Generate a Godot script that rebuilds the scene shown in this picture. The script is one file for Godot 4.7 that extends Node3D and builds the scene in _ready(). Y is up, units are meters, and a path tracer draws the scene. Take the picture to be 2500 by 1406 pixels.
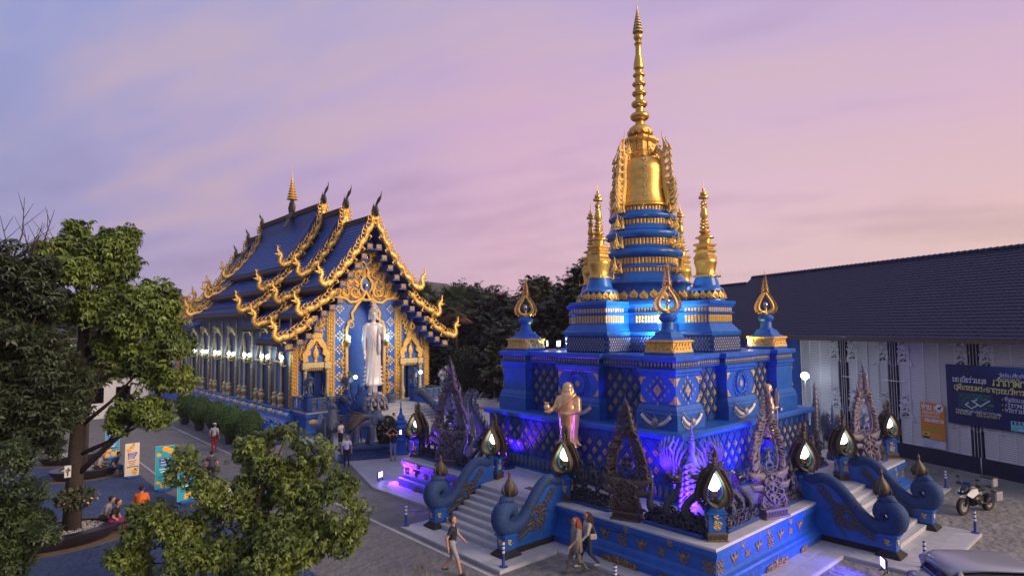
extends Node3D
# Dusk at a blue and gold temple: chedi on a terrace, hall behind it, road, plaza and trees. y up, metres.

class B:  # a mesh being built: triangles given counter-clockwise as seen from outside
	var v := PackedVector3Array()
	var g := PackedInt32Array()
	var c := PackedColorArray()
	var col := Color(1, 1, 1)
	var sg := -1
	var gc := 0
	func fresh() -> void:
		gc += 1
		sg = gc
	func flat() -> void:
		sg = -1
	func tri(a: Vector3, b: Vector3, d: Vector3) -> void:
		v.append(a); v.append(d); v.append(b)
		g.append(sg)
		c.append(col)
	func quad(a: Vector3, b: Vector3, d: Vector3, e: Vector3) -> void:
		tri(a, b, d)
		tri(a, d, e)
	func box(o: Vector3, s: Vector3, bs := Basis.IDENTITY) -> void:
		sg = -1
		var h := s * 0.5
		var p := []
		for k in 8:
			p.append(o + bs * Vector3(h.x if k & 1 else -h.x, h.y if k & 2 else -h.y, h.z if k & 4 else -h.z))
		for f in [[0, 2, 3, 1], [4, 5, 7, 6], [0, 4, 6, 2], [1, 3, 7, 5], [0, 1, 5, 4], [2, 6, 7, 3]]:
			quad(p[f[0]], p[f[1]], p[f[2]], p[f[3]])
	func bbox(o: Vector3, s: Vector3, ch := 0.02, bs := Basis.IDENTITY) -> void:  # box with chamfered upright and top edges
		var hx := s.x * 0.5
		var hz := s.z * 0.5
		var pl := PackedVector2Array([Vector2(hx - ch, -hz), Vector2(hx, -hz + ch), Vector2(hx, hz - ch), Vector2(hx - ch, hz), Vector2(-hx + ch, hz), Vector2(-hx, hz - ch), Vector2(-hx, -hz + ch), Vector2(-hx + ch, -hz)])
		tiers(pl, [Vector2(-ch, -s.y * 0.5), Vector2(0, -s.y * 0.5 + ch), Vector2(0, s.y * 0.5 - ch), Vector2(-ch, s.y * 0.5)], o, bs)
	func lathe(pr: Array, n: int, o := Vector3.ZERO, bs := Basis.IDENTITY) -> void:  # pr: Vector2(radius, y) from bottom to top
		fresh()
		for i in pr.size() - 1:
			if i > 0:
				var d0: Vector2 = pr[i] - pr[i - 1]
				var d1: Vector2 = pr[i + 1] - pr[i]
				if absf(d0.angle_to(d1)) > 0.75:
					fresh()
			for j in n:
				var a0 := TAU * j / n
				var a1 := TAU * (j + 1) / n
				var u0 := Vector3(cos(a0), 0, sin(a0))
				var u1 := Vector3(cos(a1), 0, sin(a1))
				var y0 := Vector3(0, pr[i].y, 0)
				var y1 := Vector3(0, pr[i + 1].y, 0)
				if pr[i + 1].x < 0.0005:
					tri(o + bs * (u1 * pr[i].x + y0), o + bs * (u0 * pr[i].x + y0), o + bs * y1)
				elif pr[i].x < 0.0005:
					tri(o + bs * y0, o + bs * (u0 * pr[i + 1].x + y1), o + bs * (u1 * pr[i + 1].x + y1))
				else:
					quad(o + bs * (u1 * pr[i].x + y0), o + bs * (u0 * pr[i].x + y0), o + bs * (u0 * pr[i + 1].x + y1), o + bs * (u1 * pr[i + 1].x + y1))
	func tiers(pl: PackedVector2Array, pr: Array, o := Vector3.ZERO, bs := Basis.IDENTITY, caps := true) -> void:  # plan polygon grown by pr[i].x at height pr[i].y
		sg = -1
		var n := pl.size()
		var mit := []
		for i in n:
			var e0: Vector2 = (pl[i] - pl[(i + n - 1) % n]).normalized()
			var e1: Vector2 = (pl[(i + 1) % n] - pl[i]).normalized()
			var n0 := Vector2(e0.y, -e0.x)
			var n1 := Vector2(e1.y, -e1.x)
			mit.append((n0 + n1) / (1.0 + n0.dot(n1)))
		var ring := func(k: int) -> Array:
			var r := []
			for i in n:
				var q: Vector2 = pl[i] + mit[i] * pr[k].x
				r.append(o + bs * Vector3(q.x, pr[k].y, q.y))
			return r
		var lo: Array = ring.call(0)
		var first := lo
		for k in range(1, pr.size()):
			var hi: Array = ring.call(k)
			for i in n:
				var j := (i + 1) % n
				quad(lo[j], lo[i], hi[i], hi[j])
			lo = hi
		if caps:
			var t := Geometry2D.triangulate_polygon(pl)
			for i in range(0, t.size(), 3):
				tri(lo[t[i]], lo[t[i + 2]], lo[t[i + 1]])
				tri(first[t[i]], first[t[i + 1]], first[t[i + 2]])
	func tube(ps: Array, rs: Array, n := 6, flatn := 1.0, side := Vector3.ZERO) -> void:  # swept along ps; flattened along side
		fresh()
		var m := ps.size()
		var rings := []
		var sd := side
		for i in m:
			var t: Vector3 = (ps[mini(i + 1, m - 1)] - ps[maxi(i - 1, 0)]).normalized()
			if side == Vector3.ZERO:
				if sd == Vector3.ZERO:
					sd = t.cross(Vector3.UP if absf(t.y) < 0.9 else Vector3.RIGHT)
				sd = (sd - t * sd.dot(t)).normalized()
			else:
				sd = (side - t * side.dot(t)).normalized()
			var nn := sd.cross(t)
			var r := []
			for j in n:
				var a := TAU * j / n
				r.append(ps[i] + nn * (cos(a) * rs[i]) + sd * (sin(a) * rs[i] * flatn))
			rings.append(r)
		for i in m - 1:
			for j in n:
				var k := (j + 1) % n
				quad(rings[i][k], rings[i][j], rings[i + 1][j], rings[i + 1][k])
		for e in [0, m - 1]:
			if rs[e] > 0.002:
				for j in range(1, n - 1):
					if e == 0:
						tri(rings[0][0], rings[0][j], rings[0][j + 1])
					else:
						tri(rings[e][0], rings[e][j + 1], rings[e][j])
	func loft(secs: Array, n: int, fold := 0.0, fn := 0, ph := 0.0) -> void:  # secs: [centre, rx, rz] upright ellipses
		fresh()
		var lo := []
		for s in secs:
			var r := []
			for j in n:
				var a := TAU * j / n
				var f: float = 1.0 + fold * (s[3] if s.size() > 3 else 1.0) * sin(a * fn + ph + s[0].y * 2.0)
				r.append(s[0] + Vector3(cos(a) * s[1] * f, 0, sin(a) * s[2] * f))
			if lo:
				for j in n:
					var k := (j + 1) % n
					quad(lo[k], lo[j], r[j], r[k])
			else:
				for j in range(1, n - 1):
					tri(r[0], r[j], r[j + 1])
			lo = r
		for j in range(1, n - 1):
			tri(lo[0], lo[j + 1], lo[j])
	func ball(o: Vector3, r: Vector3, n := 10, m := 6) -> void:
		var pr := []
		for i in m + 1:
			var a := PI * i / m - PI / 2
			pr.append(Vector2(maxf(cos(a), 0.0), sin(a)))
		lathe(pr, n, o, Basis.from_scale(r))
	func extr(pl: PackedVector2Array, d: float, xf := Transform3D.IDENTITY, bev := 0.0) -> void:  # polygon in xy, thickness d along z
		sg = -1
		if Geometry2D.is_polygon_clockwise(pl):
			pl = pl.duplicate()
			pl.reverse()
		var t := Geometry2D.triangulate_polygon(pl)
		var h := d * 0.5
		for i in range(0, t.size(), 3):
			var a: Vector2 = pl[t[i]]
			var b: Vector2 = pl[t[i + 1]]
			var e: Vector2 = pl[t[i + 2]]
			if (b - a).cross(e - a) < 0:
				var q := b
				b = e
				e = q
			tri(xf * Vector3(a.x, a.y, h), xf * Vector3(b.x, b.y, h), xf * Vector3(e.x, e.y, h))
			tri(xf * Vector3(a.x, a.y, -h), xf * Vector3(e.x, e.y, -h), xf * Vector3(b.x, b.y, -h))
		for i in pl.size():
			var a: Vector2 = pl[i]
			var b: Vector2 = pl[(i + 1) % pl.size()]
			quad(xf * Vector3(a.x, a.y, -h), xf * Vector3(b.x, b.y, -h), xf * Vector3(b.x, b.y, h), xf * Vector3(a.x, a.y, h))
	func add(o: B, xf := Transform3D.IDENTITY, tint := Color(-1, 0, 0)) -> void:
		var w: PackedVector3Array = xf * o.v
		if xf.basis.determinant() < 0.0:
			for i in range(0, w.size(), 3):
				var q := w[i]
				w[i] = w[i + 1]
				w[i + 1] = q
		v.append_array(w)
		var gg := o.g.duplicate()
		if o.gc > 0:
			for i in gg.size():
				if gg[i] >= 0:
					gg[i] += gc
			gc += o.gc
		g.append_array(gg)
		if tint.r >= 0:
			var cc := PackedColorArray()
			cc.resize(o.c.size())
			cc.fill(tint)
			c.append_array(cc)
		else:
			c.append_array(o.c)
	func mesh(m: Material) -> ArrayMesh:
		var st := SurfaceTool.new()
		st.begin(Mesh.PRIMITIVE_TRIANGLES)
		var i := 0
		for k in g.size():
			st.set_smooth_group(g[k])
			st.set_color(c[k])
			st.add_vertex(v[i]); st.add_vertex(v[i + 1]); st.add_vertex(v[i + 2])
			i += 3
		st.generate_normals()
		st.set_material(m)
		return st.commit()

const CX := 23.65
const CZ := -17.25
const TY := 1.35  # terrace level
var M := {}
var R := RandomNumberGenerator.new()
var counts := {}

func nm(s: String, par: Node) -> String:
	var key := str(par.get_instance_id()) + s
	var n: int = counts.get(key, 0)
	counts[key] = n + 1
	return s if n == 0 else "%s_%03d" % [s, n]

func put(called: String, mesh: Mesh, par: Node = self, xf := Transform3D.IDENTITY) -> MeshInstance3D:
	var o := MeshInstance3D.new()
	o.name = nm(called, par)
	o.mesh = mesh
	o.transform = xf
	par.add_child(o, true)
	return o

func obj(called: String, b: B, m: Material, par: Node = self, xf := Transform3D.IDENTITY) -> MeshInstance3D:
	return put(called, b.mesh(m), par, xf)

func tag(o: Node, label: String, category: String, group := "") -> Node:
	o.set_meta("label", label)
	o.set_meta("category", category)
	if group:
		o.set_meta("group", group)
	return o

func thing(called: String, label: String, category: String, at := Vector3.ZERO, turn := 0.0, group := "") -> Node3D:
	var o := Node3D.new()
	o.name = nm(called, self)
	add_child(o, true)
	o.position = at
	o.rotation.y = turn
	tag(o, label, category, group)
	return o

func dup(r: Node3D, at: Vector3, turn: float, label: String) -> Node3D:
	var o: Node3D = r.duplicate()
	var base := String(r.name)
	if base[-4] == "_" and base.right(3).is_valid_int():
		base = base.left(-4)
	o.name = nm(base, self)
	add_child(o, true)
	o.position = at
	o.rotation.y = turn
	o.set_meta("label", label)
	return o

func struct(o: Node) -> Node:
	o.set_meta("kind", "structure")
	return o

func stuff(o: Node) -> Node:
	o.set_meta("kind", "stuff")
	return o

func T(o: Vector3, turn := 0.0, s := 1.0) -> Transform3D:
	return Transform3D(Basis(Vector3.UP, turn).scaled(Vector3.ONE * s), o)

func T2(o: Vector3, roll: float, s: Vector3, turn := 0.0) -> Transform3D:  # scaled, rolled in its own xy plane, then turned about y
	return Transform3D(Basis(Vector3.UP, turn) * Basis(Vector3.BACK, roll) * Basis.from_scale(s), o)

func lin(r: float, g: float, b: float) -> Color:
	return Color(r, g, b).linear_to_srgb()

func noise_tex(c0: Color, c1: Color, freq: float, sd: int, kind := FastNoiseLite.TYPE_SIMPLEX_SMOOTH, cm := Color(-1, 0, 0)) -> NoiseTexture2D:
	var n := FastNoiseLite.new()
	n.seed = sd
	n.noise_type = kind
	n.frequency = freq
	n.fractal_octaves = 5
	var t := NoiseTexture2D.new()
	t.width = 256
	t.height = 256
	t.seamless = true
	t.noise = n
	var gr := Gradient.new()
	gr.set_color(0, c0)
	gr.set_color(1, c1)
	if cm.r >= 0:
		gr.add_point(0.5, cm)
	t.color_ramp = gr
	return t

var bump: NoiseTexture2D
var relief: NoiseTexture2D
func mat(key: String, c: Color, rough := 0.6, vary := 0.25, scale := 0.5, metal := 0.0, bumpy := 0.0, coarse := false) -> StandardMaterial3D:  # c is a linear base colour
	var m := StandardMaterial3D.new()
	m.roughness = rough
	m.metallic = metal
	if vary > 0.0:
		var lo := Color(c.r * (1 - vary), c.g * (1 - vary), c.b * (1 - vary)).linear_to_srgb()
		var hi := Color(c.r * (1 + vary), c.g * (1 + vary), c.b * (1 + vary)).linear_to_srgb()
		m.albedo_texture = noise_tex(lo, hi, 0.02, key.hash() % 1000)
		m.uv1_triplanar = true
		m.uv1_world_triplanar = true
		m.uv1_scale = Vector3.ONE * scale
	else:
		m.albedo_color = c.linear_to_srgb()
	if bumpy > 0.0:
		m.normal_enabled = true
		m.normal_texture = relief if coarse else bump
		m.normal_scale = bumpy
		m.uv1_triplanar = true
		m.uv1_world_triplanar = true
		m.uv1_scale = Vector3.ONE * scale
	m.resource_name = key
	M[key] = m
	return m

func vmat(key: String, rough := 0.7, metal := 0.0) -> StandardMaterial3D:  # takes the mesh's vertex colours (linear)
	var m := StandardMaterial3D.new()
	m.vertex_color_use_as_albedo = true
	m.roughness = rough
	m.metallic = metal
	M[key] = m
	return m

func glow(key: String, c: Color, e: float) -> StandardMaterial3D:
	var m := StandardMaterial3D.new()
	m.albedo_color = c
	m.emission_enabled = true
	m.emission = c
	m.emission_energy_multiplier = e
	M[key] = m
	return m

func omni(at: Vector3, c: Color, e: float, size := 0.08, par: Node = self) -> void:
	var l := OmniLight3D.new()
	l.name = nm("lamp_light", par)
	l.light_color = c
	l.light_energy = e
	l.light_size = size
	l.omni_range = 40
	l.omni_attenuation = 2.0
	l.shadow_enabled = true
	l.position = at
	par.add_child(l, true)

func spot(at: Vector3, to: Vector3, c: Color, e: float, ang := 35.0, size := 0.12, par: Node = self) -> void:
	var l := SpotLight3D.new()
	l.name = nm("flood_light", par)
	l.light_color = c
	l.light_energy = e
	l.spot_angle = ang
	l.spot_range = 60
	l.spot_attenuation = 2.0
	l.spot_angle_attenuation = 0.6
	l.light_size = size
	l.shadow_enabled = true
	par.add_child(l, true)
	l.look_at_from_position(at, to, Vector3.UP if absf((to - at).normalized().y) < 0.98 else Vector3.RIGHT)

# ---- shared carved shapes, about one unit high, lying in the xy plane ----
var FL := B.new()   # one flame tongue
var KN := B.new()   # flame cluster
var CURL := B.new() # scroll
var BUD := B.new()
func flame_pts(L: float, bend: float, n := 7) -> Array:
	var r := []
	for i in n + 1:
		var t := float(i) / n
		r.append(Vector3(bend * L * (0.22 * sin(t * 5.0) + 0.10 * t), L * t, 0))
	return r
func flame_r(w: float, n := 7) -> Array:
	var r := []
	for i in n + 1:
		var t := float(i) / n
		r.append(maxf(w * (0.55 + 0.9 * sin(PI * minf(1.0, t * 1.5)) * 0.6) * pow(1.0 - t, 0.8), 0.001))
	return r
func spiral(r0: float, turns: float, n: int, ph := 0.0, k := 0.85) -> Array:
	var r := []
	for i in n + 1:
		var t := float(i) / n
		var a := ph + t * turns * TAU
		r.append(Vector3(cos(a), sin(a), 0) * r0 * (1.0 - t * k))
	return r
func taper(w0: float, w1: float, n: int) -> Array:
	var r := []
	for i in n + 1:
		r.append(lerpf(w0, w1, float(i) / n))
	return r
func make_shapes() -> void:
	FL.tube(flame_pts(1.0, 1.0, 6), flame_r(0.13, 6), 4, 0.7, Vector3.BACK)
	KN.tube(flame_pts(1.0, 0.7), flame_r(0.15), 4, 0.7, Vector3.BACK)
	for k in 3:
		for s in [-1, 1]:
			var xf := T2(Vector3(s * 0.05, 0.04 + k * 0.2, 0), -s * (0.95 - k * 0.17), Vector3(s, 1, 0.8) * (0.52 - k * 0.09))
			KN.add(FL, xf)
	CURL.tube(spiral(0.45, 1.4, 14), taper(0.13, 0.03, 14), 4, 0.8, Vector3.BACK)
	BUD.lathe([Vector2(0.16, 0), Vector2(0.22, 0.06), Vector2(0.12, 0.12), Vector2(0.2, 0.2), Vector2(0.27, 0.32), Vector2(0.25, 0.46), Vector2(0.15, 0.6), Vector2(0.07, 0.68), Vector2(0.05, 0.8), Vector2(0.07, 0.85), Vector2(0.02, 0.93), Vector2(0.0, 1.0)], 10)
	for k in 8:
		var a := TAU * k / 8
		BUD.add(FL, Transform3D(Basis(Vector3.UP, -a) * Basis(Vector3.BACK, -0.25) * Basis.from_scale(Vector3(0.35, 0.42, 0.3)), Vector3(cos(a) * 0.2, 0.16, sin(a) * 0.2)))

func sq(h: float) -> PackedVector2Array:  # square plan, angle increasing from +x to +z
	return PackedVector2Array([Vector2(h, -h), Vector2(h, h), Vector2(-h, h), Vector2(-h, -h)])
func rect(x0: float, x1: float, z0: float, z1: float) -> PackedVector2Array:
	return PackedVector2Array([Vector2(x1, z0), Vector2(x1, z1), Vector2(x0, z1), Vector2(x0, z0)])
func arr2(a: Array) -> PackedVector2Array:
	var r := PackedVector2Array()
	for i in range(0, a.size(), 2):
		r.append(Vector2(a[i], a[i + 1]))
	return r
func prof(a: Array) -> Array:
	var r := []
	for i in range(0, a.size(), 2):
		r.append(Vector2(a[i], a[i + 1]))
	return r

# ---- figures: tapered capsules joined with a smooth minimum and meshed as surface nets ----
func body_mesh(bones: Array, cell: float, k: float, b: B) -> void:  # bones: [a, b, ra, rb, colour]
	var lo := Vector3(1e9, 1e9, 1e9)
	var hi := -lo
	for q in bones:
		var rr: float = maxf(q[2], q[3]) + cell * 2.0 + k
		for p in [q[0], q[1]]:
			lo = lo.min(p - Vector3.ONE * rr)
			hi = hi.max(p + Vector3.ONE * rr)
	var nx := int((hi.x - lo.x) / cell) + 2
	var ny := int((hi.y - lo.y) / cell) + 2
	var nz := int((hi.z - lo.z) / cell) + 2
	var f := PackedFloat32Array()
	f.resize(nx * ny * nz)
	f.fill(1.0)
	var best := PackedFloat32Array()
	best.resize(nx * ny * nz)
	best.fill(1.0)
	var ci := PackedInt32Array()
	ci.resize(nx * ny * nz)
	for bi in bones.size():
		var q: Array = bones[bi]
		var a: Vector3 = q[0]
		var ab: Vector3 = q[1] - a
		var l2 := maxf(ab.length_squared(), 1e-9)
		var ra: float = q[2]
		var dr: float = q[3] - ra
		var rr: float = maxf(q[2], q[3]) + k + cell * 1.5
		var mn := ((a.min(q[1]) - Vector3.ONE * rr - lo) / cell).floor()
		var mx := ((a.max(q[1]) + Vector3.ONE * rr - lo) / cell).ceil()
		for z in range(maxi(int(mn.z), 0), mini(int(mx.z), nz - 1) + 1):
			for y in range(maxi(int(mn.y), 0), mini(int(mx.y), ny - 1) + 1):
				var row := (z * ny + y) * nx
				for x in range(maxi(int(mn.x), 0), mini(int(mx.x), nx - 1) + 1):
					var p := lo + Vector3(x, y, z) * cell - a
					var t := clampf(p.dot(ab) / l2, 0.0, 1.0)
					var d := (p - ab * t).length() - ra - dr * t
					var i := row + x
					var e := f[i]
					var h := maxf(k - absf(d - e), 0.0) / k
					f[i] = minf(d, e) - h * h * k * 0.25
					if d < best[i]:
						best[i] = d
						ci[i] = bi
	var vid := PackedInt32Array()
	vid.resize(nx * ny * nz)
	vid.fill(-1)
	var vs := PackedVector3Array()
	var vc := PackedInt32Array()
	var sxy := nx * ny
	var offs := [0, 1, nx, nx + 1, sxy, sxy + 1, sxy + nx, sxy + nx + 1]
	var edges := [[0, 1], [2, 3], [4, 5], [6, 7], [0, 2], [1, 3], [4, 6], [5, 7], [0, 4], [1, 5], [2, 6], [3, 7]]
	for z in nz - 1:
		for y in ny - 1:
			var row := (z * ny + y) * nx
			for x in nx - 1:
				var i := row + x
				if f[i] > cell * 1.8:
					continue
				var inside := 0
				for o in offs:
					if f[i + o] < 0.0:
						inside += 1
				if inside == 0 or inside == 8:
					continue
				var s := Vector3.ZERO
				var n := 0
				for ed in edges:
					var f0 := f[i + offs[ed[0]]]
					var f1 := f[i + offs[ed[1]]]
					if (f0 < 0.0) != (f1 < 0.0):
						var t := f0 / (f0 - f1)
						var p0 := Vector3(ed[0] & 1, (ed[0] >> 1) & 1, ed[0] >> 2)
						var p1 := Vector3(ed[1] & 1, (ed[1] >> 1) & 1, ed[1] >> 2)
						s += p0.lerp(p1, t)
						n += 1
				vid[i] = vs.size()
				vs.append(lo + (Vector3(x, y, z) + s / n) * cell)
				vc.append(ci[i])
	b.fresh()
	var axes := [[1, nx, sxy], [nx, sxy, 1], [sxy, 1, nx]]
	for z in range(1, nz - 1):
		for y in range(1, ny - 1):
			var row := (z * ny + y) * nx
			for x in range(1, nx - 1):
				var i := row + x
				if f[i] > cell * 1.8:
					continue
				for ax in axes:
					var f0 := f[i]
					var f1 := f[i + ax[0]]
					if (f0 < 0.0) == (f1 < 0.0):
						continue
					var a := vid[i - ax[1] - ax[2]]
					var c2 := vid[i - ax[2]]
					var d := vid[i]
					var e := vid[i - ax[1]]
					if a < 0 or c2 < 0 or d < 0 or e < 0:
						continue
					b.col = bones[vc[d]][4]
					if f0 < 0.0:
						b.quad(vs[a], vs[c2], vs[d], vs[e])
					else:
						b.quad(vs[a], vs[e], vs[d], vs[c2])

const CAMH := 7.5
func environment() -> void:
	var cam := Camera3D.new()
	cam.name = "camera"
	cam.fov = 50.52
	cam.near = 0.1
	cam.far = 3000.0
	cam.transform = Transform3D(Basis(Vector3.UP, -0.7272798) * Basis(Vector3.RIGHT, 0.0636234) * Basis(Vector3.BACK, -0.00969), Vector3(0, CAMH, 0))
	add_child(cam)
	cam.current = true
	# dusk sky: rows are elevations, columns azimuths off the line of sight (degrees)
	var els := [-90.0, 0.0, 11.0, 20.0, 30.0, 55.0, 90.0]
	var azs := [-180.0, -90.0, -42.0, -20.0, 0.0, 20.0, 42.0, 90.0, 180.0]
	var hex := ["3a3a46 3a3a46 3a3a46 3a3a46 3a3a46 3a3a46 3a3a46 3a3a46 3a3a46",
		"8f90b4 9496ba 9a9abe b8a4be d9b4c0 e0c2be e6caae dcbcae 8f90b4",
		"8f92b8 9295bc 9597c0 b49fc4 d4afc6 d9b8c8 deb9c0 d2b0be 8f92b8",
		"9196c0 9298c4 939ac8 b0a2c9 cba8c8 caafcc ccaecb c2a8c8 9196c0",
		"9098c6 9099ca 909ace 9a9ece b2a4cc b8a6cd b6a3ca b0a2c8 9098c6",
		"97a3c4 949fc6 8f9ac6 9299c8 999cc8 9d9cc8 9e9cc8 9ea0c6 97a3c4",
		"9aa8c8 9aa8c8 9aa8c8 9aa8c8 9aa8c8 9aa8c8 9aa8c8 9aa8c8 9aa8c8"]
	var grid := []
	for s in hex:
		var row := []
		for q in s.split(" "):
			row.append(Color(q).srgb_to_linear())
		grid.append(row)
	var W := 1024
	var H := 512
	var im := Image.create_empty(W, H, false, Image.FORMAT_RGBF)
	var n1 := FastNoiseLite.new()
	n1.seed = 5
	n1.frequency = 1.0
	n1.fractal_octaves = 5
	for y in H:
		var el := 90.0 - 180.0 * (y + 0.5) / H
		var k := 0
		while k < els.size() - 2 and el > els[k + 1]:
			k += 1
		var fy := smoothstep(els[k], els[k + 1], el) if k == 0 else clampf((el - els[k]) / (els[k + 1] - els[k]), 0, 1)
		if k == 0:
			fy = smoothstep(-14.0, -1.0, el)
		for x in W:
			var az := fposmod(360.0 * (x + 0.5) / W - 41.67 + 180.0, 360.0) - 180.0
			var j := 0
			while j < azs.size() - 2 and az > azs[j + 1]:
				j += 1
			var fx: float = clampf((az - azs[j]) / (azs[j + 1] - azs[j]), 0, 1)
			var c: Color = grid[k][j].lerp(grid[k][j + 1], fx).lerp(grid[k + 1][j].lerp(grid[k + 1][j + 1], fx), fy)
			if el > -2.0:
				var er := deg_to_rad(el)
				var ar := deg_to_rad(az)
				var d := Vector3(cos(er) * sin(ar), sin(er), -cos(er) * cos(ar))
				var p := Vector3(d.x, 0, d.z) / (maxf(d.y, 0.0) + 0.16)  # a layer of thin high cloud, drawn out along one direction
				p = Vector3(p.x * 0.75 + p.z * 0.25, 0, p.z * 1.9 - p.x * 0.9)
				var v := n1.get_noise_3d(p.x * 0.55, 3.1, p.z * 0.55)
				var v2 := n1.get_noise_3d(p.x * 1.7 + 9.0, 7.7, p.z * 2.2)
				var a := clampf(v * 1.6 + v2 * 0.7, -0.8, 0.8) * smoothstep(-2.0, 7.0, el) * (1.0 - smoothstep(45.0, 80.0, el))
				var warm := Color(0.86, 0.62, 0.66) if az > -60.0 and az < 80.0 else Color(0.55, 0.5, 0.62)
				if a > 0.0:
					c = c.lerp(warm * (0.45 + 0.55 * c.get_luminance()) * 1.05, a * 0.62)
				else:
					c = c * (1.0 + a * 0.2)
					c.b *= 1.0 - a * 0.05
			im.set_pixel(x, y, Color(c.r, c.g, c.b) * 0.77)
	var psm := PanoramaSkyMaterial.new()
	psm.panorama = ImageTexture.create_from_image(im)
	var sky := Sky.new()
	sky.sky_material = psm
	var e := Environment.new()
	e.background_mode = Environment.BG_SKY
	e.sky = sky
	e.tonemap_mode = Environment.TONE_MAPPER_LINEAR
	e.tonemap_exposure = 1.4
	e.sdfgi_enabled = true
	e.ssao_enabled = true
	e.ssil_enabled = true
	e.fog_enabled = true
	e.fog_density = 0.00025
	e.fog_light_color = Color("b9a3b6")
	var we := WorldEnvironment.new()
	we.name = "world_environment"
	we.environment = e
	add_child(we)
	var sun := DirectionalLight3D.new()  # the last glow of the sun just set, low on the right and behind the camera's right shoulder
	sun.name = "afterglow"
	sun.light_color = Color(1.0, 0.89, 0.76)
	sun.light_energy = 1.0
	sun.light_angular_distance = 40.0
	sun.shadow_enabled = true
	add_child(sun)
	sun.look_at_from_position(Vector3(10, 10, 24), Vector3.ZERO)

func materials() -> void:
	bump = noise_tex(Color(0, 0, 0), Color(1, 1, 1), 0.06, 11)
	bump.as_normal_map = true
	bump.bump_strength = 6.0
	relief = noise_tex(Color(0, 0, 0), Color(1, 1, 1), 0.035, 12, FastNoiseLite.TYPE_CELLULAR)
	relief.as_normal_map = true
	relief.bump_strength = 14.0
	mat("asphalt", Color(0.155, 0.15, 0.155), 0.9, 0.22, 0.12, 0.0, 0.5)
	mat("road", Color(0.15, 0.147, 0.155), 0.88, 0.18, 0.2, 0.0, 0.4)
	mat("concrete", Color(0.20, 0.19, 0.185), 0.85, 0.22, 0.15, 0.0, 0.4)
	mat("line", Color(0.42, 0.42, 0.43), 0.8, 0.25, 0.8)
	mat("rubber", Color(0.035, 0.065, 0.15), 0.9, 0.25, 0.25, 0.0, 0.7)
	for k in 3:
		mat("marble%d" % k, Color(0.42, 0.42, 0.45) * (0.94 + 0.06 * k), 0.45, 0.12, 0.4 + 0.13 * k)
	mat("terrace", Color(0.50, 0.49, 0.52), 0.4, 0.12, 0.35)
	mat("blue", Color(0.012, 0.095, 0.40), 0.42, 0.22, 0.45, 0.0, 0.15)
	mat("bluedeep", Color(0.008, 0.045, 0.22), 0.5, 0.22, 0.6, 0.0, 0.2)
	mat("bluegloss", Color(0.012, 0.11, 0.43), 0.22, 0.18, 0.4)
	mat("bluerough", Color(0.012, 0.045, 0.15), 0.75, 0.25, 0.6, 0.0, 0.6)
	mat("blueroof", Color(0.016, 0.10, 0.36), 0.5, 0.3, 0.5)
	mat("navy", Color(0.008, 0.012, 0.05), 0.7, 0.3, 0.4)
	mat("gold", Color(0.72, 0.44, 0.11), 0.38, 0.3, 0.9, 0.55, 0.4)
	mat("goldcarve", Color(0.78, 0.47, 0.12), 0.5, 0.35, 1.2, 0.25, 0.8)
	mat("goldsmooth", Color(0.66, 0.40, 0.09), 0.3, 0.2, 0.5, 0.75, 0.1)
	mat("goldpale", Color(0.55, 0.42, 0.20), 0.5, 0.25, 0.9, 0.3, 0.5)
	mat("goldstatue", Color(0.80, 0.52, 0.22), 0.28, 0.15, 0.8, 0.6)
	mat("tilegold", Color(0.34, 0.28, 0.17), 0.5, 0.4, 1.6, 0.3, 0.9)
	mat("goldold", Color(0.32, 0.21, 0.08), 0.5, 0.4, 1.6, 0.35, 0.8)
	mat("bronze", Color(0.11, 0.085, 0.06), 0.5, 0.45, 1.6, 0.35, 0.8)
	mat("silverblue", Color(0.30, 0.29, 0.33), 0.45, 0.4, 1.5, 0.3, 0.7)
	mat("greyblue", Color(0.10, 0.13, 0.20), 0.5, 0.4, 1.2, 0.2, 0.6)
	mat("wingblue", Color(0.11, 0.15, 0.36), 0.45, 0.35, 1.2, 0.1, 0.6)
	mat("statuedark", Color(0.045, 0.048, 0.075), 0.5, 0.5, 1.8, 0.3, 0.9)
	mat("archstone", Color(0.10, 0.075, 0.07), 0.5, 0.45, 1.4, 0.25, 0.8)
	mat("purplestone", Color(0.14, 0.115, 0.17), 0.5, 0.4, 1.4, 0.15, 0.8)  # lilac floodlight tint put into the stone colour of the lit arches
	mat("eave", Color(0.10, 0.075, 0.06), 0.6, 0.35, 1.0)
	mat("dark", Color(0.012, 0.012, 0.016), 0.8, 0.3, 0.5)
	mat("black", Color(0.02, 0.02, 0.022), 0.5, 0.0)
	mat("white", Color(0.62, 0.62, 0.64), 0.6, 0.08, 0.3)
	mat("pearl", Color(0.66, 0.60, 0.60), 0.35, 0.08, 0.7, 0.15)
	mat("bark", Color(0.05, 0.038, 0.03), 0.95, 0.4, 1.5, 0.0, 1.5)
	mat("steel", Color(0.42, 0.42, 0.44), 0.35, 0.1, 1.0, 0.7)
	mat("carpaint", Color(0.40, 0.40, 0.44), 0.25, 0.0, 1.0, 0.45)
	mat("vanwhite", Color(0.55, 0.55, 0.58), 0.3, 0.05, 0.5)
	mat("rubberblack", Color(0.015, 0.015, 0.016), 0.8, 0.2, 2.0)
	mat("planter", Color(0.22, 0.215, 0.21), 0.9, 0.3, 1.2, 0.0, 0.7)
	mat("pebble", Color(0.34, 0.32, 0.29), 0.85, 0.4, 3.0)
	mat("seatblack", Color(0.018, 0.018, 0.024), 0.35, 0.2, 0.6)
	mat("kerbtan", Color(0.17, 0.12, 0.085), 0.9, 0.25, 0.8)
	mat("hill", Color(0.030, 0.045, 0.022), 0.95, 0.4, 0.03)
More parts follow.
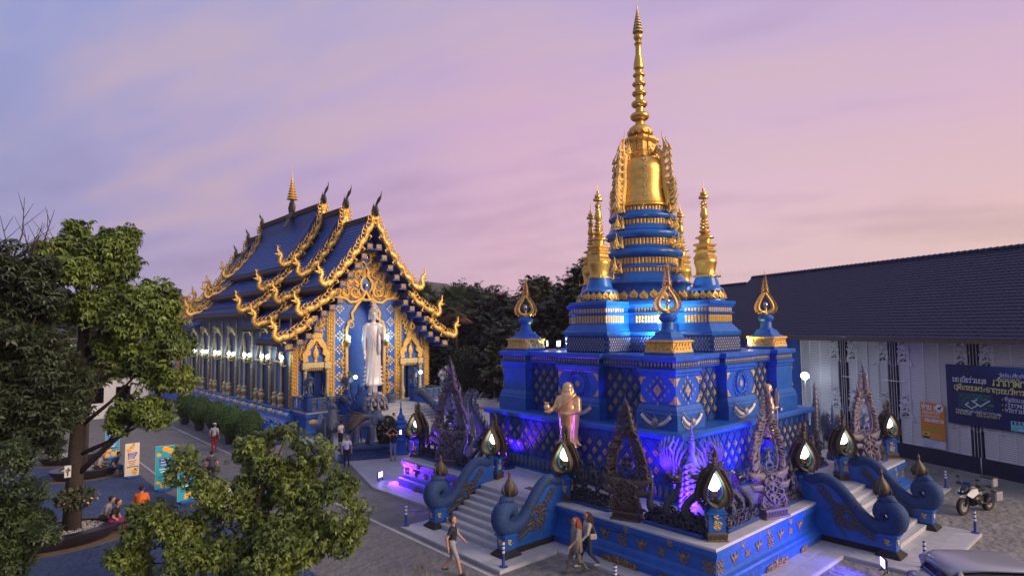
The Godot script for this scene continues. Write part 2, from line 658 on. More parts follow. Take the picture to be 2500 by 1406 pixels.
	mat("slat", Color(0.58, 0.57, 0.60), 0.55, 0.05, 0.6)
	mat("slatgap", Color(0.10, 0.095, 0.12), 0.8, 0.0)
	mat("roofdark", Color(0.022, 0.024, 0.062), 0.6, 0.3, 0.5)
	vmat("vcol", 0.7)
	var lf := vmat("leafface", 0.7)
	lf.backlight_enabled = true
	lf.backlight = Color(0.1, 0.16, 0.04)
	vmat("vgloss", 0.35)
	vmat("vmetal", 0.4, 0.4)
	glow("bulb", Color(1.0, 0.97, 0.88), 5.0)
	glow("bulbwhite", Color(0.86, 0.97, 1.0), 7.0)
	glow("ledviolet", Color(0.62, 0.5, 1.0), 9.0)
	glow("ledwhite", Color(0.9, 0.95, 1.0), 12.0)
	var gl := StandardMaterial3D.new()
	gl.albedo_color = Color(0.02, 0.025, 0.04, 1.0)
	gl.roughness = 0.06
	gl.metallic_specular = 0.8
	M["glass"] = gl
	var mir := StandardMaterial3D.new()
	mir.albedo_color = Color(0.75, 0.75, 0.8)
	mir.metallic = 1.0
	mir.roughness = 0.1
	M["mirror"] = mir

func sheet(called: String, pl: PackedVector2Array, y: float, m: Material, thick := 0.0) -> MeshInstance3D:
	var b := B.new()
	if thick > 0.0:
		b.tiers(pl, [Vector2(0, y - thick), Vector2(0, y)])
	else:
		var q := pl
		if Geometry2D.is_polygon_clockwise(q):
			q = q.duplicate()
			q.reverse()
		var t := Geometry2D.triangulate_polygon(q)
		for i in range(0, t.size(), 3):
			b.tri(Vector3(q[t[i]].x, y, q[t[i]].y), Vector3(q[t[i + 2]].x, y, q[t[i + 2]].y), Vector3(q[t[i + 1]].x, y, q[t[i + 1]].y))
	var o := obj(called, b, m)
	struct(o)
	return o

func pavers(par: Node3D, x0: float, x1: float, z0: float, z1: float, y: float, w: float, l: float, called := "paving_slab") -> void:
	var meshes := []
	for k in 3:
		var b := B.new()
		b.bbox(Vector3(0, 0, 0), Vector3(1, 0.02, 1), 0.006)
		meshes.append(b.mesh(M["marble%d" % k]))
	var nx := maxi(1, roundi((x1 - x0) / w))
	var nz := maxi(1, roundi((z1 - z0) / l))
	var sx := (x1 - x0) / nx
	var sz := (z1 - z0) / nz
	for i in nx:
		for j in nz:
			var xf := Transform3D(Basis.from_scale(Vector3(sx - 0.008, 1, sz - 0.008)), Vector3(x0 + (i + 0.5) * sx, y + R.randf_range(-0.002, 0.001), z0 + (j + 0.5) * sz))
			put(called, meshes[R.randi() % 3], par, xf)

func ground() -> void:
	sheet("ground", rect(-900, 1100, -1300, 700), 0.0, M.asphalt)
	sheet("road", rect(6.95, 13.3, -140, 30), 0.004, M.road)
	var ln := sheet("road_line", rect(12.0, 12.13, -120, 4), 0.008, M.line)
	sheet("plaza_line", rect(7.5, 7.6, -44, -34.5), 0.008, M.line)
	sheet("parking_lot", arr2([13.6, -8.6, 40, -8.6, 40, -25, 36.5, -34, 60, -60, 60, 20, 13.6, 20]), 0.006, M.concrete)
	sheet("plaza", arr2([-30, -43, 4.0, -43, 6.9, -37, 6.9, -33.4, 8.2, -24, 8.2, 20, -30, 20]), 0.012, M.rubber)
	# white marble pavement round the terrace, one step above the lot
	var pv := sheet("pavement", arr2([12.3, -14.5, 14.78, -14.5, 14.78, -7.95, 21.2, -7.95, 21.2, -5.46, 26.9, -5.46, 26.9, -7.8, 33.3, -7.8, 33.3, -26, 37, -40, 36, -46, 17, -46, 16.0, -36, 15.9, -31.4, 14.35, -26.0, 14.6, -20.2, 12.3, -20.2]), 0.1, M.marble0, 0.11)
	for q in [[12.32, 14.8, -20.18, -14.52, 0.62, 0.95], [14.8, 15.9, -14.5, -8.0, 0.55, 0.93], [14.8, 21.2, -9.2, -7.97, 0.92, 0.6], [21.22, 26.88, -9.0, -5.48, 0.95, 0.6], [26.9, 33.28, -9.2, -7.82, 0.92, 0.68], [14.75, 15.9, -26.0, -20.2, 0.55, 0.97], [16.0, 25.0, -33.0, -26.0, 0.9, 1.0]]:
		pavers(pv, q[0], q[1], q[2], q[3], 0.1, q[4], q[5])

func torus_prof(r: float, y: float, hr: float, hy: float, n := 6) -> Array:
	var o := []
	for i in n + 1:
		var a := -PI / 2 + PI * i / n
		o.append(Vector2(r + cos(a) * hr, y + sin(a) * hy))
	return o

func redent(hc: float, hr: float, hm: float, a: float, b: float) -> PackedVector2Array:
	var o := PackedVector2Array()
	for s in 4:
		var side := [Vector2(hc, -hc), Vector2(hc, -b), Vector2(hr, -b), Vector2(hr, -a), Vector2(hm, -a), Vector2(hm, a), Vector2(hr, a), Vector2(hr, b), Vector2(hc, b)]
		if is_equal_approx(hc, hr):
			side = [Vector2(hc, -hc), Vector2(hc, -a), Vector2(hm, -a), Vector2(hm, a), Vector2(hc, a)]
		for p in side:
			o.append(p.rotated(PI / 2 * s))
	return o

# faces of a square building: an xf whose xy plane is the face (x along it, z outwards); side 0 = -x, 1 = +z, 2 = +x, 3 = -z
func face_xf(side: int, dist: float, along: float, y: float) -> Transform3D:
	var yaw: float = [-PI / 2, 0.0, PI / 2, PI][side]
	var bs := Basis(Vector3.UP, yaw)
	return Transform3D(bs, bs * Vector3(along, 0, dist) + Vector3(0, y, 0))

var EMB := {}
func emblems() -> void:
	var h := B.new()  # horned mask
	h.add(KN, T2(Vector3(0, 0.12, 0), PI, Vector3(0.5, 0.42, 0.5)))
	for s in [-1, 1]:
		h.add(FL, T2(Vector3(s * 0.06, 0.05, 0), -s * 0.5, Vector3(s * 0.35, 0.42, 0.4)))
		h.add(FL, T2(Vector3(s * 0.02, 0.05, 0.01), -s * 0.15, Vector3(-s * 0.3, 0.28, 0.4)))
	h.ball(Vector3(0, 0.08, 0.02), Vector3(0.07, 0.09, 0.05), 8, 5)
	EMB["mask"] = h
	var q := B.new()  # square of four flowers
	for k in 4:
		var o := Vector3(0.1 if k & 1 else -0.1, 0.1 if k & 2 else -0.1, 0)
		for j in 4:
			q.add(FL, T2(o, PI / 4 + j * PI / 2, Vector3(0.4, 0.14, 0.3)))
	EMB["square"] = q
	var c := B.new()  # cross flower
	for j in 4:
		c.add(FL, T2(Vector3.ZERO, j * PI / 2, Vector3(0.45, 0.19, 0.35)))
		c.add(FL, T2(Vector3.ZERO, PI / 4 + j * PI / 2, Vector3(0.3, 0.11, 0.3)))
	c.ball(Vector3.ZERO, Vector3(0.04, 0.04, 0.03), 6, 4)
	EMB["cross"] = c
	var f := B.new()  # foot relief: a bank of flames
	for k in 9:
		var t := (k - 4) / 4.0
		f.add(KN, T2(Vector3(t * 0.62, 0, 0), -t * 0.9, Vector3(0.5 if k % 2 else -0.5, 0.36 - 0.2 * absf(t), 0.4)))
		f.add(CURL, T2(Vector3(t * 0.6, 0.06, 0.0), t, Vector3.ONE * 0.16))
	EMB["foot"] = f
	var w := B.new()  # trefoil drop
	for j in 3:
		w.add(FL, T2(Vector3.ZERO, PI - 0.8 + j * 0.8, Vector3(0.4, 0.16, 0.35)))
	w.ball(Vector3.ZERO, Vector3(0.05, 0.04, 0.04), 6, 4)
	EMB["drop"] = w
	var tri := B.new()  # corner leaf of a panel
	tri.extr(arr2([0, 0, 0.26, 0, 0.2, -0.07, 0.15, -0.09, 0.12, -0.15, 0.08, -0.18, 0.05, -0.26, 0, -0.3]), 0.03)
	for k in 3:
		tri.add(FL, T2(Vector3(0.02, -0.02, 0.02), -PI / 2 - 0.35 - k * 0.4, Vector3(0.25, 0.2, 0.2)))
	EMB["leaf"] = tri

func lattice(par: Node3D, xf: Transform3D, w: float, h: float, dw: float, dh: float, tile: Mesh, called: String, bar: Material, single := true, tr := 0.035) -> void:
	# a diamond lattice of raised bars over a panel, a carved tile in every diamond; origin at the panel's foot, x along it
	var b := B.new()
	b.box(Vector3(0, h / 2, -0.02), Vector3(w, h, 0.04))
	var sl := dh / dw
	for s in [-1.0, 1.0]:
		var n := int((w + h / sl) / dw) + 2
		for k in range(-n, n + 1):
			var x0 := k * dw * 1.0
			var p := Vector2(x0 - s * h / sl * 0.5, 0)
			var q := Vector2(x0 + s * h / sl * 0.5, h)
			var ta := 0.0
			var tb := 1.0
			for e in [[-w / 2, 1.0], [w / 2, -1.0]]:
				var da: float = (p.x - e[0]) * e[1]
				var db: float = (q.x - e[0]) * e[1]
				if da < 0 and db < 0:
					tb = -1.0
				elif da < 0:
					ta = maxf(ta, da / (da - db))
				elif db < 0:
					tb = minf(tb, da / (da - db))
			if tb - ta < 0.02:
				continue
			var a3 := Vector3(lerpf(p.x, q.x, ta), lerpf(p.y, q.y, ta), 0)
			var b3 := Vector3(lerpf(p.x, q.x, tb), lerpf(p.y, q.y, tb), 0)
			var d := b3 - a3
			b.box((a3 + b3) / 2 + Vector3(0, 0, 0.012 + 0.0015 * s), Vector3(d.length(), tr, 0.05), Basis(Vector3.BACK, atan2(d.y, d.x)))
	var panel := obj("lattice_panel", b, bar, par, xf)
	var many := B.new()
	var rows := int(h / (dh / 2))
	var ph := fposmod(h * 0.5 / dh * 2.0, 2.0)
	for r in range(1, rows * 1 + 1):
		var y := r * dh / 2.0 - fposmod(dh / 2 - fposmod(h / 2, dh / 2), dh / 2) + 0.0
		if y < dh * 0.42 or y > h - dh * 0.42:
			continue
		var rel := roundi((y - h / 2) / (dh / 2))
		var nn := int(w / dw / 2) + 1
		for k in range(-nn, nn + 1):
			# bars cross at x = k dw where y = h/2 + even steps; tiles sit half a step off
			var x := k * dw + (dw / 2 if rel % 2 == 0 else 0.0)
			if absf(x) > w / 2 - dw * 0.42:
				continue
			var o := Transform3D(Basis.IDENTITY, Vector3(x, y, 0.012))
			if single:
				put(called, tile, panel, o)
			else:
				many.add(TILEB, o)
	if not single and many.v.size():
		stuff(obj(called, many, M.silverblue, panel))

var TILEB := B.new()
func tile_shape(w: float, h: float, ornate: bool) -> B:
	var b := B.new()
	b.extr(arr2([0, h / 2, -w / 2, 0, 0, -h / 2, w / 2, 0]), 0.02)
	if ornate:
		for j in 4:
			b.add(FL, T2(Vector3(0, -0.0, 0.02), j * PI / 2, Vector3(0.3, (h if j % 2 == 0 else w) * 0.42, 0.35)))
			b.add(FL, T2(Vector3(0, 0, 0.015), PI / 4 + j * PI / 2, Vector3(0.25, w * 0.28, 0.3)))
	return b

func chedi() -> void:
	var c := thing("chedi", "tall blue tiered chedi with a gold bell and ringed gold spire on a square terrace", "pagoda", Vector3(CX, 0, CZ))
	# --- terrace
	var b := B.new()
	b.tiers(sq(8.1), prof([0.16, 0.1, 0.16, 0.28, 0.2, 0.29, 0.2, 0.38, 0.13, 0.43, 0.11, 0.5, 0.02, 0.55, -0.04, 0.62, -0.04, 0.98, 0.0, 1.01, 0.0, 1.08, 0.06, 1.12, 0.06, 1.27]))
	var ter := obj("terrace", b, M.blue, c)
	b = B.new()
	b.tiers(sq(8.12), prof([0, 1.272, 0.0, 1.33, -0.02, 1.35]))
	obj("terrace_floor", b, M.terrace, c)
	var em := {}
	for k in EMB:
		em[k] = (EMB[k] as B).mesh(M.goldpale if k == "leaf" else M.goldold)
	for side in 2:
		var seq := [[7.85, "square"], [7.05, "mask"], [6.3, "cross"], [5.6, "mask"], [4.85, "square"], [4.15, "mask"], [3.45, "cross"], [2.75, "mask"]]
		for s in [-1, 1]:
			for q in seq:
				put("carved_emblem", em[q[1]], ter, face_xf(side, 8.07, s * q[0], 0.8).scaled_local(Vector3(0.85, 0.82, 0.7)))
			for q in [6.7, 5.1, 3.6]:
				put("carved_emblem", em["drop"], ter, face_xf(side, 8.16, s * q, 1.2))
			put("foot_carving", em["foot"], ter, face_xf(side, 8.31, s * 4.9, 0.13))
			for q in [6.6, 3.0]:
				put("foot_carving", em["foot"], ter, face_xf(side, 8.31, s * q, 0.13).scaled_local(Vector3(0.35, 0.8, 0.7)))
	# --- lower body: battered lattice walls between a lotus border and a ledge
	b = B.new()
	b.tiers(sq(5.18), prof([0.22, 1.34, 0.22, 1.42, 0.12, 1.45, 0.12, 1.5, 0.0, 1.9, 0.0, 3.46, 0.12, 3.5, 0.2, 3.56, 0.2, 3.68, 0.12, 3.73, 0.1, 3.75, -1.0, 3.76]))
	obj("lower_body", b, M.blue, c)
	var tl := tile_shape(0.24, 0.29, true).mesh(M.tilegold)
	var pet := B.new()
	pet.lathe(prof([0.0, -0.22, 0.07, -0.2, 0.115, -0.08, 0.1, 0.06, 0.05, 0.17, 0, 0.24]), 8, Vector3.ZERO, Basis.from_scale(Vector3(1, 1, 0.6)))
	var petm := pet.mesh(M.greyblue)
	for side in 2:
		lattice(c, face_xf(side, 5.2, 0, 1.92), 10.1, 1.52, 0.52, 0.6, tl, "lattice_tile", M.bluedeep)
		for k in 38:
			put("lotus_petal", petm, c, face_xf(side, 5.33, -4.95 + k * 0.267, 1.68))
	# --- piers: corner and sun piers with latticed recesses between
	b = B.new()
	b.tiers(sq(4.25), prof([0, 3.7, 0, 5.9]))
	obj("pier_wall", b, M.blue, c)
	var sun := B.new()
	sun.tube(spiral(0.36, 1.0, 24, 0.0, 0.0), taper(0.045, 0.045, 24), 6, 1.0, Vector3.BACK)
	for k in 18:
		sun.add(FL, T2(Vector3(0, 0.45, 0).rotated(Vector3.BACK, k * TAU / 18), k * TAU / 18, Vector3(0.4, 0.27, 0.4)))
	var sunm := sun.mesh(M.blue)
	var star := B.new()
	for k in 8:
		star.add(FL, T2(Vector3.ZERO, k * TAU / 8, Vector3(0.4, 0.13, 0.3)))
	star.ball(Vector3.ZERO, Vector3(0.05, 0.05, 0.03), 6, 4)
	var starm := star.mesh(M.goldpale)
	var boat := B.new()
	var bp := []
	for k in 17:
		var t := (k - 8) / 8.0
		bp.append(Vector3(t * 0.62, -0.2 + 0.34 * pow(absf(t), 2.2), 0.02))
	boat.tube(bp, taper(0.075, 0.075, 16), 6, 0.6, Vector3.BACK)
	var boatm := boat.mesh(M.white)
	var bo := B.new()
	for k in 15:
		var t := (k - 7) / 7.0
		bo.add(FL, T2(Vector3(t * 0.6, -0.28 + 0.34 * pow(absf(t), 2.2), 0.0), PI - t * 0.8, Vector3(0.5, 0.1, 0.4)))
		bo.add(FL, T2(Vector3(t * 0.58, -0.08 + 0.3 * pow(absf(t), 2.2), 0.03), -t * 0.7, Vector3(0.3, 0.12, 0.3)))
	bo.add(KN, T2(Vector3(0, -0.22, 0.05), 0, Vector3(0.45, 0.42, 0.6)))
	bo.ball(Vector3(0, -0.08, 0.05), Vector3(0.13, 0.14, 0.07), 8, 5)
	var bom := bo.mesh(M.silverblue)
	var ptile := tile_shape(0.23, 0.3, true).mesh(M.tilegold)
	var dia := tile_shape(0.36, 0.46, true).mesh(M.goldpale)
	var sml := tile_shape(0.12, 0.15, false).mesh(M.silverblue)
	var rim := B.new()
	for k in 4:
		var d := Vector3(0.28, 0.36, 0)
		rim.tube([Vector3(d.x * [1, 0, -1, 0][k], d.y * [0, 1, 0, -1][k], 0), Vector3(d.x * [0, -1, 0, 1][k], d.y * [1, 0, -1, 0][k], 0)], [0.018, 0.018], 4)
	var rimm := rim.mesh(M.bluegloss)
	var pier_prof := prof([0.14, 3.74, 0.14, 4.3, 0.11, 4.36, 0.1, 4.45, 0.03, 4.6, 0.0, 4.62, 0.0, 5.62, 0.04, 5.68, 0.04, 5.74, 0.1, 5.8, 0.1, 5.9])
	for side in 4:
		b = B.new()
		b.tiers(rect(-1.1, 1.1, -0.4, 0.05), pier_prof)
		var sp := obj("sun_pier", b, M.blue, c, face_xf(side, 4.62, 0, 0))
		b = B.new()
		b.tiers(rect(-0.76, 0.76, -0.76, 0.76), pier_prof)
		var q := Basis(Vector3.UP, [0.0, PI / 2, PI, -PI / 2][side])
		var cp := obj("corner_pier", b, M.blue, c, Transform3D(q, q * Vector3(-3.94, 0, 3.94)))  # side 0: the near corner
		if side < 2:
			put("sun_ring", sunm, sp, Transform3D(Basis.IDENTITY, Vector3(0, 5.12, 0.08)))
			put("sun_star", starm, sp, Transform3D(Basis.IDENTITY, Vector3(0, 5.12, 0.08)))
			for s in [-1, 1]:
				for v in [[5.6, 1], [4.66, -1]]:
					put("corner_leaf", em["leaf"], sp, Transform3D(Basis.from_scale(Vector3(-s, v[1], 1)), Vector3(s * 1.09, v[0], 0.07)))
			put("crescent", boatm, sp, Transform3D(Basis.from_scale(Vector3(1.3, 1, 1)), Vector3(0, 4.1, 0.2)))
			put("crescent_carving", bom, sp, Transform3D(Basis.from_scale(Vector3(1.3, 1, 1)), Vector3(0, 4.1, 0.21)))
			for s in [-1, 1]:
				lattice(c, face_xf(side, 4.28, s * 2.14, 3.78), 2.0, 2.1, 0.5, 0.62, ptile, "panel_tile", M.bluedeep)
		for f in 2:  # the two outer faces of this corner pier, in its own axes: -x and +z
			var fx := face_xf(f, 0.76, 0, 0)
			if (side == 0) or (side == 1 and f == 1) or (side == 3 and f == 0):
				put("diamond_tile", dia, cp, fx * Transform3D(Basis.IDENTITY, Vector3(0, 5.13, 0.02)))
				put("diamond_rim", rimm, cp, fx * Transform3D(Basis.IDENTITY, Vector3(0, 5.13, 0.02)))
				for k in 12:
					var s4 := k / 3
					var t := (k % 3) / 3.0
					var e0 := Vector2(0.48, 0).rotated(s4 * PI / 2)
					var e1 := Vector2(0.48, 0).rotated((s4 + 1) * PI / 2)
					var pp := e0.lerp(e1, t)
					put("small_diamond", sml, cp, fx * Transform3D(Basis.IDENTITY, Vector3(pp.x, 5.13 + pp.y * 1.0, 0.012)))
				for s in [-1, 1]:
					for v in [[5.6, 1], [4.66, -1]]:
						put("corner_leaf", em["leaf"], cp, fx * Transform3D(Basis.from_scale(Vector3(-s, v[1], 1)), Vector3(s * 0.75, v[0], 0.018)))
				put("crescent", boatm, cp, fx * Transform3D(Basis.IDENTITY, Vector3(0, 4.1, 0.15)))
				put("crescent_carving", bom, cp, fx * Transform3D(Basis.IDENTITY, Vector3(0, 4.1, 0.16)))
	# --- cornice with a row of balusters
	var plan := redent(4.72, 4.42, 4.66, 1.15, 3.16)
	b = B.new()
	b.tiers(plan, prof([0.02, 5.88, 0.05, 5.95, -0.06, 5.97, -0.06, 6.16, 0.1, 6.18, 0.13, 6.23, 0.13, 6.36, 0.1, 6.385]))
	obj("cornice", b, M.blue, c)
	var bal := B.new()
	bal.lathe(prof([0.05, 0, 0.05, 0.02, 0.025, 0.03, 0.055, 0.09, 0.05, 0.12, 0.03, 0.15, 0.05, 0.17, 0.05, 0.19]), 6)
	var balm := bal.mesh(M.silverblue)
	for i in plan.size():
		var p: Vector2 = plan[i]
		var q: Vector2 = plan[(i + 1) % plan.size()]
		var mid := (p + q) / 2
		var nrm := Vector2((q - p).y, -(q - p).x).normalized()
		if not (nrm.x < -0.5 and mid.x < -3) and not (nrm.y > 0.5 and mid.y > 3):
			continue
		var n := maxi(1, int(p.distance_to(q) / 0.142))
		for k in n:
			var o := p.lerp(q, (k + 0.5) / n) + nrm * -0.01
			put("baluster", balm, c, Transform3D(Basis.IDENTITY, Vector3(o.x, 5.97, o.y)))
	# --- corner pedestals with gold boxes and flame lanterns
	var gp := B.new()
	gp.extr(arr2([0, 0.22, -0.06, 0.12, -0.11, 0.04, -0.1, 0, 0.1, 0, 0.11, 0.04, 0.06, 0.12]), 0.05)
	var gb := B.new()
	gb.tiers(sq(0.6), prof([0.05, 6.5, 0.05, 6.53, 0.0, 6.55, 0.0, 6.85, 0.06, 6.88, 0.06, 6.94, 0.0, 6.95]))
	for side in 4:
		for k in 6:
			gb.add(gp, face_xf(side, 0.62, -0.5 + k * 0.2, 6.53))
		for k in 5:
			gb.add(gp, face_xf(side, 0.63, -0.4 + k * 0.2, 6.66).scaled_local(Vector3(0.8, 0.8, 0.8)))
	var gbm := gb.mesh(M.goldcarve)
	var lan := B.new()
	teardrop(lan, 0.36, 0.95, 0.09, 0.16)
	for k in 11:
		for s in [-1, 1]:
			var tp := tear_pt(0.42, 0.95, 0.06 + 0.082 * k)
			lan.add(FL, T2(Vector3(s * tp.x, tp.y, 0), -s * (1.0 - k * 0.06), Vector3(s * 0.5, 0.2 - k * 0.006, 0.8)))
	for k in 4:
		lan.add(KN, T2(Vector3(0, 0.9 + k * 0.17, 0), 0, Vector3(0.5 - k * 0.07, 0.5 - k * 0.05, 0.9)))
	lan.add(FL, T2(Vector3(0, 1.45, 0), 0, Vector3(0.25, 0.62, 0.9)))
	lan.lathe(prof([0.1, -0.04, 0.06, 0.04, 0.05, 0.25, 0.08, 0.28, 0.0, 0.3]), 8)
	var lanm := lan.mesh(M.gold)
	var glb := B.new()
	glb.ball(Vector3(0, 0.38, 0), Vector3(0.1, 0.13, 0.1), 10, 8)
	var glm := glb.mesh(M.mirror)
	for s in [[-1, 1], [-1, -1], [1, 1], [1, -1]]:
		b = B.new()
		b.tiers(sq(0.62), prof([0.03, 6.38, 0.03, 6.49, 0.0, 6.5]))
		b.tiers(sq(0.52), prof([0.06, 6.94, 0.0, 7.0, -0.1, 7.05, -0.17, 7.18, -0.18, 7.24, -0.2, 7.26]))
		b.lathe(prof([0.36, 7.2, 0.34, 7.28, 0.26, 7.34, 0.23, 7.62, 0.29, 7.68, 0.34, 7.74, 0.34, 7.82, 0.28, 7.88, 0.28, 7.93, 0.2, 7.97, 0.0, 7.98]), 12)
		var ped := obj("corner_pedestal", b, M.blue, c, T(Vector3(s[0] * 3.94, 0, s[1] * 3.94)))
		put("gold_box", gbm, ped)
		put("flame_lantern", lanm, ped, T(Vector3(0, 8.02, 0), atan2(-1.0, 1.0)))
		put("glass_ball", glm, ped, T(Vector3(0, 8.02, 0)))
	# --- cross-shaped upper tiers
	var cross := redent(2.6, 2.6, 4.1, 1.13, 1.2)
	b = B.new()
	b.tiers(cross, prof([0, 6.36, 0.0, 7.08, -0.02, 7.09]))
	obj("lattice_band", b, M.bluedeep, c)
	TILEB = tile_shape(0.1, 0.16, false)
	for i in cross.size():
		var p: Vector2 = cross[i]
		var q: Vector2 = cross[(i + 1) % cross.size()]
		var nrm := Vector2((q - p).y, -(q - p).x).normalized()
		if nrm.x < -0.5 or nrm.y > 0.5:
			var m2 := (p + q) / 2
			lattice(c, Transform3D(Basis(Vector3.UP, atan2(nrm.x, nrm.y)), Vector3(m2.x, 6.4, m2.y) + Vector3(nrm.x, 0, nrm.y) * 0.03), p.distance_to(q) - 0.02, 0.66, 0.145, 0.22, null, "band_tile", M.bluedeep, false, 0.022)
	b = B.new()
	b.tiers(cross, prof([0.04, 7.09, 0.05, 7.24, 0.0, 7.27, -0.03, 7.3, -0.06, 7.36, -0.15, 7.48, -0.22, 7.58, -0.22, 7.98, -0.13, 8.0, -0.13, 8.05, -0.2, 8.06, -0.2, 8.24, -0.16, 8.27, -0.12, 8.36, -0.08, 8.4, -0.08, 8.52, -0.2, 8.53]))
	obj("stepped_tier", b, M.bluegloss, c)
	var tab := B.new()
	tab.bbox(Vector3.ZERO, Vector3(0.1, 1, 0.05), 0.02)
	tab.ball(Vector3(0, 0.2, 0.02), Vector3(0.035, 0.14, 0.025), 6, 4)
	tab.ball(Vector3(0, -0.2, 0.02), Vector3(0.035, 0.14, 0.025), 6, 4)
	var tabm := tab.mesh(M.gold)
	for i in cross.size():
		var p: Vector2 = cross[i]
		var q: Vector2 = cross[(i + 1) % cross.size()]
		var nrm := Vector2((q - p).y, -(q - p).x).normalized()
		if not (nrm.x < -0.5 or nrm.y > 0.5):
			continue
		var len := p.distance_to(q) - (0.44 if p.length() > 4 and q.length() > 4 else 0.25)
		var n := int(len / 0.145)
		for k in n:
			var t := (k + 0.5) / n
			var o := p.lerp(q, 0.5) + (q - p).normalized() * (t - 0.5) * len - nrm * 0.21
			for v in [[7.78, 0.31], [8.15, 0.17]]:
				put("gold_tablet", tabm, c, Transform3D(Basis(Vector3.UP, atan2(nrm.x, nrm.y)).scaled_local(Vector3(1, v[1], 1)), Vector3(o.x, v[0], o.y)))
	# --- round tiers
	b = B.new()
	b.lathe(prof([2.3, 8.5, 2.25, 8.62, 2.12, 8.64, 2.0, 9.0, 1.9, 9.06, 1.92, 9.16, 1.98, 9.26, 2.1, 9.33, 2.17, 9.4, 2.16, 9.46, 2.02, 9.5, 1.92, 9.6, 1.82, 9.75, 1.7, 9.9, 1.63, 9.9, 1.63, 10.1, 1.7, 10.11, 1.68, 10.2, 1.62, 10.26, 1.55, 10.27, 1.55, 10.56, 1.62, 10.57]) + torus_prof(1.64, 10.8, 0.22, 0.2, 8) + prof([1.66, 11.02, 1.55, 11.14, 1.47, 11.15, 1.47, 11.46, 1.55, 11.47]) + torus_prof(1.56, 11.66, 0.2, 0.17, 8) + prof([1.58, 11.86, 1.5, 12.0, 1.44, 12.1, 1.36, 12.1, 1.36, 12.34, 1.42, 12.35]) + torus_prof(1.42, 12.5, 0.16, 0.13, 8) + prof([1.44, 12.64, 1.4, 12.74, 1.3, 12.75, 1.3, 12.93, 1.34, 12.94]), 48)
	var rt := obj("round_tiers", b, M.bluegloss, c)
	for q in [[1.65, 10.0, 0.18, 62], [1.57, 10.42, 0.28, 62], [1.49, 11.3, 0.29, 58], [1.38, 12.22, 0.22, 54], [1.32, 12.84, 0.17, 50]]:
		for k in q[3]:
			var a: float = TAU * k / q[3]
			if cos(a - 2.45) > -0.25:  # the half that faces the road
				put("ring_tablet", tabm, rt, Transform3D(Basis(Vector3.UP, PI / 2 - a).scaled_local(Vector3(1.25, q[2], 1)), Vector3(cos(a) * q[0], q[1], sin(a) * q[0])))
	var lp := B.new()
	lp.extr(arr2([0, 0.26, -0.05, 0.18, -0.15, 0.1, -0.2, 0, -0.15, -0.1, 0, -0.16, 0.15, -0.1, 0.2, 0, 0.15, 0.1, 0.05, 0.18]), 0.06)
	for j in 5:
		lp.add(FL, T2(Vector3(0, -0.1, 0.04), (j - 2) * 0.5, Vector3(0.4, 0.24, 0.3)))
	var lpm := lp.mesh(M.gold)
	for k in 30:
		var a := TAU * k / 30
		var rr := 2.12 if k % 2 == 0 else 2.06
		put("lotus_petal_gold", lpm, rt, Transform3D(Basis(Vector3.UP, PI / 2 - a) * Basis(Vector3.RIGHT, -0.25), Vector3(cos(a) * rr, 8.8 + 0.05 * (k % 2), sin(a) * rr)))
	# --- bell, neck and ringed spire
	b = B.new()
	b.lathe(torus_prof(1.36, 13.02, 0.07, 0.08) + prof([1.38, 13.12, 1.34, 13.22, 1.28, 13.4, 1.22, 13.75, 1.2, 14.2, 1.22, 14.6, 1.22, 14.8, 1.15, 15.05, 0.98, 15.25, 0.75, 15.36, 0.5, 15.4]), 40)
	var bell := obj("bell", b, M.goldsmooth, c)
	b = B.new()
	b.tiers(redent(0.5, 0.5, 0.56, 0.14, 0.2), prof([0.12, 15.36, 0.12, 15.6, 0.05, 15.68, 0.0, 15.72, 0.0, 16.12, 0.08, 16.18, 0.14, 16.26, 0.14, 16.36, 0.02, 16.4]))
	b.lathe(prof([0.5, 16.38, 0.4, 16.5, 0.38, 16.62, 0.56, 16.6, 0.58, 16.74, 0.5, 16.9, 0.36, 17.0, 0.24, 17.06]), 20)
	for k in 12:
		var a := TAU * k / 12
		b.add(gp, Transform3D(Basis(Vector3.UP, PI / 2 - a).scaled_local(Vector3(1.3, -0.9, 1)), Vector3(cos(a) * 0.57, 16.72, sin(a) * 0.57)))
	obj("bell_neck", b, M.gold, c)
	b = B.new()
	var pr := prof([0.24, 17.04, 0.2, 17.24])
	for q in [[17.47, 0.27, 0.2], [18.08, 0.2, 0.16], [18.6, 0.16, 0.12], [19.06, 0.14, 0.1], [19.5, 0.1, 0.08]]:
		pr += torus_prof(0.19, q[0], q[1], q[2], 8)
	pr += prof([0.16, 19.64, 0.2, 19.78, 0.25, 19.84, 0.24, 20.0, 0.19, 20.3, 0.17, 20.42, 0.14, 20.44, 0.13, 20.9, 0.17, 21.0, 0.2, 21.05, 0.14, 21.1, 0.12, 21.2, 0.2, 21.3, 0.22, 21.4, 0.18, 21.52, 0.06, 21.6, 0.03, 21.7, 0.03, 22.8, 0.012, 23.0, 0.01, 23.45, 0, 23.5])
	b.lathe(pr, 18)
	var spire := obj("spire", b, M.goldsmooth, c)
	b = B.new()
	for k in 8:
		var rr := 0.25 - k * 0.028
		var y := 21.62 + k * 0.165 - k * k * 0.003
		b.lathe(prof([rr, y, rr * 1.02, y + 0.07, rr * 0.6, y + 0.13, 0.03, y + 0.14]), 10)
		for j in 6:
			b.ball(Vector3(cos(j * TAU / 6) * rr, y - 0.04, sin(j * TAU / 6) * rr), Vector3(0.012, 0.03, 0.012), 4, 3)
	obj("umbrella_stack", b, M.goldpale, spire)
	# flame wings up the bell, flames on the rings: on the four sides
	b = B.new()
	for k in 6:
		b.add(KN, T2(Vector3(1.4 + 0.03 * k, 12.9 + k * 0.2, 0), -1.05 + k * 0.12, Vector3(1.0, 0.85 - 0.05 * k, 1.4)))
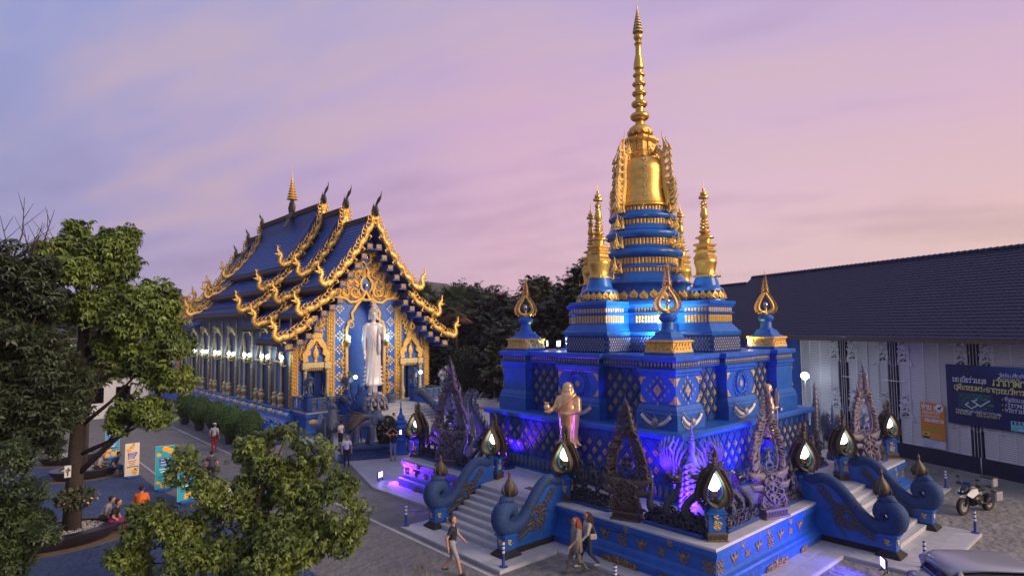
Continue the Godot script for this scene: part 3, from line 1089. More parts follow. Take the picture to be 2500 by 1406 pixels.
	for k in 7:
		b.add(FL, T2(Vector3(1.32 - 0.015 * k, 13.6 + k * 0.33, 0), -0.85 + 0.05 * k, Vector3(1.4, 0.62, 1.4)))
		b.add(FL, T2(Vector3(1.3 - 0.015 * k, 13.5 + k * 0.33, 0.1), 0.5, Vector3(-0.8, 0.42, 0.8)))
		b.add(FL, T2(Vector3(1.3 - 0.015 * k, 13.5 + k * 0.33, -0.1), 0.5, Vector3(-0.8, 0.42, 0.8)))
	b.tube([Vector3(1.44, 12.9, 0), Vector3(1.5, 13.3, 0), Vector3(1.3, 14, 0), Vector3(1.28, 14.8, 0), Vector3(1.2, 15.3, 0), Vector3(1.02, 15.7, 0)], [0.14, 0.2, 0.15, 0.15, 0.15, 0.05], 6, 0.9, Vector3.BACK)
	b.add(KN, T2(Vector3(1.12, 15.1, 0), -0.12, Vector3(0.9, 1.5, 1.2)))
	b.add(KN, T2(Vector3(0.62, 15.5, 0), -0.5, Vector3(0.7, 0.8, 1.0)))
	for q in [[1.5, 12.75, 0.75], [1.58, 12.0, 0.7], [1.66, 11.1, 0.72], [1.78, 9.95, 0.8]]:
		b.add(KN, T2(Vector3(q[0], q[1], 0), -0.62, Vector3(0.9, q[2], 1.3)))
		b.add(KN, T2(Vector3(q[0] - 0.06, q[1] - 0.25, 0), PI - 0.1, Vector3(0.55, 0.22, 1.2)))
		for s in [-1, 1]:
			b.add(FL, Transform3D(Basis(Vector3.UP, s * 0.5) * Basis(Vector3.BACK, -0.5) * Basis.from_scale(Vector3(0.8, q[2] * 0.8, 1)), Vector3(q[0] - 0.03, q[1] - 0.1, -s * 0.1)))
	var wm := b.mesh(M.goldcarve)
	for k in 4:
		put("flame_wing", wm, c, T(Vector3.ZERO, k * PI / 2))
	var bd := tile_shape(0.32, 0.36, true).mesh(M.goldpale)
	for k in 4:
		var a := PI / 4 + k * PI / 2
		for q in [[13.45, 1.29], [13.87, 1.23], [14.3, 1.21], [14.72, 1.235], [15.12, 1.1]]:
			var tilt := 0.55 if q[0] > 15.0 else 0.0
			put("bell_diamond", bd, bell, Transform3D(Basis(Vector3.UP, PI / 2 - a) * Basis(Vector3.RIGHT, -tilt), Vector3(cos(a) * q[1], q[0], sin(a) * q[1])))
	# --- four small spires on the arms
	var sb := B.new()
	sb.lathe(prof([0.78, 8.5, 0.76, 8.6, 0.7, 8.62, 0.66, 8.9, 0.74, 8.95, 0.72, 9.03, 0.6, 9.1, 0.55, 9.2, 0.5, 9.4, 0.45, 9.5, 0.43, 9.58]), 20)
	var sbm := sb.mesh(M.bluegloss)
	var sg := B.new()
	sg.lathe(prof([0.42, 9.55, 0.5, 9.57, 0.5, 9.62, 0.42, 9.66, 0.4, 9.72, 0.41, 9.9, 0.47, 10.15, 0.49, 10.22, 0.45, 10.3, 0.34, 10.33]), 20)
	sg.tiers(sq(0.3), prof([0.06, 10.3, 0.06, 10.4, 0.0, 10.5, -0.02, 10.6, 0.05, 10.66, 0.05, 10.72, -0.04, 10.78, -0.04, 10.86, 0.06, 10.92, 0.06, 10.98, -0.05, 11.02]))
	sg.lathe(prof([0.24, 11.0, 0.24, 11.2, 0.4, 11.24, 0.4, 11.28, 0.28, 11.32, 0.17, 11.42]) + torus_prof(0.13, 11.53, 0.1, 0.07) + torus_prof(0.12, 11.7, 0.09, 0.06) + torus_prof(0.11, 11.86, 0.08, 0.06) + torus_prof(0.1, 12.0, 0.06, 0.05) + prof([0.1, 12.07, 0.17, 12.2, 0.16, 12.32, 0.1, 12.55, 0.15, 12.6, 0.09, 12.66, 0.15, 12.74, 0.13, 12.82, 0.03, 12.92, 0.02, 13.0, 0.012, 13.75, 0, 13.8]), 14)
	for q in [[0.21, 12.98], [0.14, 13.14], [0.06, 13.3]]:
		sg.lathe(prof([q[0], q[1], q[0], q[1] + 0.1, 0.01, q[1] + 0.11]), 12)
	for k in 4:
		sg.add(FL, Transform3D(Basis(Vector3.UP, k * PI / 2 + PI / 4) * Basis(Vector3.BACK, -0.9) * Basis.from_scale(Vector3(0.5, 0.32, 0.6)), Basis(Vector3.UP, k * PI / 2 + PI / 4) * Vector3(0.44, 9.6, 0)))
	var sgm := sg.mesh(M.goldsmooth)
	for k in 4:
		var o: Vector3 = [Vector3(-3.2, 0, 0), Vector3(0, 0, 3.25), Vector3(0, 0, -3.2), Vector3(3.2, 0, 0)][k]
		var ss := put("small_spire_base", sbm, c, T(o))
		put("small_spire", sgm, ss)
		for j in 18:
			var a := TAU * j / 18
			put("lotus_petal_gold", lpm, ss, Transform3D(Basis(Vector3.UP, PI / 2 - a).scaled_local(Vector3(0.68, 0.85, 1)) * Basis(Vector3.RIGHT, -0.15), Vector3(cos(a) * (0.73 + 0.03 * (j % 2)), 8.74, sin(a) * (0.73 + 0.03 * (j % 2)))))

func tear_pt(w: float, h: float, t: float) -> Vector2:  # right half of a pointed teardrop, t from foot to tip
	var x := w * pow(sin(PI * pow(t, 0.62)), 0.9) * (1.0 - 0.25 * t)
	return Vector2(x, h * t)
func teardrop(b: B, w: float, h: float, r: float, zf := 1.0) -> void:
	for s in [-1, 1]:
		var ps := []
		var rs := []
		for k in 15:
			var p := tear_pt(w, h, k / 14.0)
			ps.append(Vector3(s * p.x, p.y, 0))
			rs.append(r * (1.0 - 0.4 * k / 14.0))
		b.tube(ps, rs, 5, maxf(zf / r * 0.5, 0.6), Vector3.BACK)

func side_thing(called: String, label: String, cat: String, side: int, along: float, group := "") -> Node3D:  # a thing with z outwards from the chedi's face
	var x := face_xf(side, 0.0, along, 0.0)
	return thing(called, label, cat, Vector3(CX, 0, CZ) + x.origin, [-PI / 2, 0.0, PI / 2, PI][side], group)

func balustrade_mesh() -> Array:
	var path := [Vector3(0, 2.34, 7.82), Vector3(0, 2.24, 7.68), Vector3(0, 2.1, 7.76), Vector3(0, 2.05, 7.98), Vector3(0, 2.16, 8.25), Vector3(0, 2.14, 8.5), Vector3(0, 1.98, 8.78), Vector3(0, 1.7, 9.05), Vector3(0, 1.36, 9.32), Vector3(0, 1.06, 9.62), Vector3(0, 0.92, 9.92), Vector3(0, 0.92, 10.2), Vector3(0, 1.04, 10.47), Vector3(0, 1.28, 10.58), Vector3(0, 1.5, 10.5), Vector3(0, 1.6, 10.3), Vector3(0, 1.52, 10.1), Vector3(0, 1.34, 10.04), Vector3(0, 1.22, 10.14), Vector3(0, 1.22, 10.26)]
	var rad := [0.06, 0.12, 0.17, 0.2, 0.2, 0.2, 0.2, 0.2, 0.21, 0.23, 0.25, 0.27, 0.29, 0.31, 0.31, 0.28, 0.24, 0.2, 0.14, 0.06]
	# round the path off
	var cv := Curve3D.new()
	for i in path.size():
		var t: Vector3 = (path[mini(i + 1, path.size() - 1)] - path[maxi(i - 1, 0)]) / 6.0
		cv.add_point(path[i], -t, t)
	var ps := []
	var rs := []
	for i in path.size() - 1:
		for k in 3:
			ps.append(cv.sample(i, k / 3.0))
			rs.append(lerpf(rad[i], rad[i + 1], k / 3.0))
	ps.append(path[-1])
	rs.append(0.03)
	var sc := B.new()
	sc.tube(ps, rs, 14, 0.95, Vector3.RIGHT)
	sc.tube([Vector3(0, 1.78, 10.6), Vector3(0, 1.88, 10.42), Vector3(0, 1.84, 10.2), Vector3(0, 1.72, 10.0)], [0.02, 0.13, 0.16, 0.05], 8, 1.5, Vector3.RIGHT)
	var w := B.new()
	var pl := PackedVector2Array([Vector2(-7.7, 0.3), Vector2(-7.7, 2.1), Vector2(-8.0, 2.0), Vector2(-8.5, 2.05), Vector2(-8.8, 1.9), Vector2(-9.05, 1.6), Vector2(-9.35, 1.25), Vector2(-9.65, 0.95), Vector2(-10.0, 0.84), Vector2(-10.3, 0.8), Vector2(-10.3, 0.3)])
	w.extr(pl, 0.3, Transform3D(Basis(Vector3.UP, PI / 2), Vector3.ZERO))
	var k := B.new()
	k.box(Vector3(0, 0.2, 9.0), Vector3(0.34, 0.2, 2.7))
	var p := B.new()
	p.tiers(rect(-0.21, 0.21, 10.12, 10.54), prof([0.0, 0.3, 0.0, 0.68, 0.06, 0.72, 0.06, 0.78, 0.0, 0.8, -0.08, 0.84, -0.08, 0.9]))
	var pb := B.new()
	pb.tiers(rect(-0.21, 0.21, 10.12, 10.54), prof([0.15, 0.1, 0.15, 0.16, 0.02, 0.28, 0.0, 0.31]))
	var fl := B.new()
	fl.add(CURL, T2(Vector3.ZERO, 0, Vector3.ONE * 0.5))
	for j in 12:
		var a := j * TAU / 12
		fl.add(KN if j % 2 else FL, T2(Vector3(cos(a), sin(a), 0) * 0.2, a - PI / 2 + 0.5, Vector3(0.5, 0.34 + 0.1 * (j % 3), 0.5)))
	for j in 5:
		fl.add(KN, T2(Vector3(-0.3 - j * 0.11, 0.22 + j * 0.12, 0), 0.9 - j * 0.05, Vector3(0.4, 0.3, 0.4)))
		fl.add(KN, T2(Vector3(0.3 + j * 0.1, -0.26 - j * 0.05, 0), -1.7, Vector3(0.35, 0.26, 0.4)))
	return [sc.mesh(M.bluerough), w.mesh(M.blue), k.mesh(M.dark), p.mesh(M.blue), pb.mesh(M.dark), fl.mesh(M.bronze)]

func stairs() -> void:
	var st := []
	for k in 3:
		var b := B.new()
		b.bbox(Vector3(0, 0.0775, -0.14), Vector3(3.5, 0.155, 0.28 + 0.02), 0.012)
		st.append(b.mesh(M["marble%d" % k]))
	var mb := balustrade_mesh()
	var drop: Mesh = (EMB["drop"] as B).mesh(M.goldpale)
	var budm := BUD.mesh(M.bronze)
	var names := [["left stair of the chedi, on its side near the waiting tree", "right stair of the chedi, beside the parked motorcycle"], ["far", "near", "near", "far"]]
	for side in 2:
		var al: float = [-0.1, 0.6][side]
		var s := side_thing("stone_stair", "white marble steps up to the chedi terrace on its %s" % ["road side", "parking side"][side], "stairs", side, al, "stairs up to the chedi terrace")
		for i in 8:
			put("step", st[(i * 2 + side) % 3], s, T(Vector3(0, 0.11 + i * 0.155, 10.36 - i * 0.28)))
			if i > 0:
				var fill := Transform3D(Basis.from_scale(Vector3(1, i, 1)), Vector3(0, 0.11 - 0.0, 10.36 - i * 0.28))
				put("step_core", st[1], s, fill.translated_local(Vector3(0, 0, -0.004)).scaled_local(Vector3(0.997, 0.999, 0.98)))
		for e in [-1, 1]:
			var far: bool = (side == 0) == (e < 0)
			var t := side_thing("stair_balustrade", "blue scroll balustrade with bud finial on the %s edge of the %s steps" % ["far" if far else "near", ["road side", "parking side"][side]], "balustrade", side, al + e * 1.97, "scroll balustrades of the chedi stairs")
			put("scroll", mb[0], t)
			put("wall", mb[1], t)
			put("skirting", mb[2], t)
			var po := put("post", mb[3], t)
			put("post_foot", mb[4], po)
			for f in 3:
				put("post_emblem", drop, po, Transform3D(Basis(Vector3.UP, [-PI / 2, 0.0, PI / 2][f]), Vector3([-0.225, 0.0, 0.225][f], 0.6, [10.33, 10.555, 10.33][f])).scaled_local(Vector3(0.9, 1.1, 1)))
			put("bud_finial", budm, t, T2(Vector3(0, 1.8, 10.15), 0, Vector3(0.8, 0.95 if far else 1.05, 0.8)))
			for o in [-1, 1]:
				put("flame_emblem", mb[5], t, Transform3D(Basis(Vector3.UP, o * PI / 2), Vector3(o * 0.165, 1.08, 9.1)).scaled_local(Vector3(o * -1.0, 1, 0.5)))

func lamps() -> void:
	var b := B.new()
	b.tiers(sq(0.27), prof([0.0, 0, 0.03, 0.02, 0.0, 0.06, 0.02, 0.22, -0.01, 0.25]))
	for s in 4:
		for k in 4:
			b.add(EMB["cross"], face_xf(s, 0.28, -0.2 + k * 0.135, 0.14).scaled_local(Vector3(0.35, 0.5, 0.4)))
	var foot := b.mesh(M.bronze)
	b = B.new()
	b.tiers(sq(0.24), prof([0, 0.25, 0, 0.72, 0.05, 0.76, 0.05, 0.82, 0.0, 0.84, -0.08, 0.94, -0.16, 0.98]))
	var post := b.mesh(M.blue)
	b = B.new()
	for f in 4:
		b.add(EMB["cross"], face_xf(f, 0.245, 0, 0.45).scaled_local(Vector3(0.9, 0.9, 0.6)))
		b.add(EMB["drop"], face_xf(f, 0.27, 0, 0.74).scaled_local(Vector3(0.9, 0.9, 0.6)))
	var deco := b.mesh(M.goldpale)
	b = B.new()
	for z in [-0.1, 0.1]:
		var q := B.new()
		teardrop(q, 0.36, 1.08, 0.05)
		b.add(q, T(Vector3(0, 1.0, z)))
	for k in 13:
		for s in [-1, 1]:
			var tp := tear_pt(0.38, 1.08, 0.05 + 0.068 * k)
			for z in [-0.1, 0.1]:
				b.add(FL, T2(Vector3(s * tp.x, 1.0 + tp.y, z), -s * (1.25 - k * 0.08), Vector3(s * 0.7, 0.22 - k * 0.006, 1.0)))
	for k in 4:
		b.ball(Vector3(0, 1.0 + k * 0.09 - 0.05, 0.13), Vector3(0.07, 0.05, 0.06), 7, 4)
		b.ball(Vector3(0, 2.05 + k * 0.08, 0.1), Vector3(0.06, 0.05, 0.06), 7, 4)
		b.add(KN, T2(Vector3(0, 2.0 + 0.12 * k, 0), 0, Vector3(0.5, 0.46 - 0.05 * k, 0.8)))
	b.add(FL, T2(Vector3(0, 2.35, 0), 0, Vector3(0.25, 0.45, 0.8)))
	var frame := b.mesh(M.bronze)
	b = B.new()
	var q2 := B.new()
	teardrop(q2, 0.3, 0.98, 0.04, 2.4 * 0.04)
	b.add(q2, T(Vector3(0, 1.05, 0)))
	var tm := mat("teal", Color(0.06, 0.28, 0.36), 0.2, 0.35, 2.0, 0.4)
	var lining := b.mesh(tm)
	b = B.new()
	b.lathe(prof([0.05, 1.1, 0.04, 1.18, 0.07, 1.3, 0.1, 1.36, 0.1, 1.38]), 10)
	var sock := b.mesh(M.goldpale)
	b = B.new()
	b.lathe(prof([0.08, 1.38, 0.15, 1.43, 0.185, 1.52, 0.17, 1.62, 0.11, 1.74, 0.05, 1.84, 0.0, 1.9]), 14)
	var bulb := b.mesh(M.bulb)
	var spots := [[-7.35, 7.65, "lit teardrop lamp on a blue post at the near corner of the terrace", 0.75], [-7.55, 1.95, "lit teardrop lamp at the top of the road side steps, near side", 0.45], [-7.35, -2.25, "lit teardrop lamp at the top of the road side steps, far side", 0.45], [-7.35, -8.0, "lit teardrop lamp at the terrace corner nearest the hall", 0.5], [-1.2, 7.6, "lit teardrop lamp at the top of the parking side steps, near side", 0.9], [2.55, 7.55, "lit teardrop lamp at the top of the parking side steps, far side", 0.9], [8.1, 7.5, "lit teardrop lamp at the terrace corner nearest the louvred building", 0.9]]
	for s in spots:
		var l := thing("flame_lamp", s[2], "lamp", Vector3(CX + s[0], TY, CZ + s[1]), -0.75 if s[3] > 0.6 else -1.2, "flame shaped lamps round the chedi terrace")
		put("post_foot", foot, l)
		put("post", post, l)
		put("post_emblem", deco, l)
		put("flame_frame", frame, l)
		put("lining", lining, l)
		put("socket", sock, l)
		put("bulb", bulb, l)
		omni(l.position + Vector3(0, 1.6, 0), Color(1.0, 0.95, 0.84), 1.8, 0.14)

func serpent(b: B, o: Vector3, h: float, lean: float, face: float, crest := true) -> void:  # a naga neck and head, facing along +z turned by face
	var bs := Basis(Vector3.UP, face)
	var ps := []
	var rs := []
	for k in 13:
		var t := k / 12.0
		ps.append(o + bs * Vector3(lean * t, h * t, 0.28 * h * sin(t * 5.0) * (1.0 - t * 0.3) - 0.1))
		rs.append(lerpf(0.17, 0.09, t) * h / 1.4)
	b.tube(ps, rs, 8)
	for k in range(2, 12):
		var p: Vector3 = ps[k]
		b.add(FL, Transform3D(bs * Basis(Vector3.UP, PI / 2) * Basis(Vector3.BACK, 0.9) * Basis.from_scale(Vector3(0.5, 0.26, 0.9) * h / 1.4), p + bs * Vector3(0, 0, -rs[k] * 0.8)))
		for s in [-1, 1]:
			b.ball(p + bs * Vector3(s * rs[k] * 0.9, 0, 0.0), Vector3(0.05, 0.06, 0.05) * h / 1.4, 5, 3)
	var hd: Vector3 = ps[12]
	var k2 := h / 1.4
	b.tube([hd + bs * Vector3(0, -0.02, -0.1) * k2, hd + bs * Vector3(0, 0.08, 0.04) * k2, hd + bs * Vector3(0, 0.06, 0.2) * k2, hd + bs * Vector3(0, 0.12, 0.38) * k2, hd + bs * Vector3(0, 0.26, 0.46) * k2], [0.08 * k2, 0.13 * k2, 0.1 * k2, 0.07 * k2, 0.01], 7)
	b.tube([hd + bs * Vector3(0, -0.04, 0.02) * k2, hd + bs * Vector3(0, -0.1, 0.18) * k2, hd + bs * Vector3(0, -0.12, 0.32) * k2], [0.08 * k2, 0.06 * k2, 0.015], 6)
	if crest:
		for j in 5:
			b.add(KN, Transform3D(bs * Basis(Vector3.UP, PI / 2) * Basis(Vector3.BACK, 0.2 + j * 0.3) * Basis.from_scale(Vector3(0.5, 0.62 - 0.06 * j, 0.9) * k2), hd + bs * Vector3(0, 0.1 - j * 0.05, -0.02 - 0.03 * j) * k2))

func naga_group(label: String, at: Vector3, yaw: float, L: float, hs: Array) -> Node3D:
	var t := thing("naga_group", label, "sculpture", at, yaw, "serpent sculptures round the terrace")
	var b := B.new()
	b.bbox(Vector3(0, 0.06, 0), Vector3(L, 0.12, 0.55), 0.03)
	obj("plinth_strip", b, M.bluedeep, t)
	b = B.new()
	var n := int(L / 0.2)
	for r in 3:
		for k in n:
			var x := (k + 0.5 * (r % 2) + 0.5) / n * L - L / 2
			b.add(CURL, T2(Vector3(x, 0.22 + r * 0.13 + R.randf() * 0.05, 0.22 - r * 0.12), R.randf() * 6.0, Vector3(1 if k % 2 else -1, 1, 1.3) * R.randf_range(0.26, 0.36)))
			b.ball(Vector3(x, 0.2 + r * 0.1, 0.08 - r * 0.1), Vector3(0.14, 0.13, 0.12), 6, 4)
	obj("scroll_base", b, M.statuedark, t)
	for h in hs:
		b = B.new()
		serpent(b, Vector3(h[0], 0.25, 0), h[1], h[2], h[3])
		var s := obj("serpent", b, M.statuedark, t)
		b = B.new()
		for e in [-1, 1]:
			b.ball(Vector3(h[0] + h[2], 0.25 + h[1], 0) + Basis(Vector3.UP, h[3]) * Vector3(e * 0.09, 0.12, 0.28 * h[1] * sin(5.0) * 0.7 + 0.0), Vector3.ONE * 0.035, 6, 4)
		obj("eye", b, M.white, s)
	return t

func guardian_bones(o: Vector3, h: float, yaw: float, up: bool, c: Color) -> Array:
	var bs := Basis(Vector3.UP, yaw)
	var P := func(x: float, y: float, z: float) -> Vector3: return o + bs * (Vector3(x, y, z) * h)
	var r := []
	for q in [[0, .5, 0, 0, .72, 0, .15, .17], [0, .88, .03, 0, .95, .03, .1, .085], [-.13, .45, 0, -.26, .25, .08, .1, .075], [-.26, .25, .08, -.24, .02, .02, .07, .05], [-.24, .02, .02, -.26, .02, .14, .05, .04], [.13, .45, 0, .26, .25, .08, .1, .075], [.26, .25, .08, .24, .02, .02, .07, .05], [.24, .02, .02, .26, .02, .14, .05, .04], [-.17, .74, 0, -.33, .62, .08, .07, .055], [.17, .74, 0, .33, .62, .08, .07, .055], [0, .42, 0, 0, .5, 0, .17, .15]]:
		r.append([P.call(q[0], q[1], q[2]), P.call(q[3], q[4], q[5]), q[6] * h, q[7] * h, c])
	for s in [-1, 1]:
		var y := 0.86 if up else 0.5
		r.append([P.call(s * .33, .62, .08), P.call(s * .3, y, .2), .05 * h, .045 * h, c])
	return r

func guardian_group(label: String, at: Vector3, yaw: float, n: int, m: Material) -> void:
	var t := thing("guardian_group", label, "sculpture", at, yaw, "guardian sculptures round the terrace")
	var b := B.new()
	b.bbox(Vector3(0, 0.05, 0), Vector3(n * 0.55 + 0.3, 0.1, 0.6), 0.03)
	obj("plinth_strip", b, M.bluedeep, t)
	b = B.new()
	for r in 3:
		for k in n * 4:
			b.add(CURL, T2(Vector3((k + 0.5) / (n * 4.0) * n * 0.55 - n * 0.275, 0.15 + r * 0.12, 0.25 - r * 0.1), R.randf() * 6.0, Vector3.ONE * R.randf_range(0.24, 0.34)))
			b.ball(Vector3((k + 0.5) / (n * 4.0) * n * 0.55 - n * 0.275, 0.14 + r * 0.1, 0.1 - r * 0.1), Vector3(0.13, 0.12, 0.12), 6, 4)
	obj("scroll_base", b, M.statuedark, t)
	for k in n:
		var o := Vector3((k - (n - 1) / 2.0) * 0.55, 0.42 + 0.05 * (k % 2), 0)
		var g := B.new()
		body_mesh(guardian_bones(Vector3.ZERO, 1.0, 0.3 * (k - 0.5), k % 2 == 0, Color.WHITE), 0.035, 0.05, g)
		for j in 5:
			g.add(KN, T2(Vector3((j - 2) * 0.045, 0.98, 0), -(j - 2) * 0.5, Vector3(0.4, 0.36 - 0.05 * absf(j - 2), 0.7)))
			g.add(FL, T2(Vector3((j - 2) * 0.08, 0.42, 0.12), PI + (j - 2) * 0.2, Vector3(0.5, 0.28, 0.5)))
		g.tube([Vector3(0.3, 0.3, 0.22), Vector3(0.3, 1.3, 0.2)], [0.018, 0.012], 5)
		for s in [-1, 1]:
			g.add(KN, T2(Vector3(s * 0.18, 0.74, 0), -s * 0.9, Vector3(0.4, 0.3, 0.6)))
		obj("guardian", g, m, t, T2(o, 0, Vector3(0.85, 0.85, 0.85)))

func flame_arch(label: String, at: Vector3, yaw: float, s: float, m: Material, m2: Material) -> void:
	var t := thing("flame_arch", label, "sculpture", at, yaw, "flame arch sculptures round the terrace")
	var b := B.new()
	b.tiers(rect(-0.42, 0.42, -0.28, 0.28), prof([0.06, 0, 0.06, 0.06, 0, 0.08, 0, 0.2, 0.05, 0.22, 0.05, 0.28]))
	for k in 8:
		b.add(EMB["cross"], T2(Vector3(-0.38 + k * 0.11, 0.14, 0.3), 0, Vector3(0.3, 0.4, 0.3)))
	obj("base", b, m, t, T2(Vector3.ZERO, 0, Vector3.ONE * s))
	b = B.new()
	b.loft([[Vector3(0, 0.28, 0), 0.42, 0.26], [Vector3(0, 0.5, 0), 0.36, 0.24], [Vector3(0, 0.75, 0), 0.26, 0.2], [Vector3(0, 1.0, 0), 0.3, 0.2], [Vector3(0, 1.15, 0), 0.36, 0.18], [Vector3(0, 1.25, 0), 0.2, 0.12]], 12)
	for k in 7:
		for e in [-1, 1]:
			b.add(KN, T2(Vector3(e * (0.34 - k * 0.04), 0.3 + k * 0.1, 0.2 - k * 0.01), -e * 0.25, Vector3(e * 0.55, 0.42, 0.6)))
			b.add(FL, T2(Vector3(e * 0.12 * (k % 3), 0.35 + k * 0.11, 0.25 - k * 0.01), e * 0.3, Vector3(e * 0.6, 0.36, 0.5)))
	for e in [-1, 1]:  # spread leaves under the ring
		b.tube([Vector3(e * 0.1, 0.85, 0.05), Vector3(e * 0.35, 1.12, 0.08), Vector3(e * 0.62, 1.18, 0.06), Vector3(e * 0.85, 1.34, 0.02)], [0.16, 0.2, 0.13, 0.01], 6, 0.35, Vector3.BACK)
		b.tube([Vector3(e * 0.1, 0.7, 0.1), Vector3(e * 0.4, 0.86, 0.12), Vector3(e * 0.66, 0.86, 0.1), Vector3(e * 0.8, 0.98, 0.08)], [0.1, 0.14, 0.1, 0.01], 6, 0.35, Vector3.BACK)
	obj("pedestal", b, m, t, T2(Vector3.ZERO, 0, Vector3.ONE * s))
	b = B.new()
	teardrop(b, 0.42, 1.75, 0.07, 0.12)
	for k in 19:
		for e in [-1, 1]:
			var tp := tear_pt(0.47, 1.75, 0.04 + 0.05 * k)
			b.add(FL if k % 3 else KN, T2(Vector3(e * tp.x, tp.y, R.randf_range(-0.05, 0.05)), -e * (1.2 - k * 0.055), Vector3(e * 0.9, 0.36 - k * 0.009, 1.3)))
	for k in 4:
		b.add(KN, T2(Vector3(0, 1.5 + 0.22 * k, 0), 0, Vector3(1.2 - 0.2 * k, 0.7 - 0.05 * k, 1.3)))
	b.add(FL, T2(Vector3(0, 2.25, 0), 0, Vector3(0.25, 0.6, 0.8)))
	obj("flame_ring", b, m, t, T2(Vector3(0, 1.12 * s, 0), 0, Vector3.ONE * s))
	b = B.new()
	var bb := guardian_bones(Vector3(0, 0, 0), 0.7, 0, true, Color.WHITE)
	body_mesh(bb, 0.035, 0.04, b)
	for k in 5:
		b.add(CURL, T2(Vector3((k - 2) * 0.15, -0.02, 0.06), k * 1.3, Vector3.ONE * 0.3))
		b.add(FL, T2(Vector3((k - 2) * 0.05, 0.66, 0), -(k - 2) * 0.3, Vector3(0.3, 0.34, 0.6)))
	b.tube([Vector3(-0.3, 0.5, -0.1), Vector3(0.3, 0.9, -0.12)], [0.03, 0.02], 5)
	obj("inner_figure", b, m2, t, T2(Vector3(0, 1.36 * s, 0), 0, Vector3.ONE * s * 0.7))

func garuda(label: String, at: Vector3, yaw: float, s: float, m: Material) -> void:
	var t := thing("winged_figure", label, "sculpture", at, yaw, "winged figures at the corners of the chedi")
	var b := B.new()
	b.loft([[Vector3(0, 0, 0), 0.42, 0.34], [Vector3(0, 0.15, 0), 0.5, 0.36], [Vector3(0, 0.5, 0), 0.34, 0.26], [Vector3(0, 0.9, 0), 0.24, 0.2], [Vector3(0, 1.25, 0), 0.19, 0.16], [Vector3(0, 1.55, 0), 0.24, 0.18], [Vector3(0, 1.8, 0), 0.2, 0.15], [Vector3(0, 1.92, 0), 0.08, 0.08], [Vector3(0, 2.05, 0.02), 0.12, 0.12], [Vector3(0, 2.2, 0.02), 0.11, 0.11], [Vector3(0, 2.32, 0), 0.09, 0.09], [Vector3(0, 2.5, 0), 0.05, 0.05], [Vector3(0, 2.75, 0), 0.035, 0.035], [Vector3(0.02, 3.1, 0), 0.005, 0.005]], 12)
	for k in 9:  # pointed plates down the front
		for e in [-1, 0, 1]:
			b.add(FL, Transform3D(Basis(Vector3.RIGHT, 0.12) * Basis(Vector3.BACK, PI - e * 0.35) * Basis.from_scale(Vector3(1.0, 0.38, 0.5)), Vector3(e * (0.3 - 0.025 * k), 0.32 + k * 0.17, 0.33 - k * 0.02 - absf(e) * 0.06)))
	for k in 5:
		b.lathe(prof([0.11 - k * 0.018, 0, 0.12 - k * 0.018, 0.04, 0.07 - k * 0.012, 0.08]), 9, Vector3(0, 2.3 + k * 0.1, 0))
	obj("figure", b, m, t, T2(Vector3.ZERO, 0, Vector3.ONE * s))
	for e in [-1, 1]:
		b = B.new()
		for k in 12:
			var a := 1.35 - k * 0.125
			var L := 0.8 + 0.75 * sin(k / 11.0 * 2.2 + 0.4)
			var ps := []
			for j in 6:
				var tt := j / 5.0
				var an := a + 0.6 * tt * tt
				ps.append(Vector3(e * (0.25 + L * tt * cos(an) * 0.8), 0.75 + k * 0.05 + L * tt * sin(an), -0.12 - 0.02 * k + 0.16 * tt))
			b.tube(ps, [0.05, 0.075, 0.08, 0.08, 0.07, 0.02], 4, 0.4, Vector3.BACK)
		for k in 10:
			for j in 4:
				b.ball(Vector3(e * (0.28 + 0.1 * j), 0.7 + k * 0.08 + j * 0.05, -0.02 - 0.01 * k), Vector3(0.06, 0.06, 0.03), 5, 3)
		b.tube([Vector3(e * 0.6, 1.9, 0.0), Vector3(e * 0.75, 2.15, 0.02), Vector3(e * 0.6, 2.35, 0.03), Vector3(e * 0.45, 2.2, 0.04)], [0.06, 0.06, 0.05, 0.01], 5)
		obj("wing", b, m, t, T2(Vector3.ZERO, 0, Vector3.ONE * s))

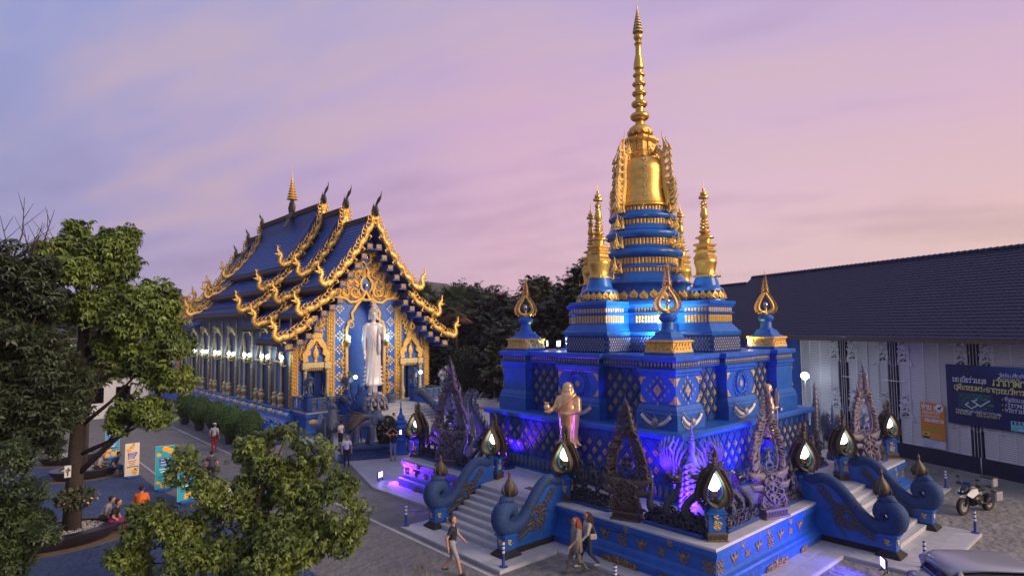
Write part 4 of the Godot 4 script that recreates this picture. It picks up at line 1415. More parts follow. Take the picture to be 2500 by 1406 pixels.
func terrace_sculptures() -> void:
	var P := func(x: float, z: float) -> Vector3: return Vector3(CX + x, TY, CZ + z)
	var L := -PI / 2
	flame_arch("dark pointed flame arch on the near road side edge of the terrace", P.call(-7.65, 4.75), L + 0.35, 1.0, M.archstone, M.statuedark)
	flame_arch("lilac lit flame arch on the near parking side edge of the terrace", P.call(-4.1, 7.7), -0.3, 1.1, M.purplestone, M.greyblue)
	flame_arch("tall violet lit flame arch on the terrace edge towards the hall", P.call(-7.35, -5.3), L + 0.3, 1.25, M.purplestone, M.statuedark)
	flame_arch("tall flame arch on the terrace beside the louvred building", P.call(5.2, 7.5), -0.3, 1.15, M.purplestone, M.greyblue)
	naga_group("three dark serpent heads rearing beside the near corner lamp, road side", P.call(-7.45, 6.4), L, 2.1, [[-0.75, 1.0, -0.25, 0.2], [-0.1, 1.15, -0.1, -0.4], [0.6, 1.25, -0.35, -0.9]])
	naga_group("dark serpent heads rearing beside the near corner lamp, parking side", P.call(-5.75, 7.45), 0.0, 1.9, [[-0.6, 1.1, 0.2, 0.4], [0.0, 1.2, 0.3, 0.9], [0.6, 0.95, 0.1, 0.2]])
	naga_group("dark serpent heads between the far lamp of the road side steps and the tall arch", P.call(-7.4, -3.7), L, 2.0, [[-0.5, 1.2, -0.3, 0.3], [0.1, 1.0, 0.2, -0.3], [0.7, 1.1, -0.1, 0.2]])
	naga_group("serpent heads beside the far lamp of the parking side steps", P.call(3.7, 7.4), 0.0, 1.6, [[-0.4, 1.0, 0.2, 0.3], [0.3, 1.15, 0.2, 0.7]])
	naga_group("serpent heads at the terrace end by the louvred building", P.call(6.7, 7.4), 0.0, 1.5, [[-0.3, 1.1, 0.1, 0.3], [0.35, 0.9, 0.2, 0.7]])
	guardian_group("two dark guardian figures on a scroll base by the road side steps", P.call(-7.35, 3.0), L, 3, M.statuedark)
	guardian_group("dark guardian figures on a pale scroll base by the parking side steps", P.call(-2.45, 7.4), 0.0, 3, M.statuedark)
	guardian_group("violet lit guardian figures beside the lamp nearest the hall", P.call(-7.2, -6.9), L, 3, M.statuedark)
	garuda("blue winged figure with a tall spiked crown at the near corner of the chedi", P.call(-5.75, 5.95), -PI / 4 - 0.05, 1.0, M.wingblue)
	garuda("winged figure at the chedi corner towards the hall", P.call(-5.9, -5.9), -PI * 0.75, 0.85, M.silverblue)
	garuda("winged figure at the chedi corner towards the louvred building", P.call(6.0, 5.9), PI / 4, 0.85, M.greyblue)
	# small dark figures crouching at the foot of the lattice wall
	guardian_group("dark serpent figures against the lattice wall behind the far stair lamp", P.call(-5.9, -3.6), L, 2, M.statuedark)
	guardian_group("dark figures against the lattice wall beside the parking side steps", P.call(3.9, 5.9), 0.0, 2, M.statuedark)
	# tall tail flames rising beyond the terrace
	for q in [[7.9, 4.4, 0.4, 1.1, "tall flame tail of a dragon sculpture beside the louvred building"], [-5.5, -7.6, -1.4, 1.15, "silver flame tail of a dragon sculpture behind the terrace lamp nearest the hall"], [-3.9, -7.9, -1.2, 1.0, "smaller silver flame tail of a dragon sculpture behind the tall arch"]]:
		var t := thing("dragon_tail", q[4], "sculpture", P.call(q[0], q[1]), q[2], "dragon tails behind the terrace")
		var b := B.new()
		var ps := []
		for k in 15:
			var tt := k / 14.0
			ps.append(Vector3(0.55 * sin(tt * 6.0) * (1 - tt * 0.6), 2.9 * tt, 0))
		b.tube(ps, [0.3, 0.3, 0.28, 0.27, 0.26, 0.24, 0.22, 0.2, 0.18, 0.16, 0.13, 0.1, 0.07, 0.04, 0.01], 8)
		obj("tail", b, M.greyblue, t, T2(Vector3.ZERO, 0, Vector3.ONE * q[3]))
		b = B.new()
		for k in range(1, 14):
			for e in [-1, 1]:
				b.add(KN, T2(ps[k] + Vector3(e * 0.12, 0, 0), -e * (1.0 - k * 0.05), Vector3(e * 0.8, 0.6 - 0.02 * k, 1.2)))
		obj("tail_flames", b, M.silverblue, t, T2(Vector3.ZERO, 0, Vector3.ONE * q[3]))

func monk_statues() -> void:
	var P := func(x: float, y: float, z: float) -> Vector3: return Vector3(x, y, z)
	# stout monk holding a pot
	var t := thing("gold_monk_statue", "stout gold monk statue holding out a pot, above the road side steps", "statue", Vector3(CX - 5.8, 1.55, CZ + 0.5), -PI / 2 + 0.3, "gold monk statues on the chedi")
	var b := B.new()
	b.lathe(prof([0.5, 0, 0.5, 0.12, 0.36, 0.2, 0.3, 0.6, 0.4, 0.85, 0.46, 0.95, 0.46, 1.05, 0.4, 1.1, 0, 1.1]), 14)
	obj("pedestal", b, M.bluedeep, t)
	b = B.new()
	body_mesh([[P.call(0, 2.95, 0.02), P.call(0, 3.15, 0.0), 0.34, 0.32, Color.WHITE], [P.call(-0.22, 2.9, -0.03), P.call(0.22, 2.9, -0.03), 0.27, 0.27, Color.WHITE], [P.call(0, 3.42, 0.03), P.call(0, 3.55, 0.03), 0.2, 0.21, Color.WHITE], [P.call(0, 3.2, 0), P.call(0, 3.45, 0.02), 0.16, 0.14, Color.WHITE],
		[P.call(-0.38, 3.05, 0), P.call(-0.5, 2.72, 0.1), 0.16, 0.13, Color.WHITE], [P.call(-0.5, 2.72, 0.1), P.call(-0.62, 2.62, 0.55), 0.12, 0.08, Color.WHITE], [P.call(-0.62, 2.62, 0.55), P.call(-0.62, 2.63, 0.7), 0.075, 0.06, Color.WHITE],
		[P.call(0.38, 3.05, 0), P.call(0.46, 2.68, 0.12), 0.17, 0.14, Color.WHITE], [P.call(0.46, 2.68, 0.12), P.call(0.1, 2.55, 0.42), 0.13, 0.09, Color.WHITE], [P.call(0.1, 2.55, 0.42), P.call(-0.05, 2.56, 0.45), 0.08, 0.06, Color.WHITE],
		[P.call(0, 3.5, 0.2), P.call(0, 3.44, 0.245), 0.035, 0.04, Color.WHITE], [P.call(-0.2, 3.5, 0.02), P.call(-0.21, 3.36, 0.02), 0.045, 0.05, Color.WHITE], [P.call(0.2, 3.5, 0.02), P.call(0.21, 3.36, 0.02), 0.045, 0.05, Color.WHITE], [P.call(-0.1, 3.42, 0.14), P.call(0.1, 3.42, 0.14), 0.08, 0.08, Color.WHITE]], 0.03, 0.06, b)
	for e in [-1, 1]:  # brows, mouth
		b.tube([Vector3(e * 0.03, 3.555, 0.222), Vector3(e * 0.09, 3.575, 0.205), Vector3(e * 0.15, 3.55, 0.165)], [0.012, 0.016, 0.01], 5)
		for k in 5:
			var hx := -0.62 + (k - 2) * 0.03 if e < 0 else -0.05
			b.tube([Vector3(hx, 2.62 if e < 0 else 2.52 + k * 0.03, 0.7 if e < 0 else 0.47), Vector3(hx if e < 0 else -0.17 + absf(k - 2) * 0.02, 2.66 if e < 0 else 2.52 + k * 0.03, (0.82 - absf(k - 2) * 0.02) if e < 0 else 0.5)], [0.022, 0.014], 5)
	b.tube([Vector3(-0.06, 3.385, 0.22), Vector3(0, 3.378, 0.235), Vector3(0.06, 3.385, 0.22)], [0.006, 0.013, 0.006], 5)
	obj("body", b, M.goldstatue, t)
	b = B.new()
	b.loft([[Vector3(0, 1.22, 0), 0.4, 0.3], [Vector3(0, 1.3, 0), 0.36, 0.27], [Vector3(0, 1.8, 0), 0.36, 0.29], [Vector3(0, 2.3, 0), 0.42, 0.34], [Vector3(0, 2.7, 0.02), 0.45, 0.38], [Vector3(0, 2.95, 0), 0.4, 0.35]], 40, 0.045, 17)
	for k in 9:
		b.tube([Vector3(-0.42 + k * 0.02, 2.45 - k * 0.1, 0.1), Vector3(-0.2 + k * 0.02, 2.62 - k * 0.12, 0.37), Vector3(0.1, 2.82 - k * 0.12, 0.41), Vector3(0.32, 3.1 - k * 0.1, 0.28)], [0.02, 0.03, 0.03, 0.012], 5)
	b.tube([Vector3(0.36, 3.28, 0.1), Vector3(0.2, 3.1, 0.32), Vector3(-0.1, 2.85, 0.4), Vector3(-0.4, 2.6, 0.25)], [0.09, 0.08, 0.07, 0.05], 6)
	for e in [-1, 1]:
		b.tube([Vector3(e * 0.3, 1.6, 0), Vector3(e * 0.42, 1.35, 0.02), Vector3(e * 0.56, 1.32, 0.05)], [0.06, 0.07, 0.01], 5)
		b.ball(Vector3(e * 0.14, 1.16, 0.12), Vector3(0.1, 0.08, 0.2), 8, 5)
	obj("robe", b, M.goldstatue, t)
	b = B.new()
	b.lathe(prof([0.08, 2.68, 0.13, 2.76, 0.12, 2.86, 0.07, 2.92, 0.1, 2.98]), 12, Vector3(-0.62, 0, 0.66))
	obj("pot", b, M.goldstatue, t)
	# slender monk with a fan
	t = thing("gold_monk_statue", "slender gold monk statue with a round fan, above the parking side steps", "statue", Vector3(CX - 0.5, 1.5, CZ + 6.05), 0.75, "gold monk statues on the chedi")
	b = B.new()
	b.lathe(prof([0.4, 0, 0.4, 0.12, 0.28, 0.2, 0.25, 0.9, 0.34, 1.1, 0.38, 1.2, 0.38, 1.62, 0, 1.65]), 14)
	obj("pedestal", b, M.bluedeep, t)
	b = B.new()
	body_mesh([[P.call(0, 2.75, 0), P.call(0, 3.1, 0), 0.17, 0.19, Color.WHITE], [P.call(-0.13, 3.15, 0), P.call(0.13, 3.15, 0), 0.11, 0.11, Color.WHITE], [P.call(0, 3.2, 0), P.call(0, 3.4, 0.02), 0.075, 0.07, Color.WHITE], [P.call(0, 3.5, 0.03), P.call(0, 3.58, 0.02), 0.13, 0.135, Color.WHITE], [P.call(0, 3.52, 0.15), P.call(0, 3.48, 0.17), 0.025, 0.025, Color.WHITE], [P.call(-0.13, 3.55, 0), P.call(-0.135, 3.42, 0), 0.025, 0.03, Color.WHITE], [P.call(0.13, 3.55, 0), P.call(0.135, 3.42, 0), 0.025, 0.03, Color.WHITE],
		[P.call(-0.2, 3.12, 0), P.call(-0.26, 2.8, 0.05), 0.085, 0.07, Color.WHITE], [P.call(-0.26, 2.8, 0.05), P.call(-0.05, 2.78, 0.28), 0.06, 0.045, Color.WHITE], [P.call(0.2, 3.12, 0), P.call(0.27, 2.8, 0.05), 0.085, 0.07, Color.WHITE], [P.call(0.27, 2.8, 0.05), P.call(0.2, 2.78, 0.32), 0.06, 0.045, Color.WHITE], [P.call(0.2, 2.78, 0.32), P.call(0.2, 2.8, 0.42), 0.045, 0.04, Color.WHITE]], 0.026, 0.045, b)
	for e in [-1, 1]:
		for k in 4:
			b.tube([Vector3(e * 0.2 - (0.15 if e < 0 else 0.0), 2.75 + k * 0.025, 0.36), Vector3(e * 0.2 - (0.15 if e < 0 else 0.0) + 0.05, 2.75 + k * 0.025, 0.42)], [0.016, 0.012], 5)
	obj("body", b, M.goldstatue, t)
	b = B.new()
	b.loft([[Vector3(0, 1.72, 0), 0.26, 0.2], [Vector3(0, 1.8, 0), 0.2, 0.16], [Vector3(0, 2.2, 0), 0.2, 0.16], [Vector3(0, 2.55, 0), 0.22, 0.19], [Vector3(0, 2.8, 0), 0.18, 0.17]], 30, 0.05, 9)
	for k in 8:
		b.lathe(prof([0.205, 0, 0.225, 0.03, 0.205, 0.06]), 16, Vector3(0, 1.85 + k * 0.1, 0), Basis.from_scale(Vector3(1, 1, 0.85)) * Basis(Vector3.BACK, 0.12))
	for k in 4:
		b.tube([Vector3(-0.2 + k * 0.03, 2.75, 0.1), Vector3(0, 2.95 - k * 0.05, 0.2), Vector3(0.18, 3.15 - k * 0.05, 0.1)], [0.01, 0.02, 0.01], 5)
	for e in [-1, 1]:
		b.ball(Vector3(e * 0.09, 1.68, 0.1), Vector3(0.06, 0.05, 0.14), 8, 5)
	obj("robe", b, M.goldstatue, t)
	b = B.new()
	b.tube([Vector3(0.3, 2.0, 0.42), Vector3(0.3, 3.0, 0.42)], [0.02, 0.02], 6)
	b.ball(Vector3(0.3, 3.12, 0.42), Vector3(0.24, 0.32, 0.035), 16, 8)
	b.add(FL, T2(Vector3(0.3, 3.4, 0.42), 0, Vector3(0.25, 0.18, 0.4)))
	b.tube(spiral(0.12, 1.0, 16, 0, 0.0).map(func(p): return p * Vector3(1, 1.25, 1) + Vector3(0.3, 3.12, 0.455)), taper(0.015, 0.015, 16), 4)
	obj("fan", b, M.goldpale, t)

func floodlights() -> void:
	var b := B.new()
	b.bbox(Vector3(0, 0.3, 0), Vector3(0.36, 0.28, 0.08), 0.02)
	b.tube([Vector3(-0.2, 0.3, 0), Vector3(-0.2, 0.06, 0), Vector3(0.2, 0.06, 0), Vector3(0.2, 0.3, 0)], [0.015, 0.015, 0.015, 0.015], 5)
	for e in [-1, 1]:
		b.tube([Vector3(e * 0.12, 0.08, 0), Vector3(e * 0.18, 0, 0.1)], [0.02, 0.02], 5)
	var body := b.mesh(M.black)
	b = B.new()
	for e in [-1, 1]:
		b.box(Vector3(e * 0.08, 0.3, 0.045), Vector3(0.14, 0.24, 0.012))
	var led := b.mesh(M.ledviolet)
	var ledw := b.mesh(M.ledwhite)
	var V := Color(0.50, 0.20, 1.0)
	var W := Color(0.80, 0.92, 1.0)
	# [x, y, z, target x y z, colour, energy, angle, lit face seen, label]
	var q := [
		[15.2, 0.1, -26.9, 17.0, 1.6, -22.5, V, 9.0, 50.0, "floodlight with a violet beam standing on the white pavement left of the terrace"],
		[20.6, 0.1, -6.6, 18.5, 1.2, -9.3, Color(0.32, 0.3, 1.0), 2.2, 60.0, "floodlight with a violet beam on the pavement by the parking side steps"],
		[16.6, TY, -10.3, 18.0, 2.9, -11.3, V, 6.0, 55.0, "violet floodlight on the terrace aimed at the corner winged figure"],
		[18.6, TY, -10.0, 20.0, 3.0, -9.6, Color(0.5, 0.25, 1.0), 1.6, 45.0, "violet floodlight behind the lilac flame arch"],
		[16.9, TY, -12.9, 19.3, 5.0, -12.6, V, 3.0, 34.0, "violet floodlight on the terrace before the lattice wall, road side"],
		[17.2, TY, -24.2, 16.3, 3.4, -22.2, Color(0.42, 0.3, 1.0), 3.0, 55.0, "violet floodlight behind the tall flame arch"],
		[29.8, TY, -10.8, 29.0, 3.6, -9.6, V, 3.0, 55.0, "violet floodlight behind the flame arch by the louvred building"],
		[21.5, TY, -10.4, 21.2, 5.3, -12.6, Color(0.12, 0.2, 1.0), 3.6, 60.0, "blue floodlight on the terrace before the lattice wall, parking side"],
		[17.2, TY, -20.6, 19.0, 5.2, -20.8, V, 5.0, 60.0, "violet floodlight on the terrace below the far pier"]]
	for e in q:
		var at := Vector3(e[0], e[1], e[2])
		var to := Vector3(e[3], e[4], e[5])
		var d := (to - at).normalized()
		var t := thing("floodlight", e[9], "floodlight", at, atan2(d.x, d.z), "floodlights round the chedi")
		var h := put("housing", body, t)
		put("light_panel", led, h)
		spot(at + Vector3(0, 0.32, 0) + d * 0.1, to, e[6], e[7] * 5.0, e[8], 0.15)
	# on the roof of the lower body, behind the gold boxes, lighting the upper tiers
	for e in [[-3.0, 2.95, -2.2, 8.6, 1.6, W, 3.0, "left of the near gold box, facing inwards"], [-3.0, -2.75, -2.6, 7.0, -1.2, W, 3.4, "behind the far left gold box"], [2.9, 2.9, 1.7, 8.4, 2.2, W, 1.7, "right of the near gold box"], [-3.1, -3.3, -3.94, 7.2, -3.94, Color(1.0, 0.9, 0.2), 0.9, "lighting the far left gold box yellow"], [3.2, 3.3, 3.94, 7.4, 3.94, Color(1.0, 0.9, 0.2), 0.7, "lighting the right gold box yellow"], [-2.7, 3.25, -1.0, 10.5, 0.5, Color(1.0, 0.92, 0.7), 1.6, "tilted up at the round tiers"]]:
		var at := Vector3(CX + e[0], 6.4, CZ + e[1])
		var to := Vector3(CX + e[2], e[3], CZ + e[4])
		var d := (to - at).normalized()
		var t := thing("floodlight", "small floodlight on the chedi cornice " + e[7], "floodlight", at, atan2(d.x, d.z), "floodlights round the chedi")
		put("housing", body, t)
		put("light_panel", ledw, t)
		spot(at + Vector3(0, 0.34, 0) + d * 0.1, to, e[5], e[6] * 6.0, 60.0, 0.15)

const VX := 23.7
const VZ := -44.3
const RT1 := [0.55, 15.0, 1.2, 13.8, 2.15, 12.5, 3.1, 11.4, 3.85, 10.7]
const RT2 := [3.3, 10.1, 4.3, 9.3, 5.65, 8.6]
const RT3 := [5.1, 8.0, 6.1, 7.2, 7.25, 6.7]
const LV := [[0.0, 0.0, 16.15], [-0.32, 1.05, 17.55], [-0.57, 2.25, 18.65]]

func roof_line(t: Array, lv: Array, top := false) -> Array:
	var r := []
	if top:
		r.append(Vector2(0, lv[2]))
	for p in prof(t):
		r.append(Vector2(maxf(p.x + lv[0], 0.12), p.y + lv[1]))
	return r

func resample(l: Array, step: float) -> Array:
	var r := [l[0]]
	var left := step
	for i in l.size() - 1:
		var a: Vector2 = l[i]
		var d: float = a.distance_to(l[i + 1])
		var at := 0.0
		while d - at > left:
			at += left
			r.append(a.lerp(l[i + 1], at / d))
			left = step
		left -= d - at
	r.append(l[-1])
	return r

func naga_board(l: Array, head := true) -> B:  # serpent bargeboard running down the right slope in the xy plane
	var b := B.new()
	var q := resample(l, 0.16)
	var ps := []
	var rs := []
	for i in q.size():
		var t: Vector2 = (q[mini(i + 1, q.size() - 1)] - q[maxi(i - 1, 0)]).normalized()
		var nrm := Vector2(-t.y, t.x)
		var wv := 0.07 * sin(i * 0.9)
		var p: Vector2 = q[i] + nrm * (0.02 + wv)
		ps.append(Vector3(p.x, p.y, 0))
		rs.append(0.22 + 0.05 * sin(i * 0.9 + 1.0))
		var at := atan2(t.y, t.x)
		if i % 2 == 0:
			b.add(FL, T2(Vector3(p.x, p.y, 0) + Vector3(nrm.x, nrm.y, 0) * 0.12, at + PI * 0.1, Vector3(0.95, 0.5, 0.7)))
		if i % 3 == 0:
			b.add(CURL, T2(Vector3(p.x, p.y, 0.1), at + i, Vector3(0.34, 0.34, 0.5)))
		if i % 7 == 3:
			b.add(CURL, T2(Vector3(p.x, p.y, 0.04) - Vector3(nrm.x, nrm.y, 0) * 0.22, at, Vector3(0.32, 0.32, 0.5)))
			b.add(FL, T2(Vector3(p.x, p.y, 0) - Vector3(nrm.x, nrm.y, 0) * 0.2, at - PI * 0.75, Vector3(0.8, 0.42, 0.8)))
	if head:
		var e: Vector3 = ps[-1]
		var base := ps.size()
		for k in [[0.22, -0.12, 0.25], [0.42, -0.05, 0.24], [0.56, 0.16, 0.22], [0.53, 0.42, 0.19], [0.45, 0.64, 0.17], [0.52, 0.84, 0.17], [0.68, 0.98, 0.14], [0.78, 1.18, 0.09], [0.76, 1.38, 0.05], [0.88, 1.6, 0.01]]:
			ps.append(e + Vector3(k[0], k[1], 0))
			rs.append(k[2])
		for k in 7:
			b.add(FL, T2(ps[base + 2 + k] + Vector3(-0.1, 0.02, 0), 0.75 - k * 0.08, Vector3(0.6, 0.34 - k * 0.02, 0.7)))
		b.tube([e + Vector3(0.55, 0.86, 0), e + Vector3(0.75, 0.82, 0), e + Vector3(0.92, 0.8, 0), e + Vector3(1.06, 0.86, 0)], [0.12, 0.1, 0.06, 0.01], 6, 0.7, Vector3.BACK)
		b.tube([e + Vector3(0.56, 0.74, 0), e + Vector3(0.74, 0.7, 0), e + Vector3(0.86, 0.66, 0)], [0.08, 0.05, 0.01], 5, 0.7, Vector3.BACK)
		for s in [-1, 1]:
			b.ball(e + Vector3(0.64, 0.93, s * 0.09), Vector3(0.035, 0.035, 0.02), 6, 4)
	b.tube(ps, rs, 6, 0.5, Vector3.BACK)
	b.add(KN, T2(ps[0] + Vector3(-0.05, 0.0, 0.02), 0.6, Vector3(0.5, 0.5, 0.6)))
	return b

func gold_panel(b: B, w: float, h: float, o: Vector3, k := 0.46) -> void:  # upright strip of carved flames
	b.box(o + Vector3(0, h / 2, -0.02), Vector3(w, h, 0.06))
	var n := int(h / (k * 0.62))
	for i in n:
		var y := (i + 0.2) * h / n
		for s in [-1, 1]:
			b.add(KN, T2(o + Vector3(s * w * 0.16, y, 0.04), -s * 0.2, Vector3(s * k * w / 0.6, k, 0.45)))
			b.add(FL, T2(o + Vector3(s * w * 0.4, y, 0.02), -s * 0.9, Vector3(s * 0.3, k * 0.5, 0.4)))
		b.ball(o + Vector3(0, y + 0.1, 0.06), Vector3(w * 0.13, 0.09, 0.05), 6, 4)

func chofa_mesh(s: float) -> Mesh:
	var b := B.new()
	b.tube([Vector3(0, -0.1, 0.1), Vector3(0, 0.3, 0.16), Vector3(0, 0.62, 0.06), Vector3(0, 0.85, 0.12), Vector3(0, 1.02, 0.35), Vector3(0, 1.18, 0.6), Vector3(0, 1.4, 0.78), Vector3(0, 1.75, 0.9)], [0.2, 0.19, 0.13, 0.12, 0.15, 0.13, 0.06, 0.01], 8, 0.7, Vector3.RIGHT)
	b.tube([Vector3(0, 0.95, 0.2), Vector3(0, 1.2, 0.3), Vector3(0, 1.32, 0.45)], [0.08, 0.06, 0.01], 5, 0.6, Vector3.RIGHT)
	b.ball(Vector3(0, 0.25, -0.3), Vector3(0.22, 0.3, 0.36), 9, 6)
	for k in 6:
		b.add(KN, Transform3D(Basis(Vector3.UP, PI / 2) * Basis(Vector3.BACK, -0.1 + k * 0.24), Vector3(0, 0.2, -0.35 - 0.03 * k)).scaled_local(Vector3(0.7, 1.0 - 0.11 * k, 1.2) * 0.9))
	for e in [-1, 1]:
		b.add(KN, Transform3D(Basis(Vector3.UP, PI / 2 + e * 0.3), Vector3(e * 0.16, 0.15, -0.2)).scaled_local(Vector3(0.7, 0.7, 0.8)))
	var o := B.new()
	o.add(b, Transform3D(Basis.from_scale(Vector3.ONE * s), Vector3.ZERO))
	return o.mesh(M.bronze)

func hall() -> void:
	var v := thing("temple_hall", "blue temple hall with tiered roofs edged with gold serpents and a carved gold pediment", "temple", Vector3(VX, 0, VZ))
	# ---- base with mouldings, terrace, steps
	var b := B.new()
	b.tiers(rect(-5.85, 5.85, -32.6, 0.0), prof([1.5, 0, 1.5, 0.22, 1.38, 0.3, 1.34, 0.6, 1.2, 0.68, 1.2, 0.78, 1.0, 0.86, 0.9, 0.98, 0.72, 1.02, 0.62, 1.3, 0.42, 1.46, 0.42, 1.62, 0.36, 1.65]))
	var base := obj("base", b, M.blue, v)
	var ov := B.new()
	ov.ball(Vector3.ZERO, Vector3(0.34, 0.17, 0.05), 10, 5)
	for k in 8:
		ov.add(FL, T2(Vector3.ZERO, k * TAU / 8, Vector3(0.3, 0.22, 0.3)))
	var ovm := ov.mesh(M.goldcarve)
	var dr := (EMB["leaf"] as B).mesh(M.goldcarve)
	var sqm := (EMB["square"] as B).mesh(M.goldcarve)
	var L := Basis(Vector3.UP, -PI / 2)
	for k in 16:
		var z := -0.9 - k * 2.05
		put("base_rosette", ovm, base, Transform3D(L, Vector3(-6.4, 1.38, z)).rotated_local(Vector3.RIGHT, -0.5))
		for s in [-1, 1]:
			put("base_leaf", dr, base, Transform3D(L, Vector3(-6.4, 1.5, z - 1.02)).rotated_local(Vector3.RIGHT, -0.5).scaled_local(Vector3(s, 1, 1)))
	for k in 32:
		put("base_flower", sqm, base, Transform3D(L, Vector3(-6.94, 0.9, -0.4 - k * 1.02)).rotated_local(Vector3.RIGHT, -0.6).scaled_local(Vector3(0.7, 0.6, 0.6)))
	b = B.new()
	b.tiers(rect(-5.9, -2.75, -0.3, 2.7), prof([0.25, 0, 0.25, 0.3, 0.1, 0.45, 0.05, 1.2, 0.12, 1.3, 0.12, 1.55]))
	var fb := obj("front_terrace", b, M.blue, v)
	b = B.new()
	b.tiers(rect(3.75, 5.9, -0.3, 2.7), prof([0.25, 0, 0.25, 0.3, 0.1, 0.45, 0.05, 1.2, 0.12, 1.3, 0.12, 1.55]))
	obj("front_terrace", b, M.blue, v)
	for k in 4:
		put("base_rosette", ovm, fb, T(Vector3(-5.5 + k * 0.85, 1.0, 2.78)))
	b = B.new()
	b.box(Vector3(-4.32, 1.605, 1.2), Vector3(3.4, 0.1, 3.24))
	b.box(Vector3(4.82, 1.605, 1.2), Vector3(2.3, 0.1, 3.24))
	b.box(Vector3(0.5, 1.6, 1.9), Vector3(6.2, 0.11, 4.4))
	obj("terrace_floor", b, M.marble1, v)
	for k in 9:
		b = B.new()
		b.bbox(Vector3(0.3, 1.655 - 0.17 * (k + 1) / 1.0 + 0.0, 4.25 + k * 0.31), Vector3(6.3, 0.17, 0.36), 0.012)
		if k < 8:
			b.box(Vector3(0.3, (1.655 - 0.17 * (k + 1) - 0.085) / 2, 4.2 + k * 0.31), Vector3(6.28, 1.655 - 0.17 * (k + 1) - 0.09, 0.25))
		obj("step", b, M["marble%d" % (k % 3)], v)
	# railing panels on the left and right terraces
	for e in [-1, 1]:
		var x0: float = -5.8 if e < 0 else 3.9
		var x1: float = -2.8 if e < 0 else 5.8
		b = B.new()
		b.box(Vector3((x0 + x1) / 2, 2.58, 2.6), Vector3(x1 - x0 + 0.3, 0.09, 0.26))
		b.box(Vector3(e * 5.78, 2.58, 1.3), Vector3(0.26, 0.088, 2.6))
		b.box(Vector3((x0 + x1) / 2, 1.74, 2.6), Vector3(x1 - x0 + 0.3, 0.16, 0.22))
		b.box(Vector3(e * 5.78, 1.74, 1.3), Vector3(0.22, 0.158, 2.6))
		var rl := obj("railing", b, M.greyblue, v)
		b = B.new()
		for k in 5:
			b.box(Vector3(lerpf(x0, x1, k / 4.0), 2.18, 2.6), Vector3(0.2, 0.74, 0.2))
		for k in 4:
			b.box(Vector3(e * 5.78, 2.18, 2.6 - k * 0.8), Vector3(0.2, 0.742, 0.2))
		obj("railing_post", b, M.blue, rl)
		for k in 4:
			b = B.new()
			var px := lerpf(x0, x1, (k + 0.5) / 4.0)
			b.box(Vector3(px, 2.17, 2.6), Vector3((x1 - x0) / 4 - 0.26, 0.66, 0.05))
			b.add(CURL, T(Vector3(px, 2.17, 2.64), 0, 0.5))
			b.add(EMB["cross"], T(Vector3(px, 2.17, 2.64), 0, 1.2))
			obj("railing_panel", b, M.greyblue, rl)
	# ---- walls
	var wl := StandardMaterial3D.new()  # a small fish scale pattern in grey and blue plaster
	var im := Image.create_empty(64, 64, false, Image.FORMAT_RGB8)
	for y in 64:
		for x in 64:
			var u := absf(fposmod(x / 32.0 + (0.5 if (y / 16) % 2 else 0.0), 1.0) - 0.5) * 2.0
			var w2 := (y % 16) / 16.0
			var on := absf(u - w2) < 0.22
			im.set_pixel(x, y, Color(0.36, 0.40, 0.50) if on else Color(0.07, 0.17, 0.36))
	wl.albedo_texture = ImageTexture.create_from_image(im)
	wl.uv1_triplanar = true
	wl.uv1_scale = Vector3.ONE * 1.6
	wl.roughness = 0.6
	M["scale_wall"] = wl
	for q in [[0.0, -4.0, 7.4], [-4.0, -8.2, 8.5], [-8.2, -23.4, 9.6], [-23.4, -27.8, 8.5], [-27.8, -32.2, 7.4]]:
		b = B.new()
		b.box(Vector3(-5.7, (q[2] + 1.65) / 2, (q[0] + q[1]) / 2), Vector3(0.3, q[2] - 1.65, q[0] - q[1]))
		obj("side_wall", b, wl, v)
		b = B.new()
		b.box(Vector3(5.7, (q[2] + 1.65) / 2, (q[0] + q[1]) / 2), Vector3(0.3, q[2] - 1.65, q[0] - q[1]))
		obj("side_wall", b, wl, v)
	b = B.new()
	b.box(Vector3(0, 4.5, -32.3), Vector3(11.6, 6.0, 0.3))
	obj("back_wall", b, M.blue, v)
	b = B.new()  # front wall: middle with a pointed niche, sides with doorways
	b.extr(arr2([-2.9, 1.65, -1.6, 1.65, -1.6, 7.6, -1.45, 8.0, -1.1, 8.15, -1.2, 8.6, -0.7, 9.3, 0, 10.2, 0.7, 9.3, 1.2, 8.6, 1.1, 8.15, 1.45, 8.0, 1.6, 7.6, 1.6, 1.65, 2.9, 1.65, 2.9, 11.0, 0, 15.4, -2.9, 11.0]), 0.3, T(Vector3(0, 0, -0.15)))
	obj("front_wall", b, M.blue, v)
	b = B.new()
	b.box(Vector3(0, 6.0, -1.15), Vector3(3.6, 8.8, 0.1))
	for e in [-1, 1]:
		b.box(Vector3(e * 1.72, 6.0, -0.7), Vector3(0.2, 8.8, 0.8))
	obj("niche_back", b, M.blue, v)
	for e in [-1, 1]:
		b = B.new()
		b.extr(arr2([e * 2.9, 1.65, e * 3.45, 1.65, e * 3.45, 4.75, e * 4.85, 4.75, e * 4.85, 1.65, e * 5.85, 1.65, e * 5.85, 7.3, e * 2.9, 9.8]), 0.3, T(Vector3(0, 0, -0.152)))
		obj("front_wall_side", b, M.blue, v)
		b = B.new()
		b.box(Vector3(e * 4.15, 3.2, -0.9), Vector3(1.8, 3.2, 0.06))  # black sheet standing in for the unlit interior behind the doors
		obj("interior_dark_panel", b, M.dark, v)
		b = B.new()
		b.box(Vector3(e * 4.15 - 0.36, 3.18, -0.5), Vector3(0.62, 3.05, 0.06), Basis(Vector3.UP, 0.5))
		b.box(Vector3(e * 4.15 + 0.42, 3.18, -0.5), Vector3(0.55, 3.05, 0.06), Basis(Vector3.UP, -0.6))
		obj("door", b, M.bluedeep, v)
	# ---- gold carving of the front
	b = B.new()
